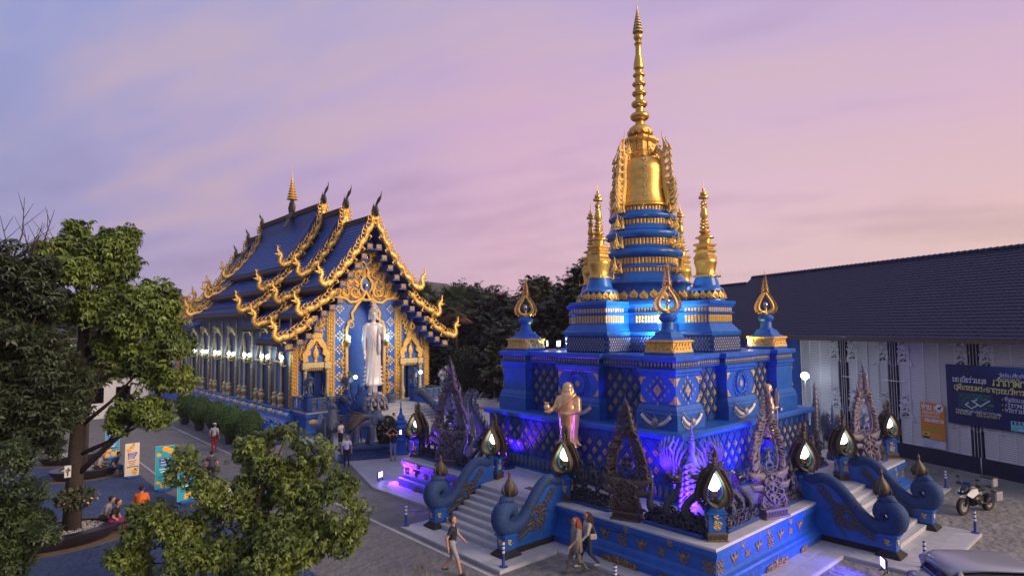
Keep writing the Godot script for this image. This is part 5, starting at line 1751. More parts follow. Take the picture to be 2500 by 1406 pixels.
	gold_panel(b, 0.62, 8.2, Vector3(-2.95, 1.7, 0.06))
	obj("carved_column", b, M.goldcarve, v)
	b = B.new()
	gold_panel(b, 0.62, 8.2, Vector3(2.95, 1.7, 0.06))
	obj("carved_column", b, M.goldcarve, v)
	for e in [-1, 1]:
		b = B.new()
		gold_panel(b, 0.42, 5.4, Vector3(e * 5.72, 1.7, 0.08), 0.4)
		obj("carved_column", b, M.goldcarve, v)
		b = B.new()  # flame bracket beside the inner column
		for k in 6:
			b.add(KN, T2(Vector3(e * (3.35 + 0.1 * k), 8.6 - k * 0.42, 0.08), -e * (0.25 + 0.1 * k), Vector3(e * 0.8, 0.85, 0.6)))
			b.add(CURL, T2(Vector3(e * (3.5 + 0.1 * k), 8.4 - k * 0.42, 0.1), k, Vector3(0.5, 0.5, 0.6)))
		for k in 5:
			b.add(KN, T2(Vector3(e * (5.3 - 0.06 * k), 5.4 + k * 0.36, 0.08), e * 0.3, Vector3(e * 0.7, 0.6, 0.6)))
		obj("flame_bracket", b, M.goldcarve, v)
		# door frame: posts, lintel, foiled arch, stacked finial
		b = B.new()
		for s in [-1, 1]:
			var px: float = e * 4.15 + s * 0.86
			b.lathe(prof([0.2, 1.66, 0.2, 1.8, 0.15, 1.9, 0.19, 2.1, 0.24, 2.35, 0.16, 2.55, 0.19, 2.62, 0.13, 2.75, 0.12, 4.1, 0.17, 4.2, 0.13, 4.28, 0.2, 4.5]), 10, Vector3(px, 0, 0.18))
			b.bbox(Vector3(px, 4.75, 0.16), Vector3(0.52, 0.5, 0.36), 0.03)
			b.add(KN, T2(Vector3(px - s * -0.3, 2.4, 0.2), -s * 0.5, Vector3(0.4, 0.4, 0.6)))
		b.bbox(Vector3(e * 4.15, 4.78, 0.12), Vector3(1.5, 0.42, 0.26), 0.03)
		for k in 9:
			b.add(FL, T2(Vector3(e * 4.15 - 0.6 + k * 0.15, 4.6, 0.14), PI, Vector3(0.6, 0.3, 0.6)))
		obj("door_frame", b, M.goldpale, v)
		b = B.new()
		var ar := [Vector2(1.0, 5.02), Vector2(0.62, 5.08), Vector2(0.72, 5.45), Vector2(0.46, 5.6), Vector2(0.52, 5.98), Vector2(0.3, 6.2), Vector2(0.0, 6.62), Vector2(0.0, 7.15), Vector2(0.42, 6.75), Vector2(0.72, 6.35), Vector2(0.8, 5.95), Vector2(1.1, 5.62)]
		for s in [-1, 1]:
			var pl := PackedVector2Array()
			for p in ar:
				pl.append(Vector2(p.x * s, p.y))
			b.extr(pl, 0.2, T(Vector3(e * 4.15, 0, 0.14)))
			for k in 7:
				b.add(KN, T2(Vector3(e * 4.15 + s * (1.05 - k * 0.15), 5.25 + k * 0.25, 0.2), -s * 0.7, Vector3(s * 0.4, 0.36, 0.5)))
		b.bbox(Vector3(e * 4.15, 6.95, 0.14), Vector3(0.9, 0.34, 0.26), 0.04)
		b.bbox(Vector3(e * 4.15, 7.25, 0.14), Vector3(0.62, 0.3, 0.22), 0.04)
		var td := B.new()
		teardrop(td, 0.2, 0.62, 0.06)
		b.add(td, T(Vector3(e * 4.15, 7.38, 0.14)))
		b.add(FL, T2(Vector3(e * 4.15, 7.9, 0.14), 0, Vector3(0.3, 0.55, 0.5)))
		b.lathe(prof([0.12, 5.0, 0.16, 5.1, 0.1, 5.2, 0.26, 5.5, 0.24, 5.75, 0.1, 6.1, 0.02, 6.4]), 8, Vector3(e * 4.15, 0, 0.05), Basis.from_scale(Vector3(1, 1, 0.5)))
		obj("door_arch", b, M.goldcarve, v)
	# niche border
	b = B.new()
	for e in [-1, 1]:
		var nb := [Vector3(e * 1.62, 1.9, 0.06), Vector3(e * 1.64, 5, 0.06), Vector3(e * 1.68, 7.4, 0.06), Vector3(e * 1.5, 8.0, 0.06), Vector3(e * 1.14, 8.2, 0.06), Vector3(e * 1.24, 8.7, 0.06), Vector3(e * 0.8, 9.35, 0.06), Vector3(e * 0.3, 9.9, 0.06), Vector3(0, 10.5, 0.06)]
		b.tube(nb, [0.2, 0.16, 0.16, 0.15, 0.15, 0.15, 0.14, 0.13, 0.1], 6, 0.6, Vector3.BACK)
		b.add(CURL, T2(Vector3(e * 1.3, 7.75, 0.1), 0, Vector3(e * 0.7, 0.7, 0.9)))
		for k in 16:
			b.add(FL, T2(Vector3(e * 1.78, 2.0 + k * 0.36, 0.06), -e * 0.7, Vector3(e * 0.8, 0.34, 0.7)))
		for k in 4:
			b.add(KN, T2(Vector3(e * 1.9, 2.1 + k * 1.3, 0.08), -e * 0.1, Vector3(e * 0.9, 0.85 if k else 1.5, 0.8)))
	obj("niche_border", b, M.goldcarve, v)
	# white flower rosettes on the blue panels
	var ro := B.new()
	ro.col = Color(0.6, 0.6, 0.6)
	for k in 8:
		var d := Vector3(0, 0.3 if k % 2 == 0 else 0.21, 0).rotated(Vector3.BACK, k * TAU / 8)
		ro.extr(arr2([0.09, 0, 0, 0.09, -0.09, 0, 0, -0.09]), 0.04, T(d))
	ro.col = Color(0.5, 0.28, 0.06)
	ro.ball(Vector3.ZERO, Vector3(0.11, 0.11, 0.06), 8, 5)
	var rom := ro.mesh(M.vcol)
	for e in [-1, 1]:
		for k in 7:
			put("rosette", rom, v, T(Vector3(e * 2.24, 9.05 - k * 1.05, 0.03)))
	# pediment
	b = B.new()
	for e in [-1, 1]:
		for k in 34:
			var yy := 9.95 + 4.4 * pow((k % 17) / 17.0, 1.1)
			var ww := (15.0 - yy) * 0.56
			b.add(KN, T2(Vector3(e * ww * (0.18 + 0.78 * fposmod(k * 0.618, 1.0)), yy - 0.15, 0.03), -e * (0.3 + 0.9 * fposmod(k * 0.37, 1.0)), Vector3(e * 0.9, 0.75, 0.6)))
		for q in [[0.42, 10.0, 1.0, 0.2], [0.9, 10.05, 1.25, 0.9], [1.5, 10.0, 1.3, 0.55], [2.15, 10.0, 1.1, 0.75], [2.7, 10.0, 0.8, 0.9], [0.5, 11.0, 1.1, 0.75], [1.15, 11.1, 1.2, 0.45], [1.75, 11.05, 0.9, 0.7], [0.35, 12.1, 0.8, 1.2], [0.8, 12.3, 0.95, 0.8], [0.3, 12.9, 0.9, 0.8], [0.25, 13.7, 0.7, 0.4], [2.0, 10.7, 0.8, 0.4], [1.3, 12.0, 0.7, 0.6]]:
			b.add(KN, T2(Vector3(e * q[0], q[1], 0.06), -e * q[3], Vector3(e * q[2], q[2], 0.9)))
		for q in [[1.0, 10.35, 1.0], [1.85, 10.3, 0.75], [0.75, 11.75, 0.7], [0.55, 12.75, 0.55], [1.45, 11.35, 0.6], [2.45, 10.2, 0.5]]:
			b.add(CURL, T2(Vector3(e * q[0], q[1], 0.1), q[0] * 2.0, Vector3(e * q[2], q[2], 1.1)))
		b.tube([Vector3(0, 9.75, 0.1), Vector3(e * 0.5, 9.82, 0.12), Vector3(e * 0.9, 9.6, 0.12), Vector3(e * 1.4, 9.55, 0.12), Vector3(e * 1.8, 9.85, 0.12), Vector3(e * 2.4, 9.95, 0.12), Vector3(e * 2.95, 9.9, 0.1)], [0.12, 0.13, 0.12, 0.13, 0.12, 0.12, 0.08], 6, 0.7, Vector3.BACK)
		b.tube([Vector3(e * 0.1, 11.7, 0.1), Vector3(e * 0.5, 11.2, 0.1), Vector3(e * 0.48, 10.7, 0.1), Vector3(e * 0.15, 10.3, 0.1)], [0.1, 0.12, 0.12, 0.1], 6, 0.7, Vector3.BACK)
		b.tube([Vector3(0, 12.55, 0.1), Vector3(e * 0.34, 12.85, 0.1), Vector3(e * 0.36, 13.3, 0.1), Vector3(e * 0.1, 13.7, 0.1), Vector3(0, 14.2, 0.1)], [0.08, 0.1, 0.1, 0.1, 0.02], 6, 0.7, Vector3.BACK)
	for k in 3:
		b.add(KN, T2(Vector3(0, 11.6 + k * 0.1, 0.1), 0, Vector3(1.3 - k * 0.3, 1.0, 0.9)))
	var ped := obj("pediment_carving", b, M.goldcarve, v)
	for q in [10.9, 13.15]:
		b = B.new()
		b.ball(Vector3(0, q, 0.14), Vector3(0.2, 0.2, 0.12), 12, 8)
		obj("mirror_boss", b, M.mirror, ped)
	# ---- side pilasters, windows, lamps
	b = B.new()
	gold_panel(b, 0.3, 5.3, Vector3(0, 1.7, 0.02), 0.5)
	for k in 6:
		b.add(KN, T2(Vector3(0, 6.5 + k * 0.28, 0.05), 0, Vector3(0.5, 0.5, 0.7)))
	var pil := b.mesh(M.goldpale)
	b = B.new()
	for s in [-1, 1]:
		b.lathe(prof([0.26, 1.66, 0.26, 1.8, 0.18, 1.9, 0.24, 2.05, 0.3, 2.3, 0.18, 2.5, 0.24, 2.62, 0.1, 2.75, 0.08, 4.9, 0.12, 5.0]), 8, Vector3(s * 0.58, 0, 0.14))
		b.tube([Vector3(s * 0.55, 5.1, 0.1), Vector3(s * 0.52, 5.5, 0.1), Vector3(s * 0.3, 6.1, 0.1), Vector3(s * 0.2, 6.5, 0.1), Vector3(0, 7.0, 0.1)], [0.13, 0.12, 0.11, 0.1, 0.08], 6, 0.8, Vector3.BACK)
		for k in 5:
			b.add(FL, T2(Vector3(s * (0.62 - k * 0.12), 5.3 + k * 0.33, 0.1), -s * 0.7, Vector3(s * 0.7, 0.36, 0.8)))
	b.bbox(Vector3(0, 5.05, 0.12), Vector3(1.5, 0.2, 0.3), 0.03)
	b.bbox(Vector3(0, 2.45, 0.1), Vector3(1.0, 0.14, 0.3), 0.02)
	b.tube([Vector3(0, 6.9, 0.1), Vector3(0, 7.6, 0.1), Vector3(0, 8.3, 0.08)], [0.1, 0.08, 0.02], 5)
	var win := b.mesh(M.goldpale)
	b = B.new()
	for s in [-1, 1]:
		b.bbox(Vector3(s * 0.23, 3.72, 0.06), Vector3(0.44, 2.36, 0.05), 0.02)
	b.extr(arr2([-0.45, 5.1, 0.45, 5.1, 0.4, 5.6, 0.2, 6.1, 0, 6.7, -0.2, 6.1, -0.4, 5.6]), 0.06, T(Vector3(0, 0, 0.03)))
	b.box(Vector3(0, 2.05, 0.05), Vector3(0.86, 0.76, 0.06))
	var shut := b.mesh(M.bluegloss)
	b = B.new()
	b.lathe(prof([0.0, 5.2, 0.09, 5.25, 0.15, 5.36, 0.11, 5.5, 0.0, 5.56]), 10)
	var globe := b.mesh(M.bulbwhite)
	b = B.new()
	b.tube([Vector3(0, 4.8, -0.4), Vector3(0, 4.75, -0.15), Vector3(0, 4.95, 0), Vector3(0, 5.2, 0)], [0.05, 0.06, 0.06, 0.1], 7)
	b.lathe(prof([0.04, 4.7, 0.12, 4.85, 0.2, 5.05, 0.15, 5.1, 0.14, 5.2]), 8)
	var arm := b.mesh(M.goldpale)
	for k in 8:
		var z := -0.35 - 4.1 * k
		if z > -33:
			put("pilaster", pil, v, Transform3D(L, Vector3(-5.87, 0, z)))
			for s in [-1, 1]:
				if k == 0 and s > 0:
					continue
				var o := Transform3D(L, Vector3(-6.32, 0, z + s * 0.62))
				var a := put("wall_lamp", arm, v, o)
				put("globe", globe, a)
			omni(Vector3(-6.75, 5.4, z - 0.0), Color(0.9, 0.97, 1.0), 1.0, 0.25, v)
		if z - 2.05 > -32:
			put("window_frame", win, v, Transform3D(L, Vector3(-5.87, 0, z - 2.05)))
			put("window_shutter", shut, v, Transform3D(L, Vector3(-5.87, 0, z - 2.05)))
			b = B.new()  # gold bracket figure under the eaves
			b.tube([Vector3(-6.0, 6.0 + (1.0 if k > 0 else 0.0), z), Vector3(-6.3, 6.6 + (1.0 if k > 0 else 0.0), z + 0.1), Vector3(-6.75, 6.75 + (1.0 if k > 0 else 0.0), z + 0.1)], [0.1, 0.2, 0.12], 6)
			for j in 4:
				b.add(KN, Transform3D(L * Basis(Vector3.UP, PI / 2) * Basis(Vector3.BACK, 0.5 - j * 0.3), Vector3(-6.2 - j * 0.12, 6.3 + (1.0 if k > 0 else 0.0), z)).scaled_local(Vector3(0.6, 0.6, 0.8)))
			obj("eave_bracket", b, M.goldpale, v)
	for e in [-1.62, 1.75]:  # two lamps on the front wall
		var a := put("wall_lamp", arm, v, T(Vector3(e, 1.4, 0.35)))
		put("globe", globe, a)
		omni(Vector3(e, 6.8, 0.75), Color(0.45, 0.8, 1.0), 1.0, 0.15, v)
	# ---- roofs
	var segs := [[1.25, -3.9, 0], [-3.7, -8.3, 1], [-8.1, -23.5, 2], [-23.3, -27.9, 1], [-27.7, -32.1, 0]]
	var course := []
	var lines := [roof_line(RT1, LV[0], true), roof_line(RT2, LV[0]), roof_line(RT3, LV[0])]
	for l in lines:
		var ms := []
		var q := resample(l, 0.3)
		for i in q.size() - 1:
			var d: Vector2 = (q[i + 1] - q[i]).normalized()
			var nr := Vector2(-d.y, d.x)
			b = B.new()
			b.extr(PackedVector2Array([q[i], q[i + 1] + d * 0.03, q[i + 1] + d * 0.03 + nr * 0.085, q[i] + nr * 0.03]), 1.0)
			ms.append(b.mesh(M.blueroof))
		course.append(ms)
	for sg in segs:
		var lv: Array = LV[sg[2]]
		var zl: float = sg[0] - sg[1]
		var zc: float = (sg[0] + sg[1]) / 2.0
		for t in 3:
			var l := roof_line([RT1, RT2, RT3][t], lv, t == 0)
			for e in [-1, 1]:
				b = B.new()
				var pl := PackedVector2Array()
				for p in l:
					pl.append(Vector2(p.x * e, p.y))
				for i in range(l.size() - 1, -1, -1):
					pl.append(Vector2(l[i].x * e, l[i].y - 0.16))
				b.extr(pl, zl, T(Vector3(0, 0, zc)))
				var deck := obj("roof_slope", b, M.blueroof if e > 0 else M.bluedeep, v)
				if e < 0:
					for i in course[t].size():
						if t == 0 and i == 0 and sg[2] > 0:
							pass
						put("tile_course", course[t][i], deck, Transform3D(Basis.from_scale(Vector3(-1, 1, zl)), Vector3(-lv[0], lv[1] + (0.0 if t or sg[2] == 0 else 0.02), zc)))
				b = B.new()
				var le: Vector2 = l[-1]
				b.box(Vector3(e * (le.x - 0.02), le.y - 0.14, zc), Vector3(0.16, 0.3, zl + 0.06))
				for k in int(zl / 0.16):
					b.box(Vector3(e * (le.x - 0.1), le.y - 0.36, sg[1] + (k + 0.5) * 0.16), Vector3(0.1, 0.16, 0.08))
				obj("eave_board", b, M.eave, deck)
			if t < 2:  # the upright strip between one roof and the next
				var nx: Vector2 = roof_line([RT2, RT3][t], lv)[0]
				b = B.new()
				for e in [-1, 1]:
					b.box(Vector3(e * (nx.x + 0.02), nx.y + 0.25, zc), Vector3(0.16, 0.9, zl - 1.2))
				obj("roof_upstand", b, M.navy, v)
		b = B.new()
		b.bbox(Vector3(0, lv[2] + 0.1, zc), Vector3(0.34, 0.5, zl), 0.06)
		for k in int(zl / 0.22):
			b.box(Vector3(0, lv[2] + 0.12, sg[1] + (k + 0.5) * 0.22), Vector3(0.4, 0.4, 0.06))
		obj("ridge", b, M.bronze, v)
		# dark gable closing behind each bargeboard
		if sg[2] > 0:
			b = B.new()
			var gpl := PackedVector2Array([Vector2(0, lv[2] - 0.3), Vector2(2.4, 12.4 + lv[1]), Vector2(3.2, 10.6 + lv[1]), Vector2(5.0, 8.4 + lv[1]), Vector2(5.6, 7.0 + lv[1]), Vector2(-5.6, 7.0 + lv[1]), Vector2(-5.0, 8.4 + lv[1]), Vector2(-3.2, 10.6 + lv[1]), Vector2(-2.4, 12.4 + lv[1])])
			b.extr(gpl, 0.2, T(Vector3(0, 0, sg[0] - 0.9 if sg[1] > -24 else sg[1] + 0.9)))
			obj("gable_wall", b, M.bluedeep, v)
	var b2 := naga_board(lines[1]).mesh(M.gold)
	var b3 := naga_board(lines[2]).mesh(M.gold)
	for q in [[1.5, 0, 1], [-3.55, 1, 1], [-7.95, 2, 1], [-23.65, 2, -1], [-28.05, 1, -1], [-32.3, 0, -1]]:
		var lv: Array = LV[q[1]]
		var b1 := naga_board(roof_line(RT1, lv, true)).mesh(M.gold)
		for e in [-1, 1]:
			var fl := Basis.from_scale(Vector3(e, 1, q[2]))
			put("serpent_bargeboard", b1, v, Transform3D(fl, Vector3(0, 0.12, q[0])))
			put("serpent_bargeboard", b2, v, Transform3D(fl, Vector3(e * lv[0], lv[1] + 0.1, q[0] - 0.03)))
			put("serpent_bargeboard", b3, v, Transform3D(fl, Vector3(e * lv[0], lv[1] + 0.1, q[0] + 0.03)))
		put("roof_finial", chofa_mesh(1.0 if q[2] > 0 else 0.85), v, Transform3D(Basis.from_scale(Vector3(1, 1, q[2])), Vector3(0, lv[2] + 0.3, q[0] + 0.1 * q[2])))
	# purlin ends and panels under the front overhang
	for e in [-1, 1]:
		for q in resample(lines[0], 0.95).slice(2) + resample(lines[1], 0.8) + resample(lines[2], 0.8):
			b = B.new()
			b.box(Vector3(e * (q.x - 0.45), q.y - 0.5, 0.7), Vector3(0.5, 0.34, 1.4))
			b.box(Vector3(e * (q.x - 0.5), q.y - 0.74, 0.75), Vector3(0.62, 0.1, 1.3))
			var pu := obj("purlin", b, M.bluedeep, v)
			put("purlin_flower", sqm, pu, T(Vector3(e * (q.x - 0.45), q.y - 0.5, 1.42)).scaled_local(Vector3(0.9, 0.8, 0.5)))
	# ridge spire between two birds
	b = B.new()
	for e in [-1, 1]:
		b.tube([Vector3(0, 18.9, e * 0.3), Vector3(0, 19.6, e * 0.42), Vector3(0, 20.1, e * 0.35), Vector3(0, 20.3, e * 0.55)], [0.16, 0.22, 0.12, 0.02], 7)
		for k in 5:
			b.add(KN, Transform3D(Basis(Vector3.UP, PI / 2) * Basis(Vector3.BACK, e * (0.1 + 0.16 * k)), Vector3(0, 19.0 + 0.12 * k, e * -0.35)).scaled_local(Vector3(0.9, 1.35 - 0.15 * k, 1.2)))
	b.lathe(prof([0.3, 18.8, 0.3, 19.0, 0.14, 19.2, 0.14, 20.2, 0.3, 20.5]), 8)
	b.box(Vector3(0, 18.72, 0), Vector3(0.7, 0.4, 1.5))
	b.box(Vector3(-0.5, 18.0, 0), Vector3(0.08, 1.1, 1.0), Basis(Vector3.BACK, -0.45))
	obj("ridge_birds", b, M.bronze, v, T(Vector3(0, 0, -15.3)))
	b = B.new()
	for k in 8:
		var rr := 0.52 - k * 0.055
		var y := 20.4 + k * 0.27
		b.lathe(prof([rr * 0.5, y - 0.05, rr * 1.05, y, rr, y + 0.06, rr * 0.55, y + 0.2, rr * 0.5, y + 0.26]), 12)
	b.lathe(prof([0.08, 22.5, 0.05, 22.9, 0.02, 23.0, 0.015, 23.8, 0.0, 23.85]), 6)
	obj("ridge_spire", b, M.gold, v, T(Vector3(0, 0, -15.3)))

func hall_front_things() -> void:
	# serpent balustrades either side of the hall steps
	for e in [-1, 1]:
		var t := thing("serpent_balustrade", ["dark blue serpent balustrade with a reared hood left of the hall steps", "grey scaled serpent balustrade on a blue wall right of the hall steps"][(e + 1) / 2], "balustrade", Vector3(VX + (-3.25 if e < 0 else 3.4), 0, VZ), 0.0, "serpent balustrades of the hall steps")
		var b := B.new()
		b.extr(arr2([-2.0, 0.05, -2.0, 2.2, -3.0, 2.1, -4.0, 1.7, -5.0, 1.25, -6.0, 0.9, -6.9, 0.8, -7.1, 0.05]), 0.5, Transform3D(Basis(Vector3.UP, PI / 2), Vector3.ZERO))
		obj("wall", b, M.blue, t)
		var ps := []
		var rs := []
		for k in 15:
			var z := 1.8 + k * 0.38
			ps.append(Vector3(0, 2.45 - 1.45 * smoothstep(2.6, 6.2, z) + 0.12 * sin(z * 2.2), z))
			rs.append(0.26 + 0.05 * sin(z * 2.2))
		b = B.new()
		b.tube(ps, rs, 10, 0.9, Vector3.RIGHT)
		for k in 14:
			for j in 3:
				b.add(FL, Transform3D(Basis(Vector3.UP, -PI / 2) * Basis(Vector3.BACK, 0.5), ps[k].lerp(ps[k + 1], j / 3.0) + Vector3(0, rs[k] * 0.9, 0)).scaled_local(Vector3(0.4, 0.2, 0.5)))
			for s in [-1, 1]:
				for j in 4:
					b.ball(ps[k] + Vector3(s * rs[k] * 0.82, -0.14 + 0.1 * j, 0.1 * (j % 2)), Vector3(0.05, 0.07, 0.1), 5, 3)
		obj("serpent_body", b, M.greyblue, t)
		b = B.new()  # reared head and hood
		b.loft([[Vector3(0, 0.05, 6.9), 0.62, 0.5], [Vector3(0, 0.7, 6.95), 0.6, 0.45], [Vector3(0, 1.5, 7.0), 0.7, 0.36], [Vector3(0, 2.2, 7.05), 0.75, 0.3], [Vector3(0, 2.8, 7.1), 0.5, 0.28], [Vector3(0, 3.2, 7.2), 0.25, 0.26], [Vector3(0, 3.5, 7.3), 0.1, 0.15]], 14)
		for k in 6:
			for s in [-1, 1]:
				b.add(KN, T2(Vector3(s * (0.55 + 0.02 * k), 0.6 + k * 0.4, 6.98 + k * 0.02), -s * (1.0 - 0.12 * k), Vector3(s * 0.9, 0.8, 1.5)))
				b.add(FL, T2(Vector3(s * 0.22, 0.5 + k * 0.4, 7.36 - k * 0.02), s * 0.3, Vector3(s * 1.0, 0.7, 0.8)))
		for k in 3:
			serpent(b, Vector3((k - 1) * 0.42, 2.3, 7.0), 1.0, (k - 1) * 0.25, 0.3 * (k - 1))
		obj("hood", b, M.bluedeep if e < 0 else M.greyblue, t, T(Vector3(0, 0, -1.6 if e < 0 else -0.3)))
	# creatures on posts, two holding globe lamps
	for q in [[-5.8, 2.6, "grey winged lion on the front left corner post of the hall terrace", false, 0.3], [-2.75, 2.35, "dark winged lion with a globe lamp on a post left of the standing statue", true, 0.6], [3.35, 1.75, "green grey winged lion with a globe lamp by the right door of the hall", true, 0.4], [5.8, 2.6, "grey mythical bird on the front right corner post of the hall terrace", false, 1.0]]:
		var t := thing("winged_lion", q[2], "sculpture", Vector3(VX + q[0], 2.6, VZ + q[1]), q[4], "creatures on the posts of the hall terrace")
		var b := B.new()
		b.tiers(sq(0.2), prof([0.08, -0.9, 0.0, -0.85, 0.0, 0.1, 0.08, 0.16, 0.08, 0.24, 0.0, 0.26, -0.03, 0.4]))
		obj("post", b, M.bluedeep, t)
		b = B.new()
		body_mesh([[Vector3(0, 0.75, -0.15), Vector3(0, 0.95, 0.15), 0.2, 0.19, Color.WHITE], [Vector3(0, 1.05, 0.15), Vector3(0, 1.4, 0.22), 0.14, 0.1, Color.WHITE], [Vector3(0, 1.45, 0.24), Vector3(0, 1.42, 0.4), 0.13, 0.08, Color.WHITE], [Vector3(-0.12, 0.8, 0.18), Vector3(-0.13, 0.42, 0.24), 0.07, 0.05, Color.WHITE], [Vector3(0.12, 0.8, 0.18), Vector3(0.13, 0.42, 0.24), 0.07, 0.05, Color.WHITE], [Vector3(-0.14, 0.7, -0.2), Vector3(-0.16, 0.42, -0.1), 0.1, 0.06, Color.WHITE], [Vector3(0.14, 0.7, -0.2), Vector3(0.16, 0.42, -0.1), 0.1, 0.06, Color.WHITE]], 0.04, 0.05, b)
		for k in 5:
			b.add(KN, Transform3D(Basis(Vector3.UP, PI / 2) * Basis(Vector3.BACK, 0.2 + 0.2 * k), Vector3(0, 0.85 + 0.02 * k, -0.3)).scaled_local(Vector3(0.7, 0.9 - 0.1 * k, 1)))
			b.add(FL, Transform3D(Basis(Vector3.UP, PI / 2) * Basis(Vector3.BACK, 0.3 + 0.3 * k), Vector3(0, 1.5 - 0.07 * k, 0.18)).scaled_local(Vector3(0.6, 0.4, 0.8)))
			for s in [-1, 1]:
				b.add(FL, Transform3D(Basis(Vector3.UP, PI / 2 + s * 0.35) * Basis(Vector3.BACK, 0.5 + 0.2 * k), Vector3(s * 0.2, 0.9, -0.02)).scaled_local(Vector3(0.6, 0.7 - 0.06 * k, 0.8)))
		obj("creature", b, M.greyblue if q[0] < 5 else M.silverblue, t)
		if q[3]:
			b = B.new()
			b.ball(Vector3(0.15, 1.32, 0.62), Vector3.ONE * 0.14, 12, 8)
			obj("globe_lamp", b, M.bulbwhite, t)
			omni(t.position + Basis(Vector3.UP, q[4]) * Vector3(0.15, 1.32, 0.62), Color(0.9, 0.97, 1.0), 0.5, 0.12)
	# standing white statue on a lotus
	var t := thing("standing_statue", "tall pearl white standing robed statue with a flame crown before the hall niche", "statue", Vector3(VX + 0.05, 1.65, VZ + 1.15), -0.28)
	var b := B.new()
	b.lathe(prof([0.75, 0, 0.75, 0.15, 0.55, 0.22, 0.5, 0.5, 0.6, 0.6, 0.72, 0.75, 0.6, 0.82, 0, 0.85]), 20)
	for k in 14:
		b.add(FL, Transform3D(Basis(Vector3.UP, k * TAU / 14) * Basis(Vector3.BACK, -0.5) * Basis.from_scale(Vector3(1.2, 0.5, 1.6)), Basis(Vector3.UP, k * TAU / 14) * Vector3(0.55, 0.42, 0)))
	obj("lotus_pedestal", b, M.pearl, t)
	b = B.new()
	b.loft([[Vector3(0, 0.85, 0), 0.34, 0.28], [Vector3(0, 1.35, 0), 0.36, 0.3], [Vector3(0, 1.45, 0.02), 0.72, 0.5, 2.0], [Vector3(0, 1.58, 0), 0.66, 0.42, 2.0], [Vector3(0, 2.1, 0), 0.62, 0.36, 1.4], [Vector3(0, 3.0, 0), 0.6, 0.38], [Vector3(0, 3.9, 0), 0.58, 0.4, 0.7], [Vector3(0, 4.5, 0), 0.54, 0.37, 0.4], [Vector3(0, 5.0, 0), 0.56, 0.4, 0.2], [Vector3(0, 5.6, 0), 0.66, 0.42, 0.1], [Vector3(0, 6.0, 0), 0.62, 0.36, 0.0], [Vector3(0, 6.22, 0), 0.35, 0.26, 0]], 44, 0.035, 11)
	for k in 5:
		b.tube([Vector3(-0.1 + k * 0.1, 6.1, 0.25), Vector3(-0.3 + k * 0.12, 5.2 - k * 0.1, 0.42), Vector3(-0.5 + k * 0.16, 4.2 - k * 0.15, 0.38)], [0.015, 0.022, 0.01], 5)
	b.tube([Vector3(0.3, 6.1, 0.3), Vector3(0.36, 5.2, 0.46), Vector3(0.38, 4.3, 0.46), Vector3(0.38, 3.8, 0.44)], [0.1, 0.13, 0.14, 0.12], 6, 0.35, Vector3.BACK)
	for e in [-1, 1]:
		for k in 5:
			b.tube([Vector3(e * 0.5, 1.7 + k * 0.3, 0.05), Vector3(e * 0.68, 1.55 + k * 0.3, 0.08), Vector3(e * (0.88 - k * 0.04), 1.5 + k * 0.32, 0.1)], [0.08, 0.07, 0.01], 5)
	obj("robe", b, M.pearl, t)
	b = B.new()
	var W := Color.WHITE
	body_mesh([[Vector3(0, 6.1, 0), Vector3(0, 6.5, 0.03), 0.2, 0.17, W], [Vector3(0, 6.72, 0.06), Vector3(0, 7.02, 0.04), 0.26, 0.31, W], [Vector3(0, 6.62, 0.16), Vector3(0, 6.6, 0.2), 0.12, 0.09, W], [Vector3(0, 6.92, 0.36), Vector3(0, 6.8, 0.4), 0.03, 0.05, W], [Vector3(-0.32, 6.95, 0), Vector3(-0.33, 6.55, 0.02), 0.06, 0.07, W], [Vector3(0.32, 6.95, 0), Vector3(0.33, 6.55, 0.02), 0.06, 0.07, W], [Vector3(0, 7.3, 0), Vector3(0, 7.4, 0), 0.2, 0.13, W],
		[Vector3(-0.45, 6.05, 0), Vector3(0.45, 6.05, 0), 0.24, 0.24, W], [Vector3(-0.6, 5.95, 0), Vector3(-0.74, 4.95, 0.02), 0.22, 0.15, W], [Vector3(-0.74, 4.95, 0.02), Vector3(-0.7, 3.95, 0.14), 0.15, 0.09, W], [Vector3(-0.7, 3.95, 0.14), Vector3(-0.68, 3.75, 0.17), 0.09, 0.1, W], [Vector3(0.6, 5.95, 0), Vector3(0.72, 5.1, 0.1), 0.21, 0.15, W], [Vector3(0.72, 5.1, 0.1), Vector3(0.6, 5.5, 0.65), 0.14, 0.09, W], [Vector3(0.6, 5.5, 0.65), Vector3(0.58, 5.75, 0.72), 0.09, 0.08, W]], 0.045, 0.09, b)
	for k in 5:
		b.tube([Vector3(-0.74 + k * 0.035, 3.72, 0.18), Vector3(-0.73 + k * 0.035, 3.45 - 0.05 * (2 - absf(k - 2)), 0.2)], [0.032, 0.018], 6)
		b.tube([Vector3(0.5 + k * 0.04, 5.76, 0.72), Vector3(0.5 + k * 0.04, 6.0 + 0.05 * (2 - absf(k - 2)), 0.74)], [0.03, 0.018], 6)
	for e in [-1, 1]:
		b.tube([Vector3(e * 0.05, 6.98, 0.345), Vector3(e * 0.13, 7.02, 0.325), Vector3(e * 0.22, 6.97, 0.26)], [0.012, 0.018, 0.008], 5)
		b.ball(Vector3(e * 0.12, 6.9, 0.315), Vector3(0.055, 0.02, 0.02), 6, 4)
	b.tube([Vector3(-0.08, 6.66, 0.31), Vector3(0, 6.65, 0.335), Vector3(0.08, 6.66, 0.31)], [0.01, 0.025, 0.01], 6)
	obj("figure", b, M.pearl, t)
	b = B.new()
	for r in 6:
		for k in 18:
			var a := k * TAU / 18 + r * 0.17
			var rr: float = [0.325, 0.325, 0.3, 0.25, 0.2, 0.14][r]
			b.ball(Vector3(cos(a) * rr, 7.1 + r * 0.075, sin(a) * rr + 0.02), Vector3.ONE * 0.05, 5, 3)
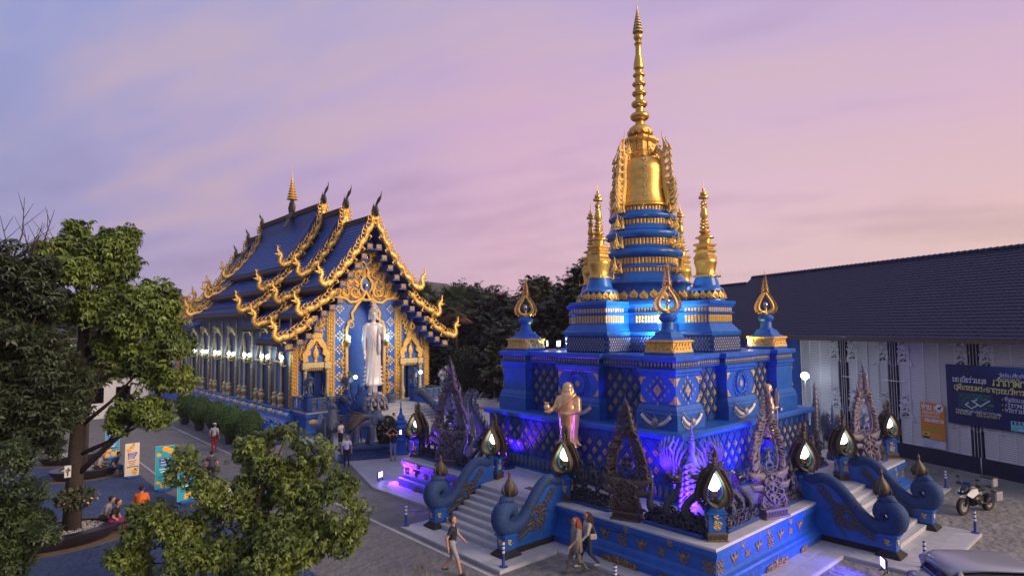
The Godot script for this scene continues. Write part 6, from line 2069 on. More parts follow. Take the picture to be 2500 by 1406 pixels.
	for k in 5:
		b.add(FL, T2(Vector3((k - 2) * 0.07, 7.48, 0), -(k - 2) * 0.35, Vector3(0.8, 0.42 - 0.08 * absf(k - 2), 1)))
	b.add(FL, T2(Vector3(0, 7.5, 0), 0, Vector3(0.7, 0.62, 1)))
	obj("flame_crown", b, M.pearl, t)

# ---- lettering: Thai print drawn stroke by stroke on a four by six grid
const TH := {"ก": "000416364540", "ข": "0605161506 1513004046", "อ": "03130414 0304 0516364540 4000 0002", "ช": "0605161506 1513004044 4446", "ญ": "000416252010 2526464020", "ร": "20103021 3034251505 051646", "ว": "20213130 30455 0516364540", "ม": "0605161506 1510004040 404640", "บ": "0605161506 05004046", "จ": "2021313020 3040 40453616", "ภ": "00011101 010405163645 4540", "พ": "0605161506 0500244046", "ป": "0605161506 05004048", "น": "0605161506 151010 103140 4046", "ธ": "0516463616 0503334340 4000 0005", "ต": "0010110103 0305162536 364540", "ห": "0605161506 1510 134535 4540", "ผ": "0605161506 0500234046", "ล": "4046 4045361605 430301000110", "ด": "0005163645 4540 2030333222", "ย": "0605161506 0513024046 0200 0040", "ส": "4046 4045361605 430301000110 3446", "เ": "2010112126", "แ": "2010112126 5040415156", "โ": "1011212010 2026 160626", "า": "0516263530", "ะ": "03142434 0011213", "ถ": "0010110103 0305163645 4540", "ท": "0605161506 1510 103646 4640", "ง": "0020312 2026", "ศ": "0005163645 4540 2030333222 3446", "ณ": "000516252010 2526464020"}
const UP2 := ["ิ", "่", "้", "ื", "ั", "็", "ี", "์", "ึ"]
func ink(im: Image, a: Vector2, b: Vector2, r: float, c: Color) -> void:
	var n := int(a.distance_to(b) / maxf(r * 0.7, 0.6)) + 1
	for i in n + 1:
		var p := a.lerp(b, float(i) / n)
		im.fill_rect(Rect2i(int(p.x - r), int(p.y - r), maxi(1, int(r * 2.0)), maxi(1, int(r * 2.0))), c)
func thai(im: Image, s: String, at: Vector2, u: float, c: Color, w := 0.55) -> float:  # u pixels a grid step; at is the left end of the line the letters stand on
	var x := at.x
	for ch in s:
		if ch == " ":
			x += u * 3.0
		elif ch in ["ุ", "ู"]:
			ink(im, Vector2(x - u * 1.5, at.y + u), Vector2(x - u * 1.5, at.y + u * 2.5), u * w, c)
			if ch == "ู":
				ink(im, Vector2(x - u * 2.7, at.y + u * 2.5), Vector2(x - u * 1.5, at.y + u * 2.5), u * w, c)
		elif ch in UP2:
			var y := at.y - u * 7.6
			var x0 := x - u * 4.6
			if ch == "่":
				ink(im, Vector2(x0 + u * 3, y - u * 1.6), Vector2(x0 + u * 3, y), u * w, c)
			elif ch in ["้", "ั", "็"]:
				ink(im, Vector2(x0 + u * 2, y), Vector2(x0 + u * 3.4, y - u * 0.4), u * w, c)
				ink(im, Vector2(x0 + u * 3.4, y - u * 0.4), Vector2(x0 + u * 3.8, y - u * 1.6), u * w, c)
			else:
				ink(im, Vector2(x0 + u * 0.5, y), Vector2(x0 + u * 3.8, y), u * w, c)
				ink(im, Vector2(x0 + u * 0.5, y), Vector2(x0 + u * 2, y - u), u * w, c)
				ink(im, Vector2(x0 + u * 3.8, y), Vector2(x0 + u * 3.8, y - u * 1.5), u * w, c)
		elif TH.has(ch):
			var wide := 0
			for st in TH[ch].split(" "):
				var last := Vector2(-1, -1)
				for i in range(0, st.length() - 1, 2):
					var gx := int(st[i])
					wide = maxi(wide, gx)
					var p := Vector2(x + gx * u, at.y - int(st[i + 1]) * u)
					if last.x >= 0:
						ink(im, last, p, u * w, c)
					last = p
			x += (wide + 1.6) * u
	return x

func words(t: String, size: float, m: Material, par: Node, xf: Transform3D) -> void:
	var tm := TextMesh.new()
	var f := SystemFont.new()
	f.font_names = PackedStringArray(["Droid Sans"])
	f.font_weight = 700
	tm.font = f
	tm.font_size = 32
	tm.pixel_size = size / 32.0
	tm.depth = 0.004
	tm.text = t
	tm.material = m
	put("lettering", tm, par, xf)

func print_mat(key: String, im: Image) -> StandardMaterial3D:
	var m := StandardMaterial3D.new()
	m.albedo_texture = ImageTexture.create_from_image(im)
	m.roughness = 0.6
	M[key] = m
	return m

func board(w: float, h: float, d := 0.02) -> ArrayMesh:  # a flat printed panel with texture coordinates, foot at the origin
	var st := SurfaceTool.new()
	st.begin(Mesh.PRIMITIVE_TRIANGLES)
	var p := [Vector3(-w / 2, 0, d), Vector3(w / 2, 0, d), Vector3(w / 2, h, d), Vector3(-w / 2, h, d)]
	var uv := [Vector2(0, 1), Vector2(1, 1), Vector2(1, 0), Vector2(0, 0)]
	for i in [0, 2, 1, 0, 3, 2]:
		st.set_normal(Vector3(0, 0, 1))
		st.set_uv(uv[i])
		st.add_vertex(p[i])
	return st.commit()

func leaf_motif(b: B, w: float, h: float) -> void:  # openwork scroll panel, foot at the origin
	for e in [-1, 1]:
		b.box(Vector3(e * (w / 2 - 0.02), h / 2, 0), Vector3(0.04, h, 0.04))
		b.box(Vector3(0, h / 2 + e * (h / 2 - 0.02), 0), Vector3(w - 0.08, 0.04, 0.04))
	for k in 4:
		var y := (k + 0.5) * h / 4
		b.add(CURL, T2(Vector3(-0.06 if k % 2 else 0.06, y, 0), k * 2.0, Vector3(0.52 if k % 2 else -0.52, 0.52, 0.4)))
		for e in [-1, 1]:
			b.add(FL, T2(Vector3(e * 0.08, y - 0.1, 0), -e * (0.6 + 0.3 * k), Vector3(e * 1.8, 0.28, 0.4)))
			b.add(FL, T2(Vector3(e * 0.16, y + 0.1, 0), e * (0.9 + k), Vector3(e * 1.8, 0.24, 0.4)))

func louvred_building() -> void:
	var v := thing("louvred_building", "long hall with white louvred panels, dark tiled roof and navy base beside the parking lot", "building", Vector3(36.99, 0, -5.84), atan2(-0.9165, -0.4))
	var b := B.new()
	b.box(Vector3(-10, 0.4, 0.03), Vector3(29, 0.8, 0.12))
	obj("base", b, M.navy, v)
	b = B.new()
	b.box(Vector3(-4.6, 3.65, -0.16), Vector3(18.0, 5.72, 0.16))
	obj("wall", b, M.slatgap, v)
	b = B.new()
	b.box(Vector3(-18.8, 3.65, -0.15), Vector3(10.4, 5.72, 0.2))
	obj("blue_wall", b, M.blue, v)
	b = B.new()
	b.box(Vector3(4.4, 3.3, -5), Vector3(0.2, 6.6, 10))
	b.box(Vector3(-10, 3.3, -10.1), Vector3(28.6, 6.6, 0.2))
	stuff(obj("rear_wall", b, M.slat, v))
	var slat := B.new()
	slat.tri(Vector3(-0.5, -0.042, 0.02), Vector3(0.5, -0.042, 0.02), Vector3(0.5, 0.036, 0.0))
	slat.tri(Vector3(-0.5, -0.042, 0.02), Vector3(0.5, 0.036, 0.0), Vector3(-0.5, 0.036, 0.0))
	slat.box(Vector3(0, -0.046, 0.005), Vector3(1, 0.008, 0.03))
	var sm := slat.mesh(M.slat)
	var n := 0
	var cols := [[13.4, 12.6, 0], [12.6, 11.75, 0], [11.75, 10.9, 0], [10.88, 10.3, 1], [9.5, 8.9, 1], [8.9, 8.15, 0], [8.15, 7.42, 0], [7.4, 6.8, 1], [6.09, 5.49, 1], [5.49, 4.61, 2], [4.61, 3.76, 2], [3.76, 2.91, 2], [2.89, 2.28, 1], [1.62, 1.02, 1], [1.02, 0.2, 2], [0.2, -0.62, 2], [-0.62, -1.44, 0], [-1.44, -2.3, 0], [-2.3, -3.2, 0], [-3.2, -4.1, 0]]
	var mo := B.new()
	leaf_motif(mo, 0.56, 1.2)
	var mom := mo.mesh(M.slat)
	for c in cols:
		var w: float = c[0] - c[1] - 0.03
		var x: float = -(c[0] + c[1]) / 2
		b = B.new()
		for e in [-1, 1]:
			b.box(Vector3(x + e * w / 2, 3.65, -0.03), Vector3(0.03, 5.7, 0.06))
		b.box(Vector3(x, 0.82, -0.035), Vector3(w, 0.04, 0.055))
		b.box(Vector3(x, 6.5, -0.035), Vector3(w, 0.04, 0.055))
		var p := obj("louvre_panel", b, M.slat, v)
		var many := B.new()
		for k in 53:
			var y := 0.89 + k * 0.106
			if c[2] == 1 and (y > 5.25 or (y > 2.2 and y < 3.5)):
				continue
			var xf := Transform3D(Basis.from_scale(Vector3(w - 0.03, 1, 1)), Vector3(x, y, -0.045))
			if c[2] == 2:
				put("slat", sm, p, xf)
			else:
				many.add(slat, xf)
		if many.v.size():
			stuff(obj("slats", many, M.slat, p))
		if c[2] == 1:
			for y in [5.27, 2.24]:
				put("openwork_panel", mom, p, T(Vector3(x, y, -0.02)))
	for c in [[9.9, 0], [6.44, 0], [1.95, 1]]:
		b = B.new()
		for k in 4:
			b.box(Vector3(-c[0] - 0.24 + k * 0.16, 3.65, -0.02), Vector3(0.045, 5.7, 0.08))
		b.box(Vector3(-c[0], 3.65, -0.06), Vector3(0.6, 5.68, 0.02))
		var s := obj("dark_stripe", b, M.navy, v)
		for k in 3:
			b = B.new()
			b.box(Vector3(-c[0] - 0.16 + k * 0.16, 3.65, 0.0), Vector3(0.025, 5.7, 0.03))
			obj("rail", b, M.slat, s)
	b = B.new()
	b.box(Vector3(-6.4, 4.22, 0.06), Vector3(1.5, 0.05, 0.05))
	b.box(Vector3(-9.6, 4.22, 0.06), Vector3(0.8, 0.05, 0.05))
	stuff(obj("cross_bar", b, M.slat, v))
	# roof of waved tile courses
	var A := Vector2(1.25, 6.68)
	var Rg := Vector2(-5.0, 11.55)
	var nc := 28
	for part in [[4.6, -24.0, 0.0, 28], [-24.0, -33.0, -0.85, 25]]:
		var L: float = part[0] - part[1]
		b = B.new()
		var d := (Rg - A).normalized()
		var nr := Vector2(-d.y, d.x)
		var wv := int(L / 0.3) * 3
		for i in wv:
			var x0: float = part[1] + L * i / wv
			var x1: float = part[1] + L * (i + 1) / wv
			var h0: float = [0.0, 0.035, 0.02][i % 3]
			var h1: float = [0.0, 0.035, 0.02][(i + 1) % 3]
			var lo0 := Vector3(x0, 0.03 + h0, 0.02)
			var lo1 := Vector3(x1, 0.03 + h1, 0.02)
			b.quad(lo0, lo1, Vector3(x1, h1 * 0.8, -0.29), Vector3(x0, h0 * 0.8, -0.29))
			b.quad(lo0 + Vector3(0, -0.045, 0), lo1 + Vector3(0, -0.045, 0), lo1, lo0)
		var cm := b.mesh(M.roofdark)
		var tilt := Basis(Vector3.RIGHT, atan2(Rg.y - A.y, A.x - Rg.x))
		b = B.new()
		b.box(Vector3((part[0] + part[1]) / 2, (A.y + Rg.y) / 2 - 0.1 + part[2] * 0.5, (A.x + Rg.x) / 2), Vector3(L, 0.1, 7.9), tilt)
		b.box(Vector3((part[0] + part[1]) / 2, (A.y + Rg.y) / 2 - 0.1 + part[2] * 0.5, 2 * Rg.x - (A.x + Rg.x) / 2), Vector3(L, 0.1, 7.9), Basis(Vector3.RIGHT, -atan2(Rg.y - A.y, A.x - Rg.x)))
		b.box(Vector3((part[0] + part[1]) / 2, A.y - 0.1, A.x - 0.02), Vector3(L, 0.24, 0.08))
		b.box(Vector3((part[0] + part[1]) / 2, A.y - 0.16, 0.6), Vector3(L, 0.05, 1.2))
		var rf := obj("roof", b, M.eave, v)
		for k in part[3]:
			var p := A.lerp(Rg, (k + 0.02) / nc)
			put("tile_course", cm, rf, Transform3D(tilt, Vector3(0, p.y, p.x)))
		var top := A.lerp(Rg, float(part[3]) / nc)
		b = B.new()
		var n2 := int(L / 0.36)
		for k in n2:
			b.tube([Vector3(part[1] + L * k / n2, top.y + 0.03, top.x), Vector3(part[1] + L * (k + 1) / n2 + 0.03, top.y + 0.06, top.x)], [0.13, 0.15], 6)
		obj("ridge_cap", b, M.roofdark, rf)
	# ---- banners on its wall
	var bs := Basis(Vector3.UP, v.rotation.y)
	var W := Color(0.85, 0.87, 0.93)
	var Y := Color(0.85, 0.85, 0.42)
	var im := Image.create_empty(1200, 600, false, Image.FORMAT_RGB8)
	for y in 600:
		for x in range(0, 1200, 4):
			var g := clampf(1.0 - Vector2(x - 760, (y + 20) * 3.2).length() / 560.0, 0, 1)
			var wave := 0.03 if absf(sin(x * 0.012 + y * 0.05) * 40 + 70 - y) < 14 else 0.0
			im.fill_rect(Rect2i(x, y, 4, 1), Color(0.05 + wave, 0.09 + 0.30 * g + wave, 0.34 + 0.32 * g + wave))
	thai(im, "วัดร่องเสือเต้น", Vector2(520, 92), 4.2, W)
	thai(im, "ขอเชิญร่วมบุญ", Vector2(70, 170), 6.2, W, 0.5)
	thai(im, "เจ้าภาพกระเบื้อง", Vector2(452, 180), 8.6, Y, 0.6)
	thai(im, "ปูพื้นรอบพระธาตุ", Vector2(84, 248), 6.4, Y, 0.55)
	thai(im, "รอบวิหาร", Vector2(500, 252), 6.4, Y, 0.55)
	thai(im, "เพื่อ", Vector2(740, 262), 7.0, W, 0.5)
	for k in 3:
		thai(im, ["หินอ่อนแผ่นละ", "เจ้าภาพปูหินอ่อน", "หรือร่วมบุญตา"][k], Vector2(560, 322 + k * 50), 4.8, W, 0.5)
		for j in 9:
			im.fill_rect(Rect2i(536 - absi(4 - j) * 0 - (8 - absi(4 - j) * 2), 300 + k * 50 + j * 2, (8 - absi(4 - j) * 2) * 2 + 2, 2), Color(0.6, 0.68, 0.4))
	thai(im, "ร่วมทำบุญผ่านทางบัญชี ธนาคารกรุงไทย", Vector2(84, 470), 3.2, W, 0.5)
	thai(im, "หมายเลขบัญชี", Vector2(84, 496), 3.0, Y, 0.5)
	im.fill_rect(Rect2i(112, 276, 340, 164), Color(0.13, 0.24, 0.34))
	for k in 90:
		im.fill_rect(Rect2i(112 + R.randi() % 300, 276 + R.randi() % 140, 10 + R.randi() % 40, 4 + R.randi() % 20), Color(0.08, 0.2, 0.3).lerp(Color(0.2, 0.45, 0.5), R.randf()))
	for q in [[185, 395, 245, 430], [245, 430, 310, 385], [310, 385, 250, 350], [250, 350, 330, 400], [330, 400, 420, 335], [185, 395, 215, 375], [265, 355, 300, 335]]:
		ink(im, Vector2(q[0], q[1]), Vector2(q[2], q[3]), 4, W)
	for q in [[600, 500, 210, 92], [816, 514, 180, 84]]:
		im.fill_rect(Rect2i(q[0], q[1], q[2], q[3]), Color(0.5, 0.75, 0.8))
		for k in 60:
			im.fill_rect(Rect2i(q[0] + 4 + R.randi() % (q[2] - 50), q[1] + 20 + R.randi() % (q[3] - 34), 10 + R.randi() % 32, 2 + R.randi() % 10), Color(0.25, 0.6, 0.68).lerp(Color(0.6, 0.85, 0.85), R.randf()))
		for k in 3:
			im.fill_rect(Rect2i(q[0] + 14 + k * 34, q[1] + 4, 16, 30), Color(0.1, 0.2, 0.28))
	var t := thing("banner", "large dark blue donation banner with Thai lettering on the louvred wall", "banner", v.position + bs * Vector3(-0.31, 2.34, 0.08), v.rotation.y)
	var bm := board(6.0, 3.0)
	bm.surface_set_material(0, print_mat("banner_print", im))
	put("print", bm, t)
	b = B.new()
	b.box(Vector3(0, 1.5, 0.0), Vector3(6.02, 3.02, 0.03))
	obj("sheet", b, M.navy, t)
	var wm := mat("letterwhite", Color(0.6, 0.62, 0.68), 0.6, 0.0)
	var ym := mat("letteryellow", Color(0.55, 0.55, 0.14), 0.6, 0.0)
	words("WAT RONG SUEA TEN", 0.1, wm, t, T(Vector3(0.02, 2.44, 0.024)))
	words("678-2-61103-1", 0.17, ym, t, T(Vector3(-1.0, 0.55, 0.024)))
	# orange notice
	im = Image.create_empty(400, 600, false, Image.FORMAT_RGB8)
	im.fill(Color(0.80, 0.50, 0.18))
	thai(im, "ห้าม", Vector2(24, 112), 11, W, 0.6)
	thai(im, "นำสุนัขและแมว", Vector2(30, 178), 5.2, W, 0.5)
	thai(im, "มาปล่อยทำเป็นวัด", Vector2(24, 236), 4.6, W, 0.45)
	thai(im, "โดยเด็ดขาด", Vector2(64, 310), 7, W, 0.65)
	for y in range(-66, 67):
		im.fill_rect(Rect2i(316 - int(sqrt(4400.0 - y * y)), 74 + y, int(sqrt(4400.0 - y * y)) * 2, 1), Color(0.86, 0.86, 0.95))
	im.fill_rect(Rect2i(290, 60, 50, 34), Color(0.1, 0.1, 0.14))  # a dog and a cat, as dark shapes
	im.fill_rect(Rect2i(330, 40, 24, 26), Color(0.1, 0.1, 0.14))
	im.fill_rect(Rect2i(292, 90, 8, 24), Color(0.1, 0.1, 0.14))
	im.fill_rect(Rect2i(328, 90, 8, 24), Color(0.1, 0.1, 0.14))
	im.fill_rect(Rect2i(70, 410, 260, 60), Color(0.72, 0.58, 0.16))
	im.fill_rect(Rect2i(20, 490, 120, 100), Color(0.8, 0.75, 0.2))
	im.fill_rect(Rect2i(50, 510, 50, 24), Color(0.1, 0.1, 0.1))
	im.fill_rect(Rect2i(24, 556, 112, 34), Color(0.15, 0.17, 0.2))
	for k in 4:
		im.fill_rect(Rect2i(160, 510 + k * 20, 200 - 30 * (k % 2), 5), Color(0.88, 0.7, 0.5))
	t = thing("notice_board", "orange notice with white Thai lettering left of the blue banner", "notice", v.position + bs * Vector3(-4.18, 1.3, 0.06), v.rotation.y)
	bm = board(1.34, 1.93)
	bm.surface_set_material(0, print_mat("notice_print", im))
	put("print", bm, t)
	words("!", 0.42, wm, t, T(Vector3(0.12, 1.62, 0.024)))
	im = Image.create_empty(256, 96, false, Image.FORMAT_RGB8)
	im.fill(Color(0.75, 0.76, 0.86))
	for k in 4:
		thai(im, ["นำสุนัขและแมวมาปล่อย", "เป็นการกระทำบาป", "ขอบุญรักษาทุกคน", "วัดร่องเสือเต้น"][k], Vector2(14, 24 + k * 22), 2.0, Color(0.2, 0.24, 0.5), 0.4)
	t = thing("paper_notice", "white paper notice with blue print below the orange notice", "notice", v.position + bs * Vector3(-4.16, 0.86, 0.07), v.rotation.y)
	bm = board(1.3, 0.42)
	bm.surface_set_material(0, print_mat("paper_print", im))
	put("print", bm, t)
	# pole light before the wall
	t = thing("pole_light", "bright white floodlight on a thin pole between the chedi and the louvred wall", "lamp", v.position + bs * Vector3(-11.6, 0, 1.4), v.rotation.y)
	b = B.new()
	b.tube([Vector3(0, 0, 0), Vector3(0, 4.0, 0)], [0.05, 0.04], 8)
	obj("pole", b, M.steel, t)
	b = B.new()
	b.bbox(Vector3(0, 4.17, 0), Vector3(0.5, 0.36, 0.12), 0.03)
	obj("housing", b, M.black, t)
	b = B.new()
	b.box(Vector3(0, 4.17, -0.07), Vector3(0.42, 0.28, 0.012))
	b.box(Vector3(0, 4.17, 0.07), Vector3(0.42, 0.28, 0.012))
	b.ball(Vector3(0, 4.17, 0.0), Vector3(0.3, 0.24, 0.2), 12, 8)  # oversized glowing ball, stands in for the glare round the lamp
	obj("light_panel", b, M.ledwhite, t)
	omni(t.position + bs * Vector3(0, 4.17, 0.0), Color(0.86, 0.95, 1.0), 80.0, 0.22)
	# post and hydrant pipe by the wall
	t = thing("wall_pipe", "thin grey pipe standing in the asphalt before the louvred wall", "pipe", v.position + bs * Vector3(-1.35, 0, 0.7), 0.0)
	b = B.new()
	b.tube([Vector3(0, 0, 0), Vector3(0, 0.95, 0)], [0.03, 0.03], 6)
	obj("pipe", b, M.steel, t)

# ---- vehicles
func skin(b: B, secs: Array, n := 20, close := true) -> void:  # rounded sections along z: [z, y centre, half width, half height, squareness]
	b.fresh()
	var lo := []
	for s in secs:
		var r := []
		for j in n:
			var a := TAU * j / n + PI / n
			var e: float = 2.0 / s[4]
			r.append(Vector3(signf(cos(a)) * pow(absf(cos(a)), e) * s[2], s[1] + signf(sin(a)) * pow(absf(sin(a)), e) * s[3], s[0]))
		if lo:
			for j in n:
				var k := (j + 1) % n
				b.quad(lo[j], lo[k], r[k], r[j])
		elif close:
			for j in range(1, n - 1):
				b.tri(r[0], r[j + 1], r[j])
		lo = r
	if close:
		for j in range(1, n - 1):
			b.tri(lo[0], lo[j], lo[j + 1])

func wheel(t: Node, at: Vector3, r: float, w: float, called := "wheel") -> void:
	var b := B.new()
	b.lathe(prof([r * 0.6, -w / 2, r * 0.92, -w / 2, r, -w * 0.3, r, w * 0.3, r * 0.92, w / 2, r * 0.6, w / 2]), 24, Vector3.ZERO, Basis(Vector3.BACK, PI / 2))
	var o := obj(called, b, M.rubberblack, t, T(at))
	b = B.new()
	b.lathe(prof([0.0, -w * 0.3, r * 0.2, -w * 0.34, r * 0.62, -w * 0.4, r * 0.62, w * 0.4, r * 0.2, w * 0.34, 0, w * 0.3]), 18, Vector3.ZERO, Basis(Vector3.BACK, PI / 2))
	for k in 5:
		b.box(Vector3(0, cos(k * TAU / 5) * r * 0.4, sin(k * TAU / 5) * r * 0.4), Vector3(w * 0.9, r * 0.4, 0.05), Basis(Vector3.RIGHT, k * TAU / 5))
	obj("rim", b, M.steel, o)

func car(label: String, at: Vector3, yaw: float, paint: Material, van := false) -> Node3D:
	var t := thing("parked_van" if van else "parked_car", label, "van" if van else "car", at, yaw)
	var b := B.new()
	var hh := 0.55 if van else 0.36
	skin(b, [[-2.1, 0.62, 0.62, 0.2, 3.0], [-2.02, 0.64, 0.8, 0.32, 3.2], [-1.5, 0.62, 0.87, hh, 3.4], [0, 0.6, 0.88, hh, 3.6], [1.2, 0.6, 0.87, hh, 3.4], [1.85, 0.56, 0.8, hh * 0.85, 3.0], [2.12, 0.5, 0.6, 0.2, 2.6]], 24)
	obj("body", b, paint, t)
	b = B.new()
	var top := 1.95 if van else 1.46
	var y0 := 0.85
	var hc := (top - y0) / 2
	var yc := (top + y0) / 2
	var zr := -2.0 if van else -1.75
	skin(b, [[zr, y0 + 0.1, 0.66, 0.1, 3.0], [zr + 0.22, yc - 0.04, 0.7, hc * 0.86, 3.2], [zr + 0.7, yc, 0.72, hc, 3.2], [0.0, yc, 0.73, hc, 3.2], [0.5, yc - 0.02, 0.72, hc * 0.95, 3.0], [1.1 + (0.35 if van else 0.0), y0 + 0.12, 0.7, 0.12, 3.0]], 24)
	obj("window_band", b, M.glass, t)
	b = B.new()
	skin(b, [[zr + 0.1, top - 0.2, 0.62, 0.14, 2.6], [zr + 0.3, top - 0.06, 0.68, 0.1, 3.0], [zr + 0.9, top - 0.02, 0.7, 0.07, 3.0], [0.1, top - 0.02, 0.69, 0.07, 3.0], [0.5, top - 0.1, 0.66, 0.06, 2.6]], 20)
	for e in [-1, 1]:  # pillars and roof rails
		b.tube([Vector3(e * 0.66, top - 0.1, 0.45), Vector3(e * 0.78, y0 + 0.05, 1.1)], [0.045, 0.05], 6)
		b.tube([Vector3(e * 0.71, top - 0.12, -0.45), Vector3(e * 0.86, y0 + 0.02, -0.4)], [0.04, 0.04], 6)
		b.tube([Vector3(e * 0.66, top - 0.12, zr + 0.3), Vector3(e * 0.8, y0 + 0.3, zr + 0.22), Vector3(e * 0.84, y0 - 0.05, zr + 0.35)], [0.1, 0.2, 0.22], 7, 0.6)
	obj("roof", b, paint, t)
	b = B.new()
	for e in [-1, 1]:
		b.ball(Vector3(e * 0.66, 0.74, -2.02), Vector3(0.16, 0.1, 0.07), 8, 5)
	stuff(obj("tail_lights", b, mat("tail", Color(0.3, 0.02, 0.03), 0.3, 0.0), t))
	b = B.new()
	for e in [-1, 1]:
		b.ball(Vector3(e * 0.6, 0.64, 2.0), Vector3(0.2, 0.09, 0.1), 8, 5)
		b.tube([Vector3(e * 0.84, 0.98, 0.9), Vector3(e * 1.0, 1.02, 0.88)], [0.05, 0.09], 6)
	stuff(obj("head_lights", b, M.steel, t))
	for e in [-1, 1]:
		wheel(t, Vector3(e * 0.8, 0.32, -1.3), 0.32, 0.2)
		wheel(t, Vector3(e * 0.8, 0.32, 1.3), 0.32, 0.2)
	return t

func motorcycle() -> void:
	var t := thing("motorcycle", "touring motorcycle with metal luggage boxes parked facing the camera by the steps", "motorcycle", Vector3(30.0, 0.0, -6.25), -1.9)
	wheel(t, Vector3(0, 0.34, 0.78), 0.34, 0.13)
	wheel(t, Vector3(0, 0.34, -0.78), 0.34, 0.17)
	var b := B.new()
	skin(b, [[-0.2, 0.92, 0.12, 0.08, 2.4], [0.05, 0.95, 0.2, 0.17, 2.4], [0.35, 0.98, 0.2, 0.2, 2.4], [0.62, 0.95, 0.13, 0.16, 2.2], [0.9, 0.84, 0.05, 0.06, 2.0]], 14)
	obj("tank_fairing", b, M.black, t)
	b = B.new()
	skin(b, [[-0.85, 0.9, 0.1, 0.05, 2.4], [-0.5, 0.9, 0.15, 0.07, 2.4], [-0.1, 0.86, 0.12, 0.06, 2.4]], 12)
	obj("saddle", b, M.rubberblack, t)
	b = B.new()
	skin(b, [[-0.28, 0.52, 0.16, 0.16, 3.0], [0.3, 0.5, 0.2, 0.2, 3.0], [0.36, 0.5, 0.1, 0.1, 3.0]], 12)
	for e in [-1, 1]:
		b.ball(Vector3(e * 0.28, 0.5, 0.2), Vector3(0.12, 0.1, 0.13), 8, 6)
		b.tube([Vector3(e * 0.1, 0.95, 0.52), Vector3(e * 0.09, 0.34, 0.78)], [0.04, 0.035], 6)
		b.tube([Vector3(e * 0.26, 0.72, 0.44), Vector3(e * 0.32, 0.46, 0.34), Vector3(e * 0.26, 0.3, 0.1)], [0.018, 0.018, 0.018], 5)
	b.tube([Vector3(0.12, 0.42, 0.1), Vector3(0.2, 0.36, -0.5), Vector3(0.2, 0.5, -0.95)], [0.04, 0.05, 0.07], 8)
	obj("engine", b, M.black, t)
	b = B.new()
	for e in [-1, 1]:
		b.extr(arr2([0.55, 1.0, 0.85, 0.82, 0.5, 0.66, 0.1, 0.82, 0.2, 1.0]), 0.03, Transform3D(Basis(Vector3.UP, -PI / 2), Vector3(e * 0.2, 0, 0)))
	b.tube([Vector3(0, 0.72, 0.98), Vector3(0, 0.74, 0.78), Vector3(0, 0.66, 0.56)], [0.03, 0.08, 0.06], 6, 1.3, Vector3.RIGHT)
	obj("side_panel", b, M.white, t)
	b = B.new()
	b.tube([Vector3(-0.42, 1.12, 0.28), Vector3(-0.2, 1.14, 0.42), Vector3(0, 1.1, 0.46), Vector3(0.2, 1.14, 0.42), Vector3(0.42, 1.12, 0.28)], [0.02, 0.018, 0.018, 0.018, 0.02], 6)
	for e in [-1, 1]:
		b.tube([Vector3(e * 0.3, 1.14, 0.38), Vector3(e * 0.34, 1.32, 0.42)], [0.01, 0.01], 5)
		b.ball(Vector3(e * 0.36, 1.38, 0.42), Vector3(0.08, 0.05, 0.02), 8, 5)
		b.bbox(Vector3(e * 0.36, 1.12, 0.38), Vector3(0.2, 0.1, 0.06), 0.02)
	obj("handlebar", b, M.black, t)
	b = B.new()
	b.extr(arr2([-0.16, 1.1, 0.16, 1.1, 0.12, 1.38, -0.12, 1.38]), 0.012, Transform3D(Basis(Vector3.RIGHT, -0.5), Vector3(0, 0.02, 1.12)))
	obj("windscreen", b, M.glass, t)
	b = B.new()
	for e in [-1, 1]:
		b.ball(Vector3(e * 0.06, 0.93, 0.88), Vector3(0.045, 0.035, 0.03), 8, 5)
	stuff(obj("headlight", b, M.mirror, t))
	b = B.new()
	for q in [[0, 1.1, -0.95, 0.46, 0.34, 0.36], [-0.38, 0.66, -0.72, 0.22, 0.38, 0.46], [0.38, 0.66, -0.72, 0.22, 0.38, 0.46]]:
		b = B.new()
		b.bbox(Vector3(q[0], q[1], q[2]), Vector3(q[3], q[4], q[5]), 0.04)
		var bx := obj("luggage_box", b, M.steel, t)
		b = B.new()
		b.bbox(Vector3(q[0], q[1] + q[4] / 2 + 0.01, q[2]), Vector3(q[3] + 0.02, 0.05, q[5] + 0.02), 0.02)
		obj("lid", b, M.black, bx)

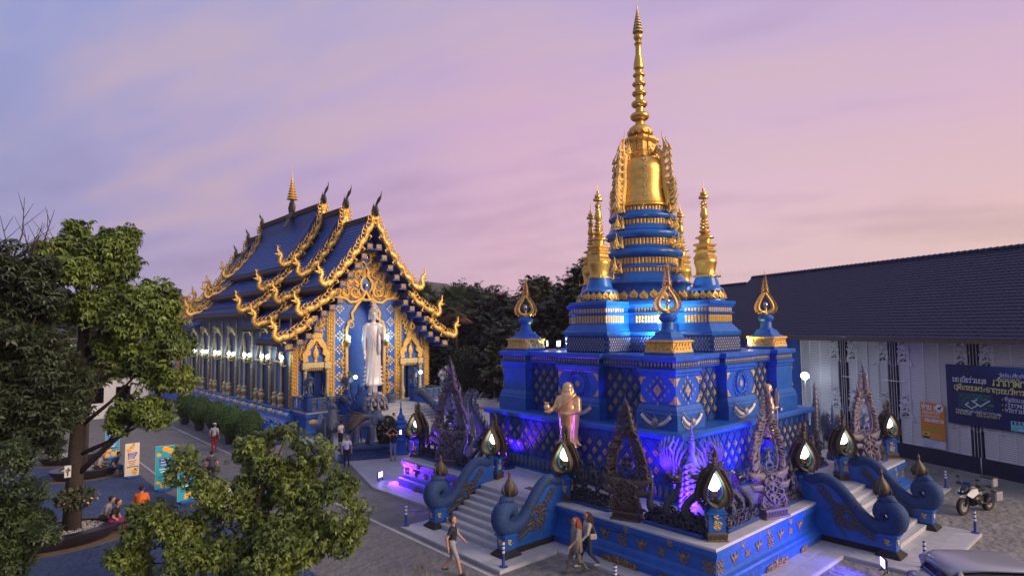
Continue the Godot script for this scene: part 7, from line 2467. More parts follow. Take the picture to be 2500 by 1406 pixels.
func street_things() -> void:
	motorcycle()
	car("silver hatchback parked at the bottom right corner of the picture", Vector3(19.9, 0, -3.55), 0.707, M.carpaint)
	car("white van parked behind the terrace towards the dark trees", Vector3(36.2, 0, -44.0), -2.2, M.vanwhite, true)
	car("grey car parked beyond the serpent balustrade of the hall", Vector3(36.6, 0, -50.8), 2.4, M.carpaint)
	var b := B.new()
	b.lathe(prof([0.0, 0.0, 0.13, 0.0, 0.13, 0.025, 0.06, 0.05, 0.05, 0.08, 0.04, 0.7, 0.045, 0.72, 0.045, 0.78, 0.02, 0.8, 0, 0.8]), 12)
	var bm := b.mesh(mat("bollardblue", Color(0.015, 0.04, 0.26), 0.5, 0.1))
	b = B.new()
	for k in 3:
		b.lathe(prof([0.0445, 0, 0.046, 0.005, 0.046, 0.075, 0.0445, 0.08]), 12, Vector3(0, 0.42 + k * 0.13, 0))
	var bw := b.mesh(M.white)
	for q in [[12.5, -20.15, "blue bollard with white bands on the far corner of the road side pavement"], [12.6, -14.68, "blue bollard with white bands on the near pavement corner by the road"], [33.1, -7.95, "blue bollard with white bands beyond the motorcycle on the pavement end"], [26.75, -5.62, "blue bollard with white bands before the motorcycle on the pavement corner"], [21.9, -5.9, "blue bollard with white bands behind the silver hatchback"]]:
		var t := thing("bollard", q[2], "bollard", Vector3(q[0], 0.1, q[1]), 0.0, "blue bollards on the pavement corners")
		put("post", bm, t)
		stuff(put("white_bands", bw, t))
	var t := thing("traffic_post", "short blue post with one white band at the bottom edge near the two women", "bollard", Vector3(14.15, 0, -11.55))
	put("post", bm, t, T2(Vector3.ZERO, 0, Vector3(1.2, 0.8, 1.2)))
	put("white_band", bw, t, T2(Vector3(0, 0.05, 0), 0, Vector3(1.22, 0.75, 1.22)))
	b = B.new()
	b.box(Vector3(0, 0.01, 0), Vector3(0.28, 0.02, 1.0))
	t = tag(obj("floor_grate", b, M.eave, self, T(Vector3(CX - 7.45, TY, CZ + 0.3), 0.0)), "small brown drain cover on the terrace at the top of the road side steps", "drain cover")

const SKIN := Color(0.40, 0.22, 0.15)
func person(label: String, at: Vector3, yaw: float, h: float, pose: String, top: Color, bottom: Color, hair: Color, opt := {}) -> Node3D:
	var s := h / 1.72
	var t := tag(MeshInstance3D.new(), label, "person") as MeshInstance3D
	t.name = nm("person", self)
	add_child(t, true)
	t.position = at
	t.rotation.y = yaw
	var skin_c: Color = opt.get("skin", SKIN)
	var shoes: Color = opt.get("shoes", Color(0.04, 0.04, 0.05))
	var dy := 0.0
	var bones := []
	var bone := func(a: Vector3, b2: Vector3, ra: float, rb: float, c: Color) -> void: bones.append([a * s, b2 * s, ra * s, rb * s, c])
	var knee := [Vector3(-0.1, 0.5, 0.02), Vector3(0.1, 0.5, 0.02)]
	var ank := [Vector3(-0.11, 0.09, -0.02), Vector3(0.11, 0.09, -0.02)]
	if pose == "walk":
		knee = [Vector3(-0.1, 0.52, 0.17), Vector3(0.1, 0.49, -0.02)]
		ank = [Vector3(-0.1, 0.1, 0.27), Vector3(0.1, 0.17, -0.3)]
	elif pose == "sit":
		dy = -0.4
		knee = [Vector3(-0.12, 0.5, 0.42), Vector3(0.12, 0.5, 0.42)]
		ank = [Vector3(-0.13, 0.09, 0.47), Vector3(0.1, 0.09, 0.5)]
	elif pose == "bend":
		dy = -0.12
		knee = [Vector3(-0.11, 0.44, 0.14), Vector3(0.11, 0.44, 0.14)]
	var lean := Basis(Vector3.RIGHT, opt.get("lean", 0.3 if pose == "sit" else 0.75 if pose == "bend" else 0.03))
	var hip := Vector3(0, 0.93 + dy, 0)
	var U := func(p: Vector3) -> Vector3: return hip + lean * (p - Vector3(0, 0.93, 0))
	var long_leg: bool = opt.get("long", true)
	var long_arm: bool = opt.get("sleeve", false)
	bone.call(U.call(Vector3(-0.07, 0.95, 0)), U.call(Vector3(0.07, 0.95, 0)), 0.118, 0.118, bottom)
	bone.call(U.call(Vector3(0, 1.03, 0)), U.call(Vector3(0, 1.28, 0.01)), 0.125, 0.14, top)
	bone.call(U.call(Vector3(-0.1, 1.34, 0)), U.call(Vector3(0.1, 1.34, 0)), 0.105, 0.105, top)
	bone.call(U.call(Vector3(0, 1.4, 0)), U.call(Vector3(0, 1.53, 0.02)), 0.058, 0.052, skin_c)
	bone.call(U.call(Vector3(0, 1.575, 0.04)), U.call(Vector3(0, 1.63, 0.02)), 0.072, 0.092, skin_c)
	bone.call(U.call(Vector3(0, 1.655, -0.02)), U.call(Vector3(0, 1.63, -0.045)), 0.088, 0.085, hair)
	if opt.get("hair_long", 0.0) > 0.0:
		bone.call(U.call(Vector3(0, 1.6, -0.07)), U.call(Vector3(0, 1.6 - opt.hair_long, -0.12)), 0.085, 0.1, hair)
	for i in 2:
		var e := i * 2 - 1
		bone.call(hip + Vector3(e * 0.085, 0.0, 0), knee[i], 0.098, 0.066, bottom)
		bone.call(knee[i], ank[i], 0.062, 0.042, bottom if long_leg else skin_c)
		var toe: Vector3 = ank[i] + Vector3(e * 0.02, -0.045, 0.14)
		bone.call(ank[i] + Vector3(0, -0.03, 0), toe, 0.045, 0.038, shoes)
	var el := [Vector3(-0.26, 1.13, -0.03), Vector3(0.26, 1.13, -0.03)]
	var wr := [Vector3(-0.25, 0.9, 0.07), Vector3(0.25, 0.9, 0.07)]
	if pose == "walk":
		el = [Vector3(-0.27, 1.14, -0.12), Vector3(0.27, 1.14, 0.1)]
		wr = [Vector3(-0.27, 0.9, -0.08), Vector3(0.25, 0.98, 0.28)]
	elif pose == "sit" or pose == "phone":
		el = [Vector3(-0.24, 1.14, 0.06), Vector3(0.24, 1.14, 0.06)]
		wr = [Vector3(-0.08, 1.12 if pose == "phone" else 1.0, 0.3), Vector3(0.08, 1.12 if pose == "phone" else 1.0, 0.3)]
	elif pose == "raise":
		el = [Vector3(-0.36, 1.47, 0.1), Vector3(0.36, 1.47, 0.1)]
		wr = [Vector3(-0.13, 1.64, 0.24), Vector3(0.13, 1.64, 0.24)]
	elif pose == "photo":
		el = [Vector3(-0.25, 1.2, 0.15), Vector3(0.28, 1.42, 0.25)]
		wr = [Vector3(-0.1, 1.3, 0.35), Vector3(0.2, 1.62, 0.45)]
	var b := B.new()
	for i in 2:
		var e := i * 2 - 1
		var sh: Vector3 = U.call(Vector3(e * 0.175, 1.38, 0))
		var ep: Vector3 = U.call(el[i])
		var wp: Vector3 = U.call(wr[i])
		var bare: bool = opt.get("tank", false)
		bone.call(sh, sh.lerp(ep, 0.55), 0.066, 0.056, skin_c if bare else top)
		bone.call(sh.lerp(ep, 0.55), ep, 0.05, 0.043, top if long_arm else skin_c)
		bone.call(ep, wp, 0.043, 0.031, top if long_arm else skin_c)
		var d := (wp - ep).normalized()
		bone.call(wp + d * 0.02, wp + d * 0.07, 0.033, 0.034, skin_c)
		b.col = skin_c
		var sd := d.cross(Vector3(0, 0, 1) if absf(d.z) < 0.9 else Vector3.UP).normalized()
		for f in 4:
			var o: Vector3 = wp + d * 0.09 + sd * (f - 1.5) * 0.017
			b.tube([o * s, (o + d * 0.04 + Vector3(0, 0, 0.006)) * s, (o + d * (0.075 - 0.008 * absf(f - 1.5)) + Vector3(0, 0, 0.02)) * s], [0.0095 * s, 0.009 * s, 0.006 * s], 5)
		b.tube([(wp + d * 0.04 + sd * 0.03) * s, (wp + d * 0.075 + sd * 0.055 + Vector3(0, 0, 0.012)) * s, (wp + d * 0.1 + sd * 0.05 + Vector3(0, 0, 0.02)) * s], [0.012 * s, 0.0105 * s, 0.007 * s], 5)
	body_mesh(bones, opt.get("cell", 0.03), 0.035 * s, b)
	# face
	for e in [-1, 1]:
		b.col = Color(0.02, 0.015, 0.012)
		b.ball(U.call(Vector3(e * 0.033, 1.625, 0.103)) * s, Vector3(0.013, 0.008, 0.008) * s, 6, 4)
		b.tube([U.call(Vector3(e * 0.018, 1.645, 0.106)) * s, U.call(Vector3(e * 0.05, 1.647, 0.095)) * s], [0.004, 0.004], 4)
		b.col = skin_c
		b.ball(U.call(Vector3(e * 0.09, 1.61, 0.01)) * s, Vector3(0.012, 0.028, 0.018) * s, 6, 4)
	b.tube([U.call(Vector3(0, 1.63, 0.105)) * s, U.call(Vector3(0, 1.592, 0.128)) * s, U.call(Vector3(0, 1.585, 0.105)) * s], [0.008 * s, 0.015 * s, 0.01 * s], 5)
	b.col = Color(0.3, 0.11, 0.1)
	b.tube([U.call(Vector3(-0.024, 1.553, 0.098)) * s, U.call(Vector3(0, 1.551, 0.108)) * s, U.call(Vector3(0.024, 1.553, 0.098)) * s], [0.004, 0.007, 0.004], 5)
	t.mesh = b.mesh(M.vcol)
	# hair, hats, bags and skirts are parts of their own
	b = B.new()
	b.col = hair
	for k in 26:
		var a := PI * 0.12 + k * 2.39
		var y := 0.35 + 0.65 * (k % 13) / 13.0
		var rr := sqrt(maxf(0.0, 1.0 - pow(y * 0.95, 2)))
		var p := Vector3(cos(a) * rr * 0.094, 1.635 + y * 0.085, sin(a) * rr * 0.1 - 0.03)
		b.tube([U.call(p) * s, U.call(p + Vector3(cos(a) * 0.012, -0.03, -0.03)) * s], [0.018 * s, 0.008 * s], 4)
	if opt.get("hair_long", 0.0) > 0.0:
		for k in 14:
			var a := -PI / 2 + (k - 6.5) * 0.25
			var p := Vector3(cos(a) * 0.085, 1.66, sin(a) * 0.1 - 0.02)
			b.tube([U.call(p) * s, U.call(p + Vector3(cos(a) * 0.03, -0.2, sin(a) * 0.06)) * s, U.call(p + Vector3(cos(a) * 0.05, -opt.hair_long - 0.08 - 0.03 * (k % 3), sin(a) * 0.05)) * s], [0.03 * s, 0.032 * s, 0.006 * s], 5)
	obj("hair", b, M.vcol, t)
	for x in opt.get("extra", []):
		b = B.new()
		b.col = x[1]
		var p: Vector3 = hip
		match x[0]:
			"cap":
				b.ball(U.call(Vector3(0, 1.68, -0.01)) * s, Vector3(0.105, 0.07, 0.115) * s, 10, 6)
				b.ball(U.call(Vector3(0, 1.665, 0.1)) * s, Vector3(0.08, 0.015, 0.08) * s, 10, 4)
			"backpack":
				b.bbox(U.call(Vector3(0, 1.2, -0.2)) * s, Vector3(0.3, 0.42, 0.16) * s, 0.04, lean)
				for e in [-1, 1]:
					b.tube([U.call(Vector3(e * 0.1, 1.4, -0.14)) * s, U.call(Vector3(e * 0.1, 1.44, 0.0)) * s, U.call(Vector3(e * 0.11, 1.3, 0.14)) * s, U.call(Vector3(e * 0.12, 1.1, 0.06)) * s], [0.02, 0.02, 0.02, 0.02], 5)
			"sling":
				b.tube([U.call(Vector3(0.13, 1.46, 0.0)) * s, U.call(Vector3(0, 1.25, 0.16)) * s, U.call(Vector3(-0.17, 1.02, 0.05)) * s, U.call(Vector3(0, 1.24, -0.15)) * s, U.call(Vector3(0.13, 1.46, 0.0)) * s], [0.014, 0.014, 0.014, 0.014, 0.014], 5)
				b.bbox(U.call(Vector3(-0.22, 0.98, 0)) * s, Vector3(0.1, 0.22, 0.26) * s, 0.03)
			"coat":
				b.loft([[(hip + Vector3(0, -0.22, 0)) * s, 0.22 * s, 0.19 * s], [(hip + Vector3(0, 0.1, 0)) * s, 0.19 * s, 0.165 * s], [(hip + Vector3(0, 0.4, 0)) * s, 0.2 * s, 0.165 * s], [(hip + Vector3(0, 0.5, 0)) * s, 0.14 * s, 0.11 * s]], 18, 0.04, 5)
			"skirt":
				b.loft([[Vector3(0, 0.14, 0.02) * s, 0.27 * s, 0.25 * s], [(p + Vector3(0, -0.4, 0.02)) * s, 0.2 * s, 0.19 * s], [(p + Vector3(0, 0.1, 0)) * s, 0.145 * s, 0.135 * s]], 24, 0.06, 9)
			"phone":
				b.box(U.call((wr[0] + wr[1]) / 2 + Vector3(0, 0.06, 0.06)) * s, Vector3(0.08, 0.15, 0.012) * s, lean)
			"print":
				b.box(U.call(Vector3(0.0, 1.3, 0.158)) * s, Vector3(0.1, 0.012, 0.006) * s, lean)
				b.box(U.call(Vector3(0.0, 1.34, 0.155)) * s, Vector3(0.05, 0.05, 0.006) * s, lean)
			"handbag":
				b.bbox(U.call(Vector3(0.2, 1.02, -0.1)) * s, Vector3(0.08, 0.18, 0.24) * s, 0.03)
				b.tube([U.call(Vector3(0.2, 1.12, -0.2)) * s, U.call(Vector3(0.2, 1.4, -0.08)) * s, U.call(Vector3(0.2, 1.12, 0.02)) * s], [0.01, 0.01, 0.01], 5)
			"patches":
				for k in 40:
					var a := R.randf() * TAU
					var i: int = k % 2
					var f := R.randf_range(0.12, 0.95)
					var o: Vector3 = hip.lerp(knee[i], f * 2.0) if f < 0.5 else knee[i].lerp(ank[i], f * 2.0 - 1.0)
					b.col = [Color(0.05, 0.05, 0.045), Color(0.25, 0.23, 0.2), Color(0.1, 0.1, 0.08)][k % 3]
					b.ball((o + Vector3(cos(a), 0, sin(a)) * lerpf(0.088, 0.05, f)) * s, Vector3(0.035, 0.025, 0.035), 6, 4)
		obj({"cap": "cap", "backpack": "backpack", "sling": "sling_bag", "coat": "coat", "skirt": "skirt", "phone": "phone", "print": "shirt_print", "handbag": "handbag", "patches": "trouser_pattern"}[x[0]], b, M.vcol, t)
	return t

func people() -> void:
	var blk := Color(0.012, 0.011, 0.012)
	var brn := Color(0.05, 0.025, 0.015)
	var wht := Color(0.62, 0.62, 0.66)
	var nav := Color(0.012, 0.014, 0.035)
	person("man in a navy shirt and grey shorts walking along the road in front", Vector3(11.25, 0, -15.5), 0.75, 1.74, "walk", nav, Color(0.26, 0.25, 0.25), brn, {"long": false, "cell": 0.02, "extra": [["print", wht]], "skin": Color(0.42, 0.23, 0.16)})
	person("woman with orange hair in a taupe coat walking past the terrace", Vector3(14.05, 0, -12.95), -2.0, 1.68, "walk", Color(0.20, 0.17, 0.15), Color(0.12, 0.11, 0.1), Color(0.22, 0.045, 0.015), {"sleeve": true, "cell": 0.02, "hair_long": 0.28, "extra": [["coat", Color(0.20, 0.17, 0.15)], ["patches", Color.WHITE]], "skin": Color(0.45, 0.27, 0.19)})
	person("woman with very long dark hair and a cream jacket walking past the terrace", Vector3(14.65, 0, -13.0), -2.1, 1.7, "walk", Color(0.42, 0.38, 0.31), Color(0.03, 0.045, 0.09), Color(0.045, 0.016, 0.012), {"sleeve": true, "cell": 0.02, "hair_long": 0.6, "shoes": Color(0.5, 0.48, 0.42), "extra": [["handbag", Color(0.45, 0.42, 0.36)]]})
	person("man in red trousers and a pale cap walking on the road by the planters", Vector3(11.5, 0, -40.6), 2.4, 1.76, "stand", Color(0.34, 0.38, 0.46), Color(0.25, 0.018, 0.022), brn, {"extra": [["cap", Color(0.45, 0.47, 0.5)], ["sling", nav]]})
	person("dark haired man in a slate shirt on the road, half behind the leafy tree", Vector3(8.95, 0, -31.9), 2.6, 1.7, "stand", Color(0.05, 0.05, 0.07), nav, blk)
	person("woman in black with tied hair at the road edge behind the leafy tree", Vector3(10.3, 0, -31.4), 1.2, 1.68, "stand", Color(0.015, 0.013, 0.014), blk, brn, {"skin": Color(0.5, 0.25, 0.17)})
	person("person in denim dungarees and a white shirt among the planter statues", Vector3(14.2, 0.35, -42.3), -1.4, 1.66, "phone", wht, Color(0.05, 0.09, 0.18), Color(0.28, 0.2, 0.1), {"extra": [["phone", blk]], "shoes": wht})
	person("person in a pale wide hat and white top at the far end of the road", Vector3(13.2, 0, -57.5), 0.5, 1.6, "stand", wht, Color(0.5, 0.48, 0.47), blk, {"extra": [["cap", Color(0.55, 0.42, 0.32)]]})
	person("slim person in black standing between the far hedges", Vector3(14.6, 0.2, -52.4), 0.2, 1.7, "stand", blk, blk, blk, {"sleeve": true})
	person("young man in a white shirt and black shorts by the antlered bird", Vector3(17.3, 0.1, -35.4), -2.7, 1.74, "stand", wht, blk, blk, {"long": false})
	person("man with a beard and white shirt left of the elephant pedestal", Vector3(15.5, 0, -31.0), -0.3, 1.72, "stand", wht, nav, blk)
	person("woman holding a phone up behind the winged elephant", Vector3(19.2, 0.1, -36.6), -0.2, 1.66, "photo", wht, nav, brn, {"extra": [["phone", wht]], "skin": Color(0.5, 0.25, 0.17)})
	person("man in an orange tank top with a black backpack taking a picture", Vector3(17.95, 0.1, -30.3), 2.75, 1.76, "raise", Color(0.55, 0.25, 0.04), Color(0.20, 0.28, 0.42), blk, {"long": false, "tank": true, "extra": [["backpack", blk]]})
	person("woman in a long pale skirt bending beside the shrine", Vector3(19.9, 0.1, -31.6), -1.2, 1.64, "bend", Color(0.03, 0.025, 0.03), Color(0.36, 0.35, 0.34), brn, {"hair_long": 0.25, "extra": [["skirt", Color(0.36, 0.35, 0.34)]]})
	person("person in a white vest sitting on the hall steps", Vector3(22.3, 0.32, -37.9), 0.9, 1.66, "sit", wht, blk, blk, {"tank": true})
	person("person in a pale top sitting at the right end of the hall steps", Vector3(26.1, 0.12, -37.0), -1.0, 1.66, "sit", Color(0.45, 0.42, 0.4), nav, blk, {"sleeve": true})
	person("dark haired person in grey sitting next to another on the hall steps", Vector3(25.2, 0.1, -36.8), -0.6, 1.6, "sit", Color(0.28, 0.28, 0.34), nav, blk)
	person("man in a white shirt sitting on the near oval bench", Vector3(3.98, -0.02, -27.75), 1.25, 1.74, "sit", Color(0.36, 0.38, 0.44), Color(0.03, 0.03, 0.03), blk, {"lean": 0.45})
	person("woman in magenta trousers and a black top sitting on the near oval bench", Vector3(4.2, -0.02, -27.1), 1.05, 1.7, "sit", blk, Color(0.25, 0.012, 0.12), blk, {"shoes": Color(0.4, 0.38, 0.38), "extra": []})
	person("person in a bright orange jacket standing on the blue plaza", Vector3(5.05, 0.012, -26.7), 2.9, 1.68, "phone", Color(0.62, 0.12, 0.015), Color(0.18, 0.14, 0.08), blk, {"sleeve": true, "extra": [["coat", Color(0.62, 0.12, 0.015)]]})
	person("person in a cream shirt sitting on the far oval bench", Vector3(5.15, -0.02, -38.1), 1.2, 1.68, "sit", Color(0.34, 0.32, 0.27), blk, blk, {"lean": 0.4})
	person("man in dark blue sitting hunched on the far oval bench beside the orange sign", Vector3(5.75, -0.02, -37.7), 1.0, 1.76, "sit", Color(0.012, 0.03, 0.07), Color(0.02, 0.06, 0.12), blk, {"lean": 0.5})
	person("person in white mostly hidden behind the leafy tree by the turquoise sign", Vector3(7.6, 0, -25.2), 0.4, 1.66, "stand", wht, Color(0.4, 0.38, 0.36), blk)

# ---- statues, planters and shrines along the hall
func elephant_mesh(k: float) -> B:
	var b := B.new()
	var W := Color.WHITE
	var P := func(x: float, y: float, z: float) -> Vector3: return Vector3(x, y, z)
	body_mesh([[P.call(0, 1.25, -0.4), P.call(0, 1.3, 0.35), 0.42, 0.4, W], [P.call(0, 1.5, 0.75), P.call(0, 1.45, 0.9), 0.28, 0.25, W], [P.call(0, 1.4, 1.05), P.call(0, 1.0, 1.3), 0.15, 0.12, W], [P.call(0, 1.0, 1.3), P.call(0, 0.55, 1.32), 0.12, 0.09, W], [P.call(0, 0.55, 1.32), P.call(0, 0.3, 1.45), 0.09, 0.06, W], [P.call(0, 0.3, 1.45), P.call(0, 0.42, 1.58), 0.06, 0.05, W],
		[P.call(-0.24, 1.0, 0.4), P.call(-0.25, 0.55, 0.48), 0.18, 0.14, W], [P.call(-0.25, 0.55, 0.48), P.call(-0.25, 0.1, 0.42), 0.14, 0.15, W], [P.call(0.24, 1.0, 0.4), P.call(0.25, 0.55, 0.35), 0.18, 0.14, W], [P.call(0.25, 0.55, 0.35), P.call(0.25, 0.1, 0.25), 0.14, 0.15, W], [P.call(-0.24, 1.0, -0.45), P.call(-0.25, 0.55, -0.38), 0.2, 0.14, W], [P.call(-0.25, 0.55, -0.38), P.call(-0.25, 0.1, -0.45), 0.14, 0.15, W], [P.call(0.24, 1.0, -0.45), P.call(0.25, 0.55, -0.55), 0.2, 0.14, W], [P.call(0.25, 0.55, -0.55), P.call(0.25, 0.1, -0.65), 0.14, 0.15, W], [P.call(0, 1.2, -0.8), P.call(0.05, 0.7, -0.9), 0.05, 0.03, W], [P.call(0, 1.72, 0.72), P.call(0, 1.74, 0.85), 0.14, 0.13, W]], 0.05 / k, 0.09, b)
	for e in [-1, 1]:
		b.extr(arr2([0, 0.28, 0.25, 0.3, 0.38, 0.1, 0.34, -0.2, 0.15, -0.38, 0.02, -0.2]), 0.05, Transform3D(Basis(Vector3.UP, 0.9 if e > 0 else PI - 0.9), Vector3(e * 0.22, 1.5, 0.72)))
	return b
func elephant_extras(t: Node3D, tusk := true) -> void:
	for e in [-1, 1]:
		var b := B.new()
		b.tube([Vector3(e * 0.16, 1.18, 1.05), Vector3(e * 0.22, 0.9, 1.25), Vector3(e * 0.22, 0.82, 1.55), Vector3(e * 0.18, 0.92, 1.85)], [0.055, 0.05, 0.035, 0.008], 7)
		obj("tusk", b, M.white, t)
		b = B.new()
		for k in 9:
			var a := 0.5 - k * 0.17
			b.tube([Vector3(e * 0.36, 1.5, 0.3 - k * 0.04), Vector3(e * (0.55 + 0.02 * k), 1.5 + a * 0.35, -0.2 - k * 0.03), Vector3(e * (0.62 + 0.02 * k), 1.45 + a * 0.75, -0.75 - 0.05 * k)], [0.07, 0.085, 0.02], 5, 0.5)
		obj("wing", b, M.bronze, t)

func bush(b: B, o: Vector3, r: Vector3, n: int, s: float, c: Color) -> void:  # leaf faces over a clipped shape
	for k in n:
		var y := 1.0 - 2.0 * (k + 0.5) / n
		var a := k * 2.39996
		var rr := sqrt(1.0 - y * y)
		var d := Vector3(cos(a) * rr, y, sin(a) * rr)
		var p := o + d * r * R.randf_range(0.9, 1.03)
		var q := Vector3(R.randf_range(-1, 1), R.randf_range(-1, 1), R.randf_range(-1, 1)).normalized()
		var u := d.cross(q).normalized() * s
		var w := (d * R.randf_range(0.3, 0.9) + q * 0.5).normalized() * s * 1.4
		b.col = c * R.randf_range(0.7, 1.4)
		b.tri(p - u * 0.5, p + u * 0.5, p + w)

func planters() -> void:
	var lf: StandardMaterial3D = M["leafface"]
	var gr := Color(0.035, 0.085, 0.018)
	var zs := [-54.3, -50.2, -46.0, -42.9, -39.4]
	for i in 5:
		var t := thing("clipped_hedge", "clipped egg shaped hedge along the hall, %s" % ["farthest from the camera", "second from the far end", "in the middle", "second from the near end, brightest green", "nearest the leafy tree"][i], "hedge", Vector3(13.2, 0, zs[i]), 0, "clipped hedges along the hall")
		var b := B.new()
		b.lathe(prof([0.34, 0, 0.42, 0.5, 0.4, 0.52, 0, 0.5]), 14)
		obj("pot", b, M.black, t)
		b = B.new()
		b.tube([Vector3(0, 0.4, 0), Vector3(0, 0.8, 0)], [0.06, 0.05], 6)
		obj("trunk", b, M.bark, t)
		b = B.new()
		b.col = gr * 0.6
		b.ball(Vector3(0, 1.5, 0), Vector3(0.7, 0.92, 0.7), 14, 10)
		bush(b, Vector3(0, 1.5, 0), Vector3(0.78, 1.02, 0.78), 2200, 0.075, gr * (1.25 if i == 3 else 1.0))
		stuff(obj("foliage", b, lf, t))
	var zp := [-52.3, -48.2, -44.5, -41.1, -37.6]
	for i in 5:
		var t := thing("statue_planter", "stone trough with a small blue elephant statue, %s of the row" % ["far end", "second from the far end", "middle", "fourth from the far end", "near end"][i], "planter", Vector3(13.7, 0, zp[i]), 0, "statue troughs along the hall")
		var b := B.new()
		b.bbox(Vector3(0, 0.32, 0), Vector3(0.9, 0.64, 2.3), 0.04)
		obj("trough", b, M.planter, t)
		b = B.new()
		b.bbox(Vector3(0, 0.7, 0), Vector3(0.7, 0.14, 1.9), 0.03)
		b.add(elephant_mesh(1.0), T(Vector3(0, 0.75, -0.1), [0.2, -0.3, 0.1, 0.4, 0.0][i] + (PI if i % 2 else 0.0), 0.62))
		for k in 6:
			b.add(KN, T2(Vector3(0.05 * (k - 3), 1.6 + 0.05 * k, -0.2 + 0.1 * k), 0.3 * (k - 3), Vector3(0.6, 0.5, 1)))
		obj("elephant_figure", b, M.greyblue if i != 4 else M.blue, t)
		b = B.new()
		for e in [-1, 1]:
			b.tube([Vector3(e * 0.12, 1.45, 0.6 if i % 2 == 0 else -0.75), Vector3(e * 0.15, 1.3, 0.85 if i % 2 == 0 else -1.0), Vector3(e * 0.1, 1.4, 1.0 if i % 2 == 0 else -1.15)], [0.03, 0.03, 0.005], 5)
		stuff(obj("tusks", b, M.white, t))
	# winged elephant on its pedestal
	var t := thing("winged_elephant", "blue winged elephant statue with white tusks on a carved blue pedestal", "statue", Vector3(17.2, 0.1, -32.3), 1.15)
	var b := B.new()
	b.tiers(rect(-0.62, 0.62, -1.3, 1.3), prof([0.12, 0, 0.12, 0.1, 0, 0.16, -0.04, 0.5, 0.1, 0.6, 0.12, 0.72, 0.0, 0.75]))
	for s in [0, 2]:
		for k in 14:
			b.add(FL, face_xf(s, 0.62, -1.2 + k * 0.185, 0.5).scaled_local(Vector3(0.7, -0.34, 0.6)))
	obj("pedestal", b, mat("pedestalblue", Color(0.02, 0.06, 0.16), 0.6, 0.4, 1.2, 0.0, 0.7), t)
	obj("elephant", elephant_mesh(1.25), M.greyblue, t, T(Vector3(0, 0.74, 0)))
	var sub := Node3D.new()
	sub.name = "wings_and_tusks"
	t.add_child(sub, true)
	sub.position.y = 0.74
	elephant_extras(sub)
	# antlered bird
	t = thing("antlered_bird", "large blue mythical bird with antlers standing behind the leafy tree", "statue", Vector3(16.9, 0, -36.4), 0.2)
	b = B.new()
	var W := Color.WHITE
	body_mesh([[Vector3(0, 1.3, -0.3), Vector3(0, 1.5, 0.3), 0.55, 0.5, W], [Vector3(0, 1.8, 0.4), Vector3(-0.05, 2.7, 0.5), 0.36, 0.17, W], [Vector3(-0.05, 2.75, 0.5), Vector3(-0.05, 2.72, 0.75), 0.2, 0.1, W], [Vector3(-0.22, 0.9, 0), Vector3(-0.24, 0.1, 0.1), 0.2, 0.12, W], [Vector3(0.22, 0.9, 0), Vector3(0.24, 0.1, 0.1), 0.2, 0.12, W], [Vector3(0, 1.5, -0.7), Vector3(0.3, 2.0, -1.1), 0.3, 0.12, W]], 0.055, 0.12, b)
	for e in [-1, 1]:
		for k in 8:
			b.add(FL, Transform3D(Basis(Vector3.UP, PI / 2 + e * 0.4) * Basis(Vector3.BACK, 0.9 + 0.1 * k), Vector3(e * 0.42, 1.5 - 0.05 * k, 0.1)).scaled_local(Vector3(1, 1.3 - 0.07 * k, 1.2)))
		var an := [Vector3(e * 0.1, 2.9, 0.45), Vector3(e * 0.3, 3.3, 0.4), Vector3(e * 0.7, 3.55, 0.4), Vector3(e * 0.9, 3.75, 0.45)]
		b.tube(an, [0.06, 0.05, 0.04, 0.01], 5)
		for k in 4:
			var p: Vector3 = an[0].lerp(an[3], 0.2 + 0.2 * k)
			b.tube([p, p + Vector3(e * 0.02, 0.3, 0.06), p + Vector3(-e * 0.05, 0.5, 0.0)], [0.035, 0.025, 0.006], 5)
	for k in 10:
		b.add(KN, T2(Vector3(-0.05 + 0.02 * k, 1.5 + k * 0.14, 0.72 - k * 0.02), PI, Vector3(1.1 - k * 0.06, 0.5, 0.8)))
	obj("bird", b, M.greyblue, t)
	# lotus lamp column before the statue
	t = thing("lotus_column", "silver column carrying a blue and white lotus bowl before the standing statue", "column", Vector3(20.6, 0.1, -37.0), 0.0)
	b = B.new()
	b.lathe(prof([0.6, 0, 0.6, 0.2, 0.45, 0.3, 0.4, 0.8, 0.5, 0.9, 0.42, 1.1, 0.36, 1.8, 0.44, 2.0, 0.5, 2.1, 0.3, 2.2]), 14)
	for k in 10:
		b.add(KN, Transform3D(Basis(Vector3.UP, k * TAU / 10), Basis(Vector3.UP, k * TAU / 10) * Vector3(0.42, 0.9, 0)).scaled_local(Vector3(0.5, 1.0, 1.2)))
	obj("column", b, M.silverblue, t)
	b = B.new()
	for r in 3:
		for k in 10:
			var a := (k + 0.5 * (r % 2)) * TAU / 10
			b.add(FL, Transform3D(Basis(Vector3.UP, a) * Basis(Vector3.BACK, -0.9 + r * 0.35) * Basis.from_scale(Vector3(1.6, 0.75 - 0.08 * r, 2.6)), Basis(Vector3.UP, a) * Vector3(0.3 - r * 0.05, 2.2 + r * 0.16, 0)))
	b.lathe(prof([0.3, 2.15, 0.45, 2.35, 0.36, 2.6, 0, 2.62]), 14)
	obj("lotus_bowl", b, M.silverblue, t)
	b = B.new()
	b.lathe(prof([0.1, 2.5, 0.2, 2.7, 0.14, 2.9, 0, 3.1]), 8)
	obj("crystal", b, M.white, t)
	t = thing("shrine_lamp", "small blue spired shrine lantern with a lit slit beside the potted shrub", "shrine", Vector3(19.3, 0.1, -31.7), -0.6)
	b = B.new()
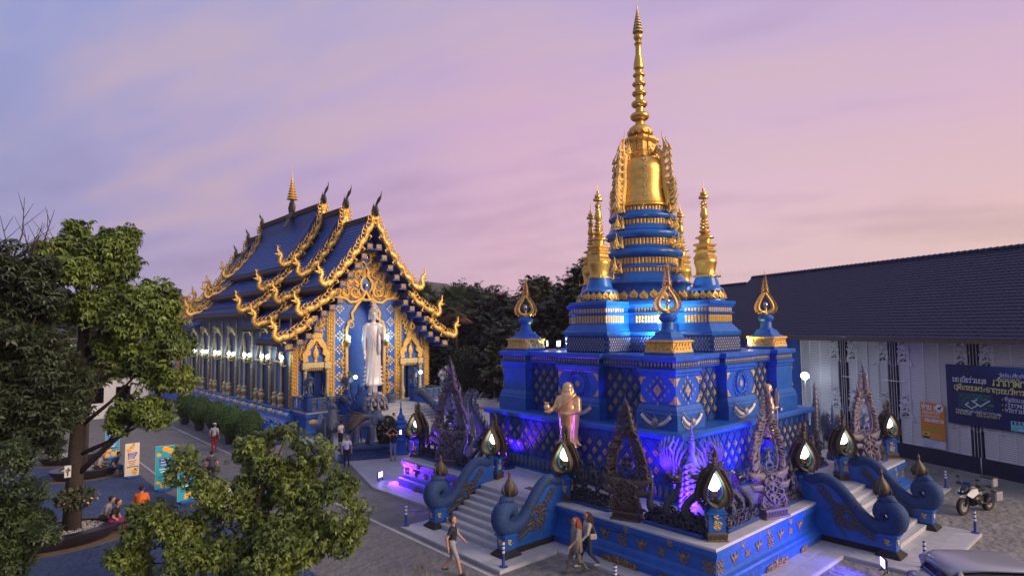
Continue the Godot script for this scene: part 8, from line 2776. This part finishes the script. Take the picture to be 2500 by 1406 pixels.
	b.tiers(sq(0.34), prof([0.1, 0, 0.1, 0.1, 0, 0.2, -0.03, 0.7, 0.06, 0.78, 0.06, 0.9, -0.1, 0.95, -0.12, 1.45, 0.12, 1.5, 0.16, 1.58, 0.0, 1.75, -0.05, 1.8, 0.02, 1.84, -0.14, 2.0, -0.16, 2.06, -0.1, 2.1, -0.24, 2.3]))
	b.lathe(prof([0.12, 2.28, 0.06, 2.5, 0.08, 2.54, 0.04, 2.7, 0.03, 2.95, 0, 3.2]), 8)
	for k in 4:
		for e in [-1, 1]:
			b.add(FL, face_xf(k, 0.46, e * 0.44, 1.55).scaled_local(Vector3(e * 0.7, 0.3, 0.7)))
	obj("shrine", b, M.blue, t)
	b = B.new()
	b.box(Vector3(0, 1.2, 0.225), Vector3(0.1, 0.4, 0.012))
	obj("lit_slit", b, M.bulb, t)
	t = thing("potted_shrub", "dark pointed shrub in a dark blue pot right of the winged elephant", "plant", Vector3(18.5, 0.1, -31.9))
	b = B.new()
	b.lathe(prof([0.34, 0, 0.42, 0.08, 0.4, 0.6, 0.46, 0.66, 0.44, 0.72, 0, 0.7]), 8)
	obj("pot", b, M.navy, t)
	b = B.new()
	bush(b, Vector3(0, 1.4, 0), Vector3(0.58, 0.85, 0.58), 1600, 0.09, Color(0.025, 0.04, 0.018))
	bush(b, Vector3(0, 1.2, 0), Vector3(0.4, 0.6, 0.4), 500, 0.12, Color(0.02, 0.03, 0.015))
	stuff(obj("foliage", b, lf, t))
	t = thing("stone_urn", "blue grey stone urn on the hall terrace beside the standing statue", "urn", Vector3(VX + 1.35, 1.66, VZ + 1.7))
	b = B.new()
	b.lathe(prof([0.3, 0, 0.34, 0.1, 0.24, 0.2, 0.4, 0.45, 0.44, 0.6, 0.38, 0.66, 0.4, 0.72, 0.3, 0.7]), 16)
	for e in [-1, 1]:
		b.add(CURL, T(Vector3(e * 0.5, 0.45, 0), 0, 0.5))
	obj("urn", b, M.greyblue, t)

# ---- trees: tapered trunks and limbs, crowns of leaf sprigs spread through their lobes
func sprig(n: int, L: float, w: float, droop: float) -> ArrayMesh:
	var b := B.new()
	for k in n:
		var t := k / maxf(1.0, n - 1.0)
		var s := 1.0 if k % 2 else -1.0
		var o := Vector3(0, t * L * 0.9 - droop * t * t * L, t * L * 0.5)
		var d := Vector3(s * 0.8, 0.25 - droop, 0.45).normalized() * L * (0.75 - 0.2 * t)
		if k == n - 1:
			d = Vector3(0.1, 0.2 - droop, 0.9).normalized() * L * 0.7
		var sd := d.cross(Vector3(0.2, 1, 0.3 * s)).normalized() * w
		var m := o + d * 0.45 + Vector3(0, 0.02, 0)
		b.col = Color(1, 1, 1) * (0.85 + 0.3 * ((k * 7) % 5) / 5.0)
		b.tri(o, m - sd, m + sd)
		b.tri(m - sd, o + d + Vector3(0, -droop * 0.06, 0), m + sd)
	return b.mesh(M["leaf"])

func crown(t: Node, mesh: Mesh, lobes: Array, per: float, c0: Color, c1: Color, size: float, org: Vector3, hollow := 0.45, gap := -1.1) -> void:
	var xs: Array[Transform3D] = []
	var cs: Array[Color] = []
	for l in lobes:
		var n := int(per * l[3] * l[3])
		for k in n:
			var y := 1.0 - 2.0 * (k + 0.5) / n
			var a := k * 2.39996 + R.randf() * 0.6
			var rr := sqrt(1.0 - y * y)
			var d: Vector3 = Vector3(cos(a) * rr, y, sin(a) * rr)
			var q := 1.0 + 0.16 * sin(a * 3.0 + y * 5.0) + 0.13 * sin(a * 7.0 - y * 9.0 + l[0])  # an uneven outline
			var p: Vector3 = Vector3(l[0], l[1], l[2]) - org + d * l[3] * q * lerpf(hollow, 1.08, sqrt(R.randf()))
			if sin(p.x * 4.1 + p.y * 3.3) + sin(p.y * 4.7 - p.z * 3.9) + sin(p.z * 4.3 + p.x * 2.2) < gap:
				continue  # gaps
			var bs := Basis(Vector3.UP, atan2(d.x, d.z) + R.randf_range(-0.9, 0.9)) * Basis(Vector3.RIGHT, R.randf_range(-0.5, 0.9)) * Basis(Vector3.BACK, R.randf_range(-0.5, 0.5))
			xs.append(Transform3D(bs.scaled(Vector3.ONE * size * R.randf_range(0.7, 1.3)), p))
			var cl := 0.5 + 0.5 * sin(p.x * 2.3 + p.z * 1.7) * sin(p.y * 2.9 + 1.0)
			cs.append(c0.lerp(c1, clampf(cl * 0.7 + R.randf() * 0.4, 0, 1)) * R.randf_range(0.75, 1.25))
	var mm := MultiMesh.new()
	mm.transform_format = MultiMesh.TRANSFORM_3D
	mm.use_colors = true
	mm.mesh = mesh
	mm.instance_count = xs.size()
	for i in xs.size():
		mm.set_instance_transform(i, xs[i])
		mm.set_instance_color(i, cs[i])
	var o := MultiMeshInstance3D.new()
	o.name = nm("crown", t)
	o.multimesh = mm
	t.add_child(o, true)
	stuff(o)

func tree(label: String, base: Vector3, trunk: Array, r0: float, lobes: Array, mesh: Mesh, per: float, c0: Color, c1: Color, size: float, called := "tree") -> Node3D:
	var t := thing(called, label, "tree", base, 0, "")
	var b := B.new()
	var ps := [Vector3.ZERO]
	for p in trunk:
		ps.append(p - base)
	b.tube(ps, taper(r0, r0 * 0.45, ps.size() - 1), 9)
	var i := 0
	for l in lobes:
		var to := Vector3(l[0], l[1], l[2]) - base
		var from: Vector3 = ps[-1]
		for k in range(ps.size() - 1, 0, -1):
			if ps[k].y < to.y - 0.3 or k == 1:
				from = ps[k].lerp(ps[k - 1], 0.3 * (i % 3))
				break
		b.tube([from, from.lerp(to, 0.5) + Vector3(0, -0.12 * l[3], 0.1), to, to + Vector3(0.15, 0.5 * l[3], 0.1)], [r0 * 0.3, r0 * 0.2, r0 * 0.1, 0.008], 6)
		for k in 4:
			var d: Vector3 = Vector3(R.randf_range(-1, 1), R.randf_range(-0.3, 1), R.randf_range(-1, 1)).normalized() * l[3]
			b.tube([to, to + d * 0.5, to + d * 0.9], [r0 * 0.09, r0 * 0.05, 0.005], 4)
		i += 1
	obj("trunk", b, M.bark, t)
	var parts := []
	for l in lobes:
		if l[3] < 0.55 or per < 400.0:
			parts.append(l)
			continue
		parts.append([l[0], l[1], l[2], l[3] * 0.62])
		for k in 7:
			var d: Vector3 = Vector3(R.randf_range(-1, 1), R.randf_range(-0.7, 1), R.randf_range(-1, 1)).normalized() * l[3] * 0.66
			parts.append([l[0] + d.x, l[1] + d.y, l[2] + d.z, l[3] * R.randf_range(0.28, 0.44)])
	crown(t, mesh, parts, per, c0, c1, size, base)
	return t

func palm(label: String, base: Vector3, h: float, r: float) -> void:
	var t := thing("fan_palm", label, "palm tree", base, 0, "fan palms behind the hall")
	var b := B.new()
	b.tube([Vector3.ZERO, Vector3(0.1, h * 0.5, 0), Vector3(0, h, 0)], [0.22, 0.17, 0.18], 8)
	obj("trunk", b, M.bark, t)
	b = B.new()
	for k in 34:
		var a := k * 2.4
		var up := lerpf(1.25, -0.75, k / 33.0)
		var d := Vector3(cos(a) * cos(up), sin(up), sin(a) * cos(up))
		var c := Vector3(0, h, 0) + d * r * 0.55
		b.col = Color(0.03, 0.055, 0.02) * R.randf_range(0.7, 1.4) if k < 28 else Color(0.13, 0.05, 0.04)
		b.tube([Vector3(0, h, 0), c], [0.03, 0.02], 4)
		var sd := d.cross(Vector3.UP).normalized()
		var n := sd.cross(d)
		for j in 13:
			var f := (j - 6) * 0.22
			var e := (d * cos(f) + sd * sin(f)).normalized()
			var tip := c + e * r * (0.55 - 0.02 * absf(j - 6)) + Vector3(0, -0.12 * r * absf(f), 0)
			b.tri(c, (c + tip) / 2 + n.cross(e) * 0.07, tip)
			b.tri(c, tip, (c + tip) / 2 - n.cross(e) * 0.07)
	stuff(obj("fronds", b, M["leafface"], t))

func trees() -> void:
	var lm := StandardMaterial3D.new()
	lm.vertex_color_use_as_albedo = true
	lm.roughness = 0.55
	lm.backlight_enabled = true
	lm.backlight = Color(0.25, 0.32, 0.1)
	M["leaf"] = lm
	var s1 := sprig(9, 0.23, 0.032, 0.5)
	var s2 := sprig(9, 0.24, 0.03, 0.25)
	var s3 := sprig(6, 0.7, 0.16, 0.3)
	var A := [[3.3, 10.0, -26.4, 1.32], [2.4, 10.0, -27.1, 0.88], [2.8, 11.2, -26.7, 0.33], [3.9, 10.6, -25.8, 0.7], [4.5, 8.2, -25.5, 1.32], [3.7, 8.2, -26.2, 0.97], [5.4, 6.9, -24.8, 0.88], [5.6, 5.7, -24.7, 0.65], [4.7, 6.1, -25.5, 0.97], [5.2, 4.5, -25.1, 0.75], [4.4, 4.4, -25.9, 0.7], [5.3, 7.9, -24.8, 0.75], [2.5, 8.2, -27.2, 0.7], [3.9, 6.9, -26.0, 0.62]]
	tree("tall green tree growing from the near oval bench on the left", Vector3(3.0, 0.42, -27.35), [Vector3(3.05, 3, -27.2), Vector3(3.1, 5.5, -26.9), Vector3(3.1, 7.6, -26.7), Vector3(3.1, 9.3, -26.5)], 0.3, A, s1, 1300.0, Color(0.05, 0.085, 0.014), Color(0.15, 0.21, 0.03), 1.0, "shade_tree")
	var Bt := [[1.3, 9.2, -25.5, 0.9], [1.0, 8.2, -25.9, 1.2], [1.8, 8.7, -25.1, 0.6], [1.5, 6.8, -25.5, 1.3], [2.2, 5.6, -25.1, 1.0], [1.3, 5.2, -25.9, 1.3], [2.4, 4.7, -24.9, 0.65], [1.8, 3.9, -25.5, 0.8], [0.8, 9.9, -25.9, 0.5], [0.2, 6.5, -26, 1.5], [0.0, 4.4, -26, 1.4], [-0.4, 8.4, -26, 1.2]]
	var t := tree("dark feathery tree with bare twigs at the left edge", Vector3(0.4, 0, -27.0), [Vector3(0.5, 3, -26.6), Vector3(0.7, 6, -26.2), Vector3(0.9, 9, -25.9)], 0.26, Bt, s2, 900.0, Color(0.02, 0.034, 0.016), Color(0.05, 0.068, 0.03), 1.1, "feathery_tree")
	var b := B.new()
	for k in 9:
		var o := Vector3(0.5 + 0.15 * (k % 4), 9.5 - 0.1 * k, 1.2)
		var tip := o + Vector3(R.randf_range(-0.4, 1.3), R.randf_range(1.2, 2.7), R.randf_range(-0.3, 0.3))
		var mid := o.lerp(tip, 0.5) + Vector3(0.15, 0.0, 0)
		b.tube([o, mid, tip], [0.03, 0.02, 0.006], 4)
		for j in 3:
			var p := mid.lerp(tip, 0.2 + 0.2 * j)
			b.tube([p, p + Vector3(R.randf_range(-0.5, 0.6), R.randf_range(0.2, 0.7), 0.1)], [0.012, 0.004], 4)
	obj("bare_twigs", b, M.bark, t)
	tree("dark bushy shrub filling the bottom left corner", Vector3(1.1, 0, -21.0), [Vector3(1.1, 1.5, -21), Vector3(1.1, 3.4, -20.9)], 0.12, [[0.85, 4.1, -20.9, 0.5], [1.1, 3.1, -20.7, 0.5], [0.95, 2.1, -21.0, 0.62], [1.0, 1.3, -20.9, 0.55], [1.7, 2.2, -20.3, 0.25], [0.5, 2.6, -21.4, 0.8], [0.4, 1.4, -21.4, 0.8]], s2, 1500.0, Color(0.018, 0.036, 0.012), Color(0.05, 0.08, 0.022), 0.85, "shrub")
	var C := [[6.1, 4.0, -17.0, 0.79], [6.8, 3.2, -16.5, 0.97], [7.5, 3.2, -15.8, 0.62], [7.8, 2.4, -15.6, 0.53], [5.4, 3.0, -17.7, 0.88], [4.5, 3.6, -18.5, 0.44], [4.0, 2.2, -19.0, 0.84], [6.5, 1.9, -16.9, 1.32], [5.0, 1.7, -18.2, 1.14], [7.4, 1.8, -16.1, 0.75], [8.0, 2.1, -15.4, 0.29], [4.5, 4.1, -18.4, 0.26], [3.5, 1.3, -19.5, 0.62], [6.0, 0.9, -17.3, 1.06], [6.5, 4.6, -16.6, 0.35], [7.1, 4.1, -16.1, 0.44]]
	tree("leafy green tree in the foreground below the hall", Vector3(5.7, 0, -17.6), [Vector3(5.75, 1.2, -17.5), Vector3(5.9, 2.4, -17.2), Vector3(6.1, 3.4, -17.0)], 0.13, C, s1, 1050.0, Color(0.035, 0.065, 0.013), Color(0.16, 0.21, 0.03), 0.72, "foreground_tree")
	# thin flowering stems at the bottom edge
	t = thing("garden_stems", "thin dry stems with long leaves at the bottom edge by the walking man", "plant", Vector3(7.15, 0, -10.8))
	b = B.new()
	for k in 7:
		var a := k * 0.9
		var tip := Vector3(0.16 * cos(a) - 0.02 * k, 2.55 + 0.13 * (k % 4), 0.16 * sin(a))
		b.col = Color(0.14, 0.13, 0.06)
		b.tube([Vector3(0.02 * k, 0, 0), tip * 0.6, tip, tip + Vector3(0.03, 0.12, 0)], [0.012, 0.009, 0.006, 0.003], 4)
		for j in 7:
			var o := Vector3(0.02 * k, 0, 0).lerp(tip, 0.45 + 0.08 * j)
			var d: Vector3 = Vector3(cos(a + j * 2.1), -0.9, sin(a + j * 2.1)).normalized() * 0.2
			var sd := d.cross(Vector3.UP).normalized() * 0.024
			b.col = Color(0.10, 0.12, 0.04) * R.randf_range(0.8, 1.6)
			b.tri(o, o + d * 0.5 + sd, o + d)
			b.tri(o, o + d, o + d * 0.5 - sd)
	stuff(obj("stems", b, M["leafface"], t))
	# behind the hall and the chedi
	var g0 := Color(0.014, 0.024, 0.010)
	var g1 := Color(0.048, 0.066, 0.022)
	var bg := [[[42.1, 10.2, -37.4, 2.0, 42.3, 12.4, -36.9, 1.1, 42.8, 7.8, -39.7, 2.4], "dark tree rising just behind the chedi, left of its small spires"], [[48.6, 11.4, -50.3, 1.5, 49.5, 9.8, -49.6, 1.9, 48.8, 7.9, -50.2, 2.2], "slender tree behind the left gold lantern of the chedi"], [[45.6, 7.6, -47.9, 2.6, 43.0, 6.2, -42.3, 2.8, 44.6, 4.0, -45.0, 2.8], "dark round tree behind the left pier of the chedi"], [[49.5, 8.2, -56.5, 3.0, 48.0, 5.0, -56.0, 3.0], "tree in the middle of the dark grove between hall and chedi"], [[50.4, 9.0, -62.3, 3.2, 52.5, 6.0, -60.0, 3.2], "tree at the back of the dark grove between hall and chedi"], [[51.8, 9.4, -67.7, 3.4, 49.6, 6.0, -66.5, 3.2], "broad tree at the back of the grove, right of the fan palms"], [[44.0, 6.3, -61.6, 3.4, 45.2, 9.2, -64.2, 2.1, 41.8, 3.2, -58.0, 2.8], "broad dark tree right of the hall behind its serpent eave tips"], [[38.7, 5.3, -43.5, 2.3, 36.9, 3.4, -42.6, 2.2, 41.3, 4.0, -44.0, 2.1], "dark leafy tree beside the left pier of the chedi"], [[46.2, 6.0, -55.6, 2.9, 47.5, 3.4, -54.0, 2.7], "dark tree behind the white van"]]
	var q := 0
	for e in bg:
		var lb := []
		for k in range(0, e[0].size(), 4):
			lb.append(e[0].slice(k, k + 4))
		var bs := Vector3(lb[0][0], 0, lb[0][2])
		tree(e[1], bs, [bs + Vector3(0.2, lb[0][1] * 0.5, 0), bs + Vector3(0, lb[0][1], 0)], 0.3, lb, s3, 330.0, g0, g1, 0.75 + 0.05 * (q % 3), "background_tree").set_meta("group", "dark trees between hall and chedi")
		q += 1
	for e in [[Vector3(36.1, 3.6, -46.6), 2.1, "large clipped round bush behind the grey mythical bird"], [Vector3(38.2, 1.2, -44.9), 0.85, "small green clipped ball beside the white van"]]:
		var t2 := thing("clipped_bush", e[2], "bush", Vector3(e[0].x, 0, e[0].z))
		b = B.new()
		b.tube([Vector3.ZERO, Vector3(0, e[0].y, 0)], [0.2, 0.12], 7)
		obj("trunk", b, M.bark, t2)
		b = B.new()
		bush(b, Vector3(0, e[0].y, 0), Vector3.ONE * e[1] * Vector3(1.05, 1, 1.05), 4500, 0.16 if e[1] > 1 else 0.1, Color(0.03, 0.045, 0.015))
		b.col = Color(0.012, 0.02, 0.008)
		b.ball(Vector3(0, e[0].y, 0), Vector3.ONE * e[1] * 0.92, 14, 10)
		stuff(obj("foliage", b, M["leafface"], t2))
	palm("fan palm nearest the right eave of the hall, with dead red fronds", Vector3(36.9, 0, -50.2), 9.6, 2.6)
	palm("fan palm half hidden behind the right eave of the hall", Vector3(36.4, 0, -55.6), 10.2, 2.5)
	palm("small palm in the dark grove behind the parked cars", Vector3(44.5, 0, -54.5), 5.8, 2.4)
	# low trees and hills round the horizon
	for e in [[22.0, 8.0, -140.0, 5, "left of the hall, far down the road"], [8.0, 6.5, -125.0, 6, "behind the far white building on the left"], [36.0, 8.0, -152.0, 5, "behind the roof of the hall on the left"], [-4.0, 6.0, -108.0, 5, "behind the shade tree on the far left"]]:
		var lb := []
		for k in int(e[3]):
			lb.append([e[0] + (k - 2) * 4.2, e[1] - 2.0 + 1.6 * sin(k * 2.1), e[2] + 2.0 * cos(k), 3.6 + 0.6 * sin(k * 1.7)])
		tree("distant dark green clump of trees " + e[4], Vector3(e[0], 0, e[2]), [Vector3(e[0], 5, e[2])], 0.5, lb, s3, 70.0, g0, g1, 1.7, "distant_trees").set_meta("group", "distant trees")
	b = B.new()
	var n := 90
	var prev := []
	for i in n + 1:
		var az := deg_to_rad(-60.0 + 200.0 * i / n)
		var col := []
		var hh := 13.0 + 7.0 * sin(az * 3.1 + 0.4) + 4.0 * sin(az * 9.0) + 2.0 * sin(az * 23.0 + 1.0)
		hh += 34.0 * exp(-pow((rad_to_deg(az) - 33.5) / 6.0, 2)) + 22.0 * exp(-pow((rad_to_deg(az) - 10.0) / 4.0, 2))
		for k in 5:
			var rr := 430.0 + k * 45.0
			col.append(Vector3(sin(az) * rr, maxf(hh, 5.0) * sin(minf(1.0, k / 3.0) * PI / 2) * (1.0 - 0.1 * int(k == 4)) + 1.2 * sin(i * 2.3 + k), -cos(az) * rr))
		if prev:
			if i == 1:
				b.fresh()
			for k in 4:
				b.quad(prev[k], col[k], col[k + 1], prev[k + 1])
		prev = col
	struct(obj("hills", b, M.hill))

func plaza_things() -> void:
	var im: Image
	# oval benches round the trees
	for e in [[2.65, -27.4, 1.95, 1.35, "near black oval bench planter with white pebbles round the shade tree"], [4.75, -38.6, 1.55, 1.15, "far black oval bench planter with pebbles and two sitting people"], [4.6, -43.4, 1.5, 1.1, "farthest black oval bench planter, mostly hidden behind a trunk"]]:
		var t := thing("oval_bench", e[4], "bench", Vector3(e[0], 0.012, e[1]), 0, "oval planter benches on the plaza")
		var b := B.new()
		b.lathe(prof([0.78, 0.0, 0.84, 0.06, 1.0, 0.38, 1.0, 0.45, 0.98, 0.47, 0.72, 0.47, 0.71, 0.4]), 40, Vector3.ZERO, Basis.from_scale(Vector3(e[2], 1, e[3])))
		obj("rim", b, M.seatblack, t)
		b = B.new()
		b.lathe(prof([0.72, 0.36, 0, 0.40]), 32, Vector3.ZERO, Basis.from_scale(Vector3(e[2], 1, e[3])))
		obj("soil", b, M.planter, t)
		b = B.new()
		b.lathe(prof([1.12, 0.0, 1.12, 0.008, 0.7, 0.009]), 40, Vector3.ZERO, Basis.from_scale(Vector3(e[2], 1, e[3])))
		obj("tan_edging", b, M.kerbtan, t)
		b = B.new()
		for k in 900:
			var a := R.randf() * TAU
			var rr := sqrt(R.randf()) * 0.69
			var c := R.randf_range(0.2, 0.5)
			b.col = Color(c, c * 0.95, c * 0.88)
			b.sg = -1
			var p := Vector3(cos(a) * rr * e[2], 0.4, sin(a) * rr * e[3])
			var s := R.randf_range(0.02, 0.045)
			var w := [p + Vector3(s, 0, 0), p + Vector3(-s * 0.5, 0, s), p + Vector3(-s * 0.5, 0, -s), p + Vector3(0, s * 0.9, 0)]
			for f in [[0, 1, 3], [1, 2, 3], [2, 0, 3]]:
				b.tri(w[f[1]], w[f[0]], w[f[2]])
		stuff(obj("pebbles", b, M.vcol, t))
	# a smaller tree in the far bench
	var s1 := sprig(8, 0.3, 0.05, 0.5)
	tree("slim tree growing from the far oval bench", Vector3(4.7, 0.4, -38.9), [Vector3(4.75, 2.5, -38.8), Vector3(4.8, 4.6, -38.7)], 0.17, [[4.9, 5.4, -38.6, 1.3], [4.0, 6.0, -39.2, 1.0], [5.6, 6.2, -38.2, 0.9]], s1, 420.0, Color(0.03, 0.045, 0.012), Color(0.09, 0.11, 0.022), 1.1, "small_tree")
	# standing banners
	for e in [[6.45, -36.55, 0.62, 1.62, 0.15, 0, "standing banner with orange fruit on white beside the far oval bench"], [7.1, -32.6, 0.78, 1.95, 0.1, 1, "turquoise standing banner with orange fruit at the plaza edge"], [6.5, -42.6, 0.7, 1.9, 0.1, 2, "tall blue and yellow standing banner behind the far bench"], [8.25, -24.0, 0.8, 1.5, -0.2, 1, "turquoise banner seen through the leaves of the foreground tree"], [7.35, -29.7, 0.8, 1.5, 0.4, 1, "lower turquoise banner beside the tall turquoise one"]]:
		im = Image.create_empty(96, 240, false, Image.FORMAT_RGB8)
		var base: Color = [Color(0.88, 0.82, 0.72), Color(0.10, 0.62, 0.70), Color(0.25, 0.6, 0.75)][e[5]]
		im.fill(base)
		var rr := RandomNumberGenerator.new()
		rr.seed = int(e[0] * 100)
		for k in 7:  # printed fruit, logo blot and lines, too small to read
			var c := Vector2(rr.randf_range(14, 82), [18, 30, 48, 190, 205, 222, 215][k])
			var r := rr.randf_range(9, 17)
			for y in range(int(-r), int(r) + 1):
				var w := sqrt(r * r - y * y) * 1.15
				im.fill_rect(Rect2i(int(c.x - w), int(c.y + y), int(w * 2), 1), Color(0.93, 0.62, 0.16).lerp(Color(0.98, 0.78, 0.32), clampf(-y / r, 0, 1)))
			ink(im, c + Vector2(4, -r), c + Vector2(14, -r - 5), 2.5, Color(0.2, 0.45, 0.15))
		for k in 3:
			var y := 78 + k * 16
			ink(im, Vector2(24, y), Vector2(74 - 6 * k, y - 3), 7.0 - k, Color(0.26, 0.22, 0.62))
			ink(im, Vector2(28, y - 1), Vector2(68 - 6 * k, y - 3), 2.2, Color(0.85, 0.85, 0.95))
		for k in 3:
			ink(im, Vector2(22 + 6 * k, 132 + k * 14), Vector2(76 - 6 * k, 130 + k * 14), 2.5, Color(0.75, 0.3, 0.2) if e[5] == 0 else Color(0.9, 0.95, 0.95))
		ink(im, Vector2(16, 176), Vector2(82, 172), 3, Color(0.2, 0.22, 0.6))
		var t := thing("standing_banner", e[6], "banner", Vector3(e[0], 0.012, e[1]), atan2(-e[0], -e[1]) + e[4], "standing banners along the plaza")
		var bm := board(e[2], e[3], 0.02)
		bm.surface_set_material(0, print_mat("stand_print%d" % int(e[0] * 100), im))
		put("print", bm, t, T(Vector3(0, 0.12, 0)))
		var b := B.new()
		b.box(Vector3(0, 0.12 + e[3] / 2, 0), Vector3(e[2] + 0.02, e[3] + 0.02, 0.03))
		obj("frame", b, M.slat, t)
		b = B.new()
		b.bbox(Vector3(0, 0.06, 0), Vector3(e[2] * 0.8, 0.12, 0.36), 0.03)
		obj("foot", b, M.blue, t)
	# things on and by the trunk of the shade tree
	var t := thing("picture_plaque", "small white plaque with a dark emblem hung on the trunk of the shade tree", "plaque", Vector3(2.78, 2.55, -26.85), -0.1)
	var b := B.new()
	b.bbox(Vector3.ZERO, Vector3(0.2, 0.42, 0.03), 0.01)
	obj("plaque", b, M.white, t)
	b = B.new()
	b.add(CURL, T(Vector3(0, 0.02, 0.02), 0, 0.16))
	b.tube([Vector3(0.0, -0.14, 0.02), Vector3(0.02, 0.15, 0.02)], [0.02, 0.012], 5)
	obj("emblem", b, M.black, t)
	t = thing("hanging_plants", "basket of small pink flowers tied round the trunk of the shade tree", "plant", Vector3(3.05, 1.55, -27.1))
	b = B.new()
	bush(b, Vector3.ZERO, Vector3(0.55, 0.34, 0.5), 500, 0.12, Color(0.05, 0.065, 0.03))
	bush(b, Vector3(0.1, -0.02, 0), Vector3(0.68, 0.2, 0.6), 60, 0.07, Color(0.5, 0.32, 0.36))
	stuff(obj("foliage", b, M["leafface"], t))
	t = thing("low_bush", "low clipped bush in the near oval bench left of the trunk", "bush", Vector3(1.75, 0.4, -27.6))
	b = B.new()
	bush(b, Vector3(0, 0.4, 0), Vector3(0.75, 0.5, 0.6), 1500, 0.1, Color(0.03, 0.05, 0.018))
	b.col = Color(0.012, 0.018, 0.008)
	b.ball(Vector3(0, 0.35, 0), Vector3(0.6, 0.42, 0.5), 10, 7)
	stuff(obj("foliage", b, M["leafface"], t))
	# buildings beyond the trees on the left
	for e in [[11.0, -86.0, 16.0, 6.4, 0.0, M.white, "long white building beyond the trees on the far left"], [9.5, -66.0, 5.0, 3.6, 0.1, M.slat, "small pale kiosk beyond the shade tree"], [26.0, -128.0, 8.0, 13.5, 0.2, mat("brick_red", Color(0.16, 0.055, 0.05), 0.8, 0.25, 0.4), "dark red block rising over the trees left of the hall"], [-3.0, -58.0, 9.0, 3.2, 0.0, M.white, "low white wall building behind the feathery tree"]]:
		var v := thing("distant_building", e[6], "building", Vector3(e[0], 0, e[1]), e[4])
		b = B.new()
		b.box(Vector3(0, e[3] / 2, 0), Vector3(e[2], e[3], 6))
		obj("wall", b, e[5], v)
		b = B.new()
		b.box(Vector3(0, e[3] + 0.15, 0), Vector3(e[2] + 0.8, 0.3, 6.8))
		obj("roof", b, M.eave, v)
		for k in int(e[2] / 2.0):
			b = B.new()
			b.box(Vector3(-e[2] / 2 + 1.0 + k * 2.0, e[3] * 0.55, 3.0), Vector3(1.1, 1.3, 0.08))
			obj("window", b, M.glass, v)
	# kerb along the far side of the road
	sheet("kerb", rect(13.3, 13.5, -70, -36.5), 0.12, M.planter, 0.12)

func _ready() -> void:
	R.seed = 20
	environment()
	materials()
	make_shapes()
	emblems()
	ground()
	chedi()
	stairs()
	lamps()
	terrace_sculptures()
	monk_statues()
	floodlights()
	hall()
	hall_front_things()
	louvred_building()
	street_things()
	planters()
	trees()
	plaza_things()
	people()
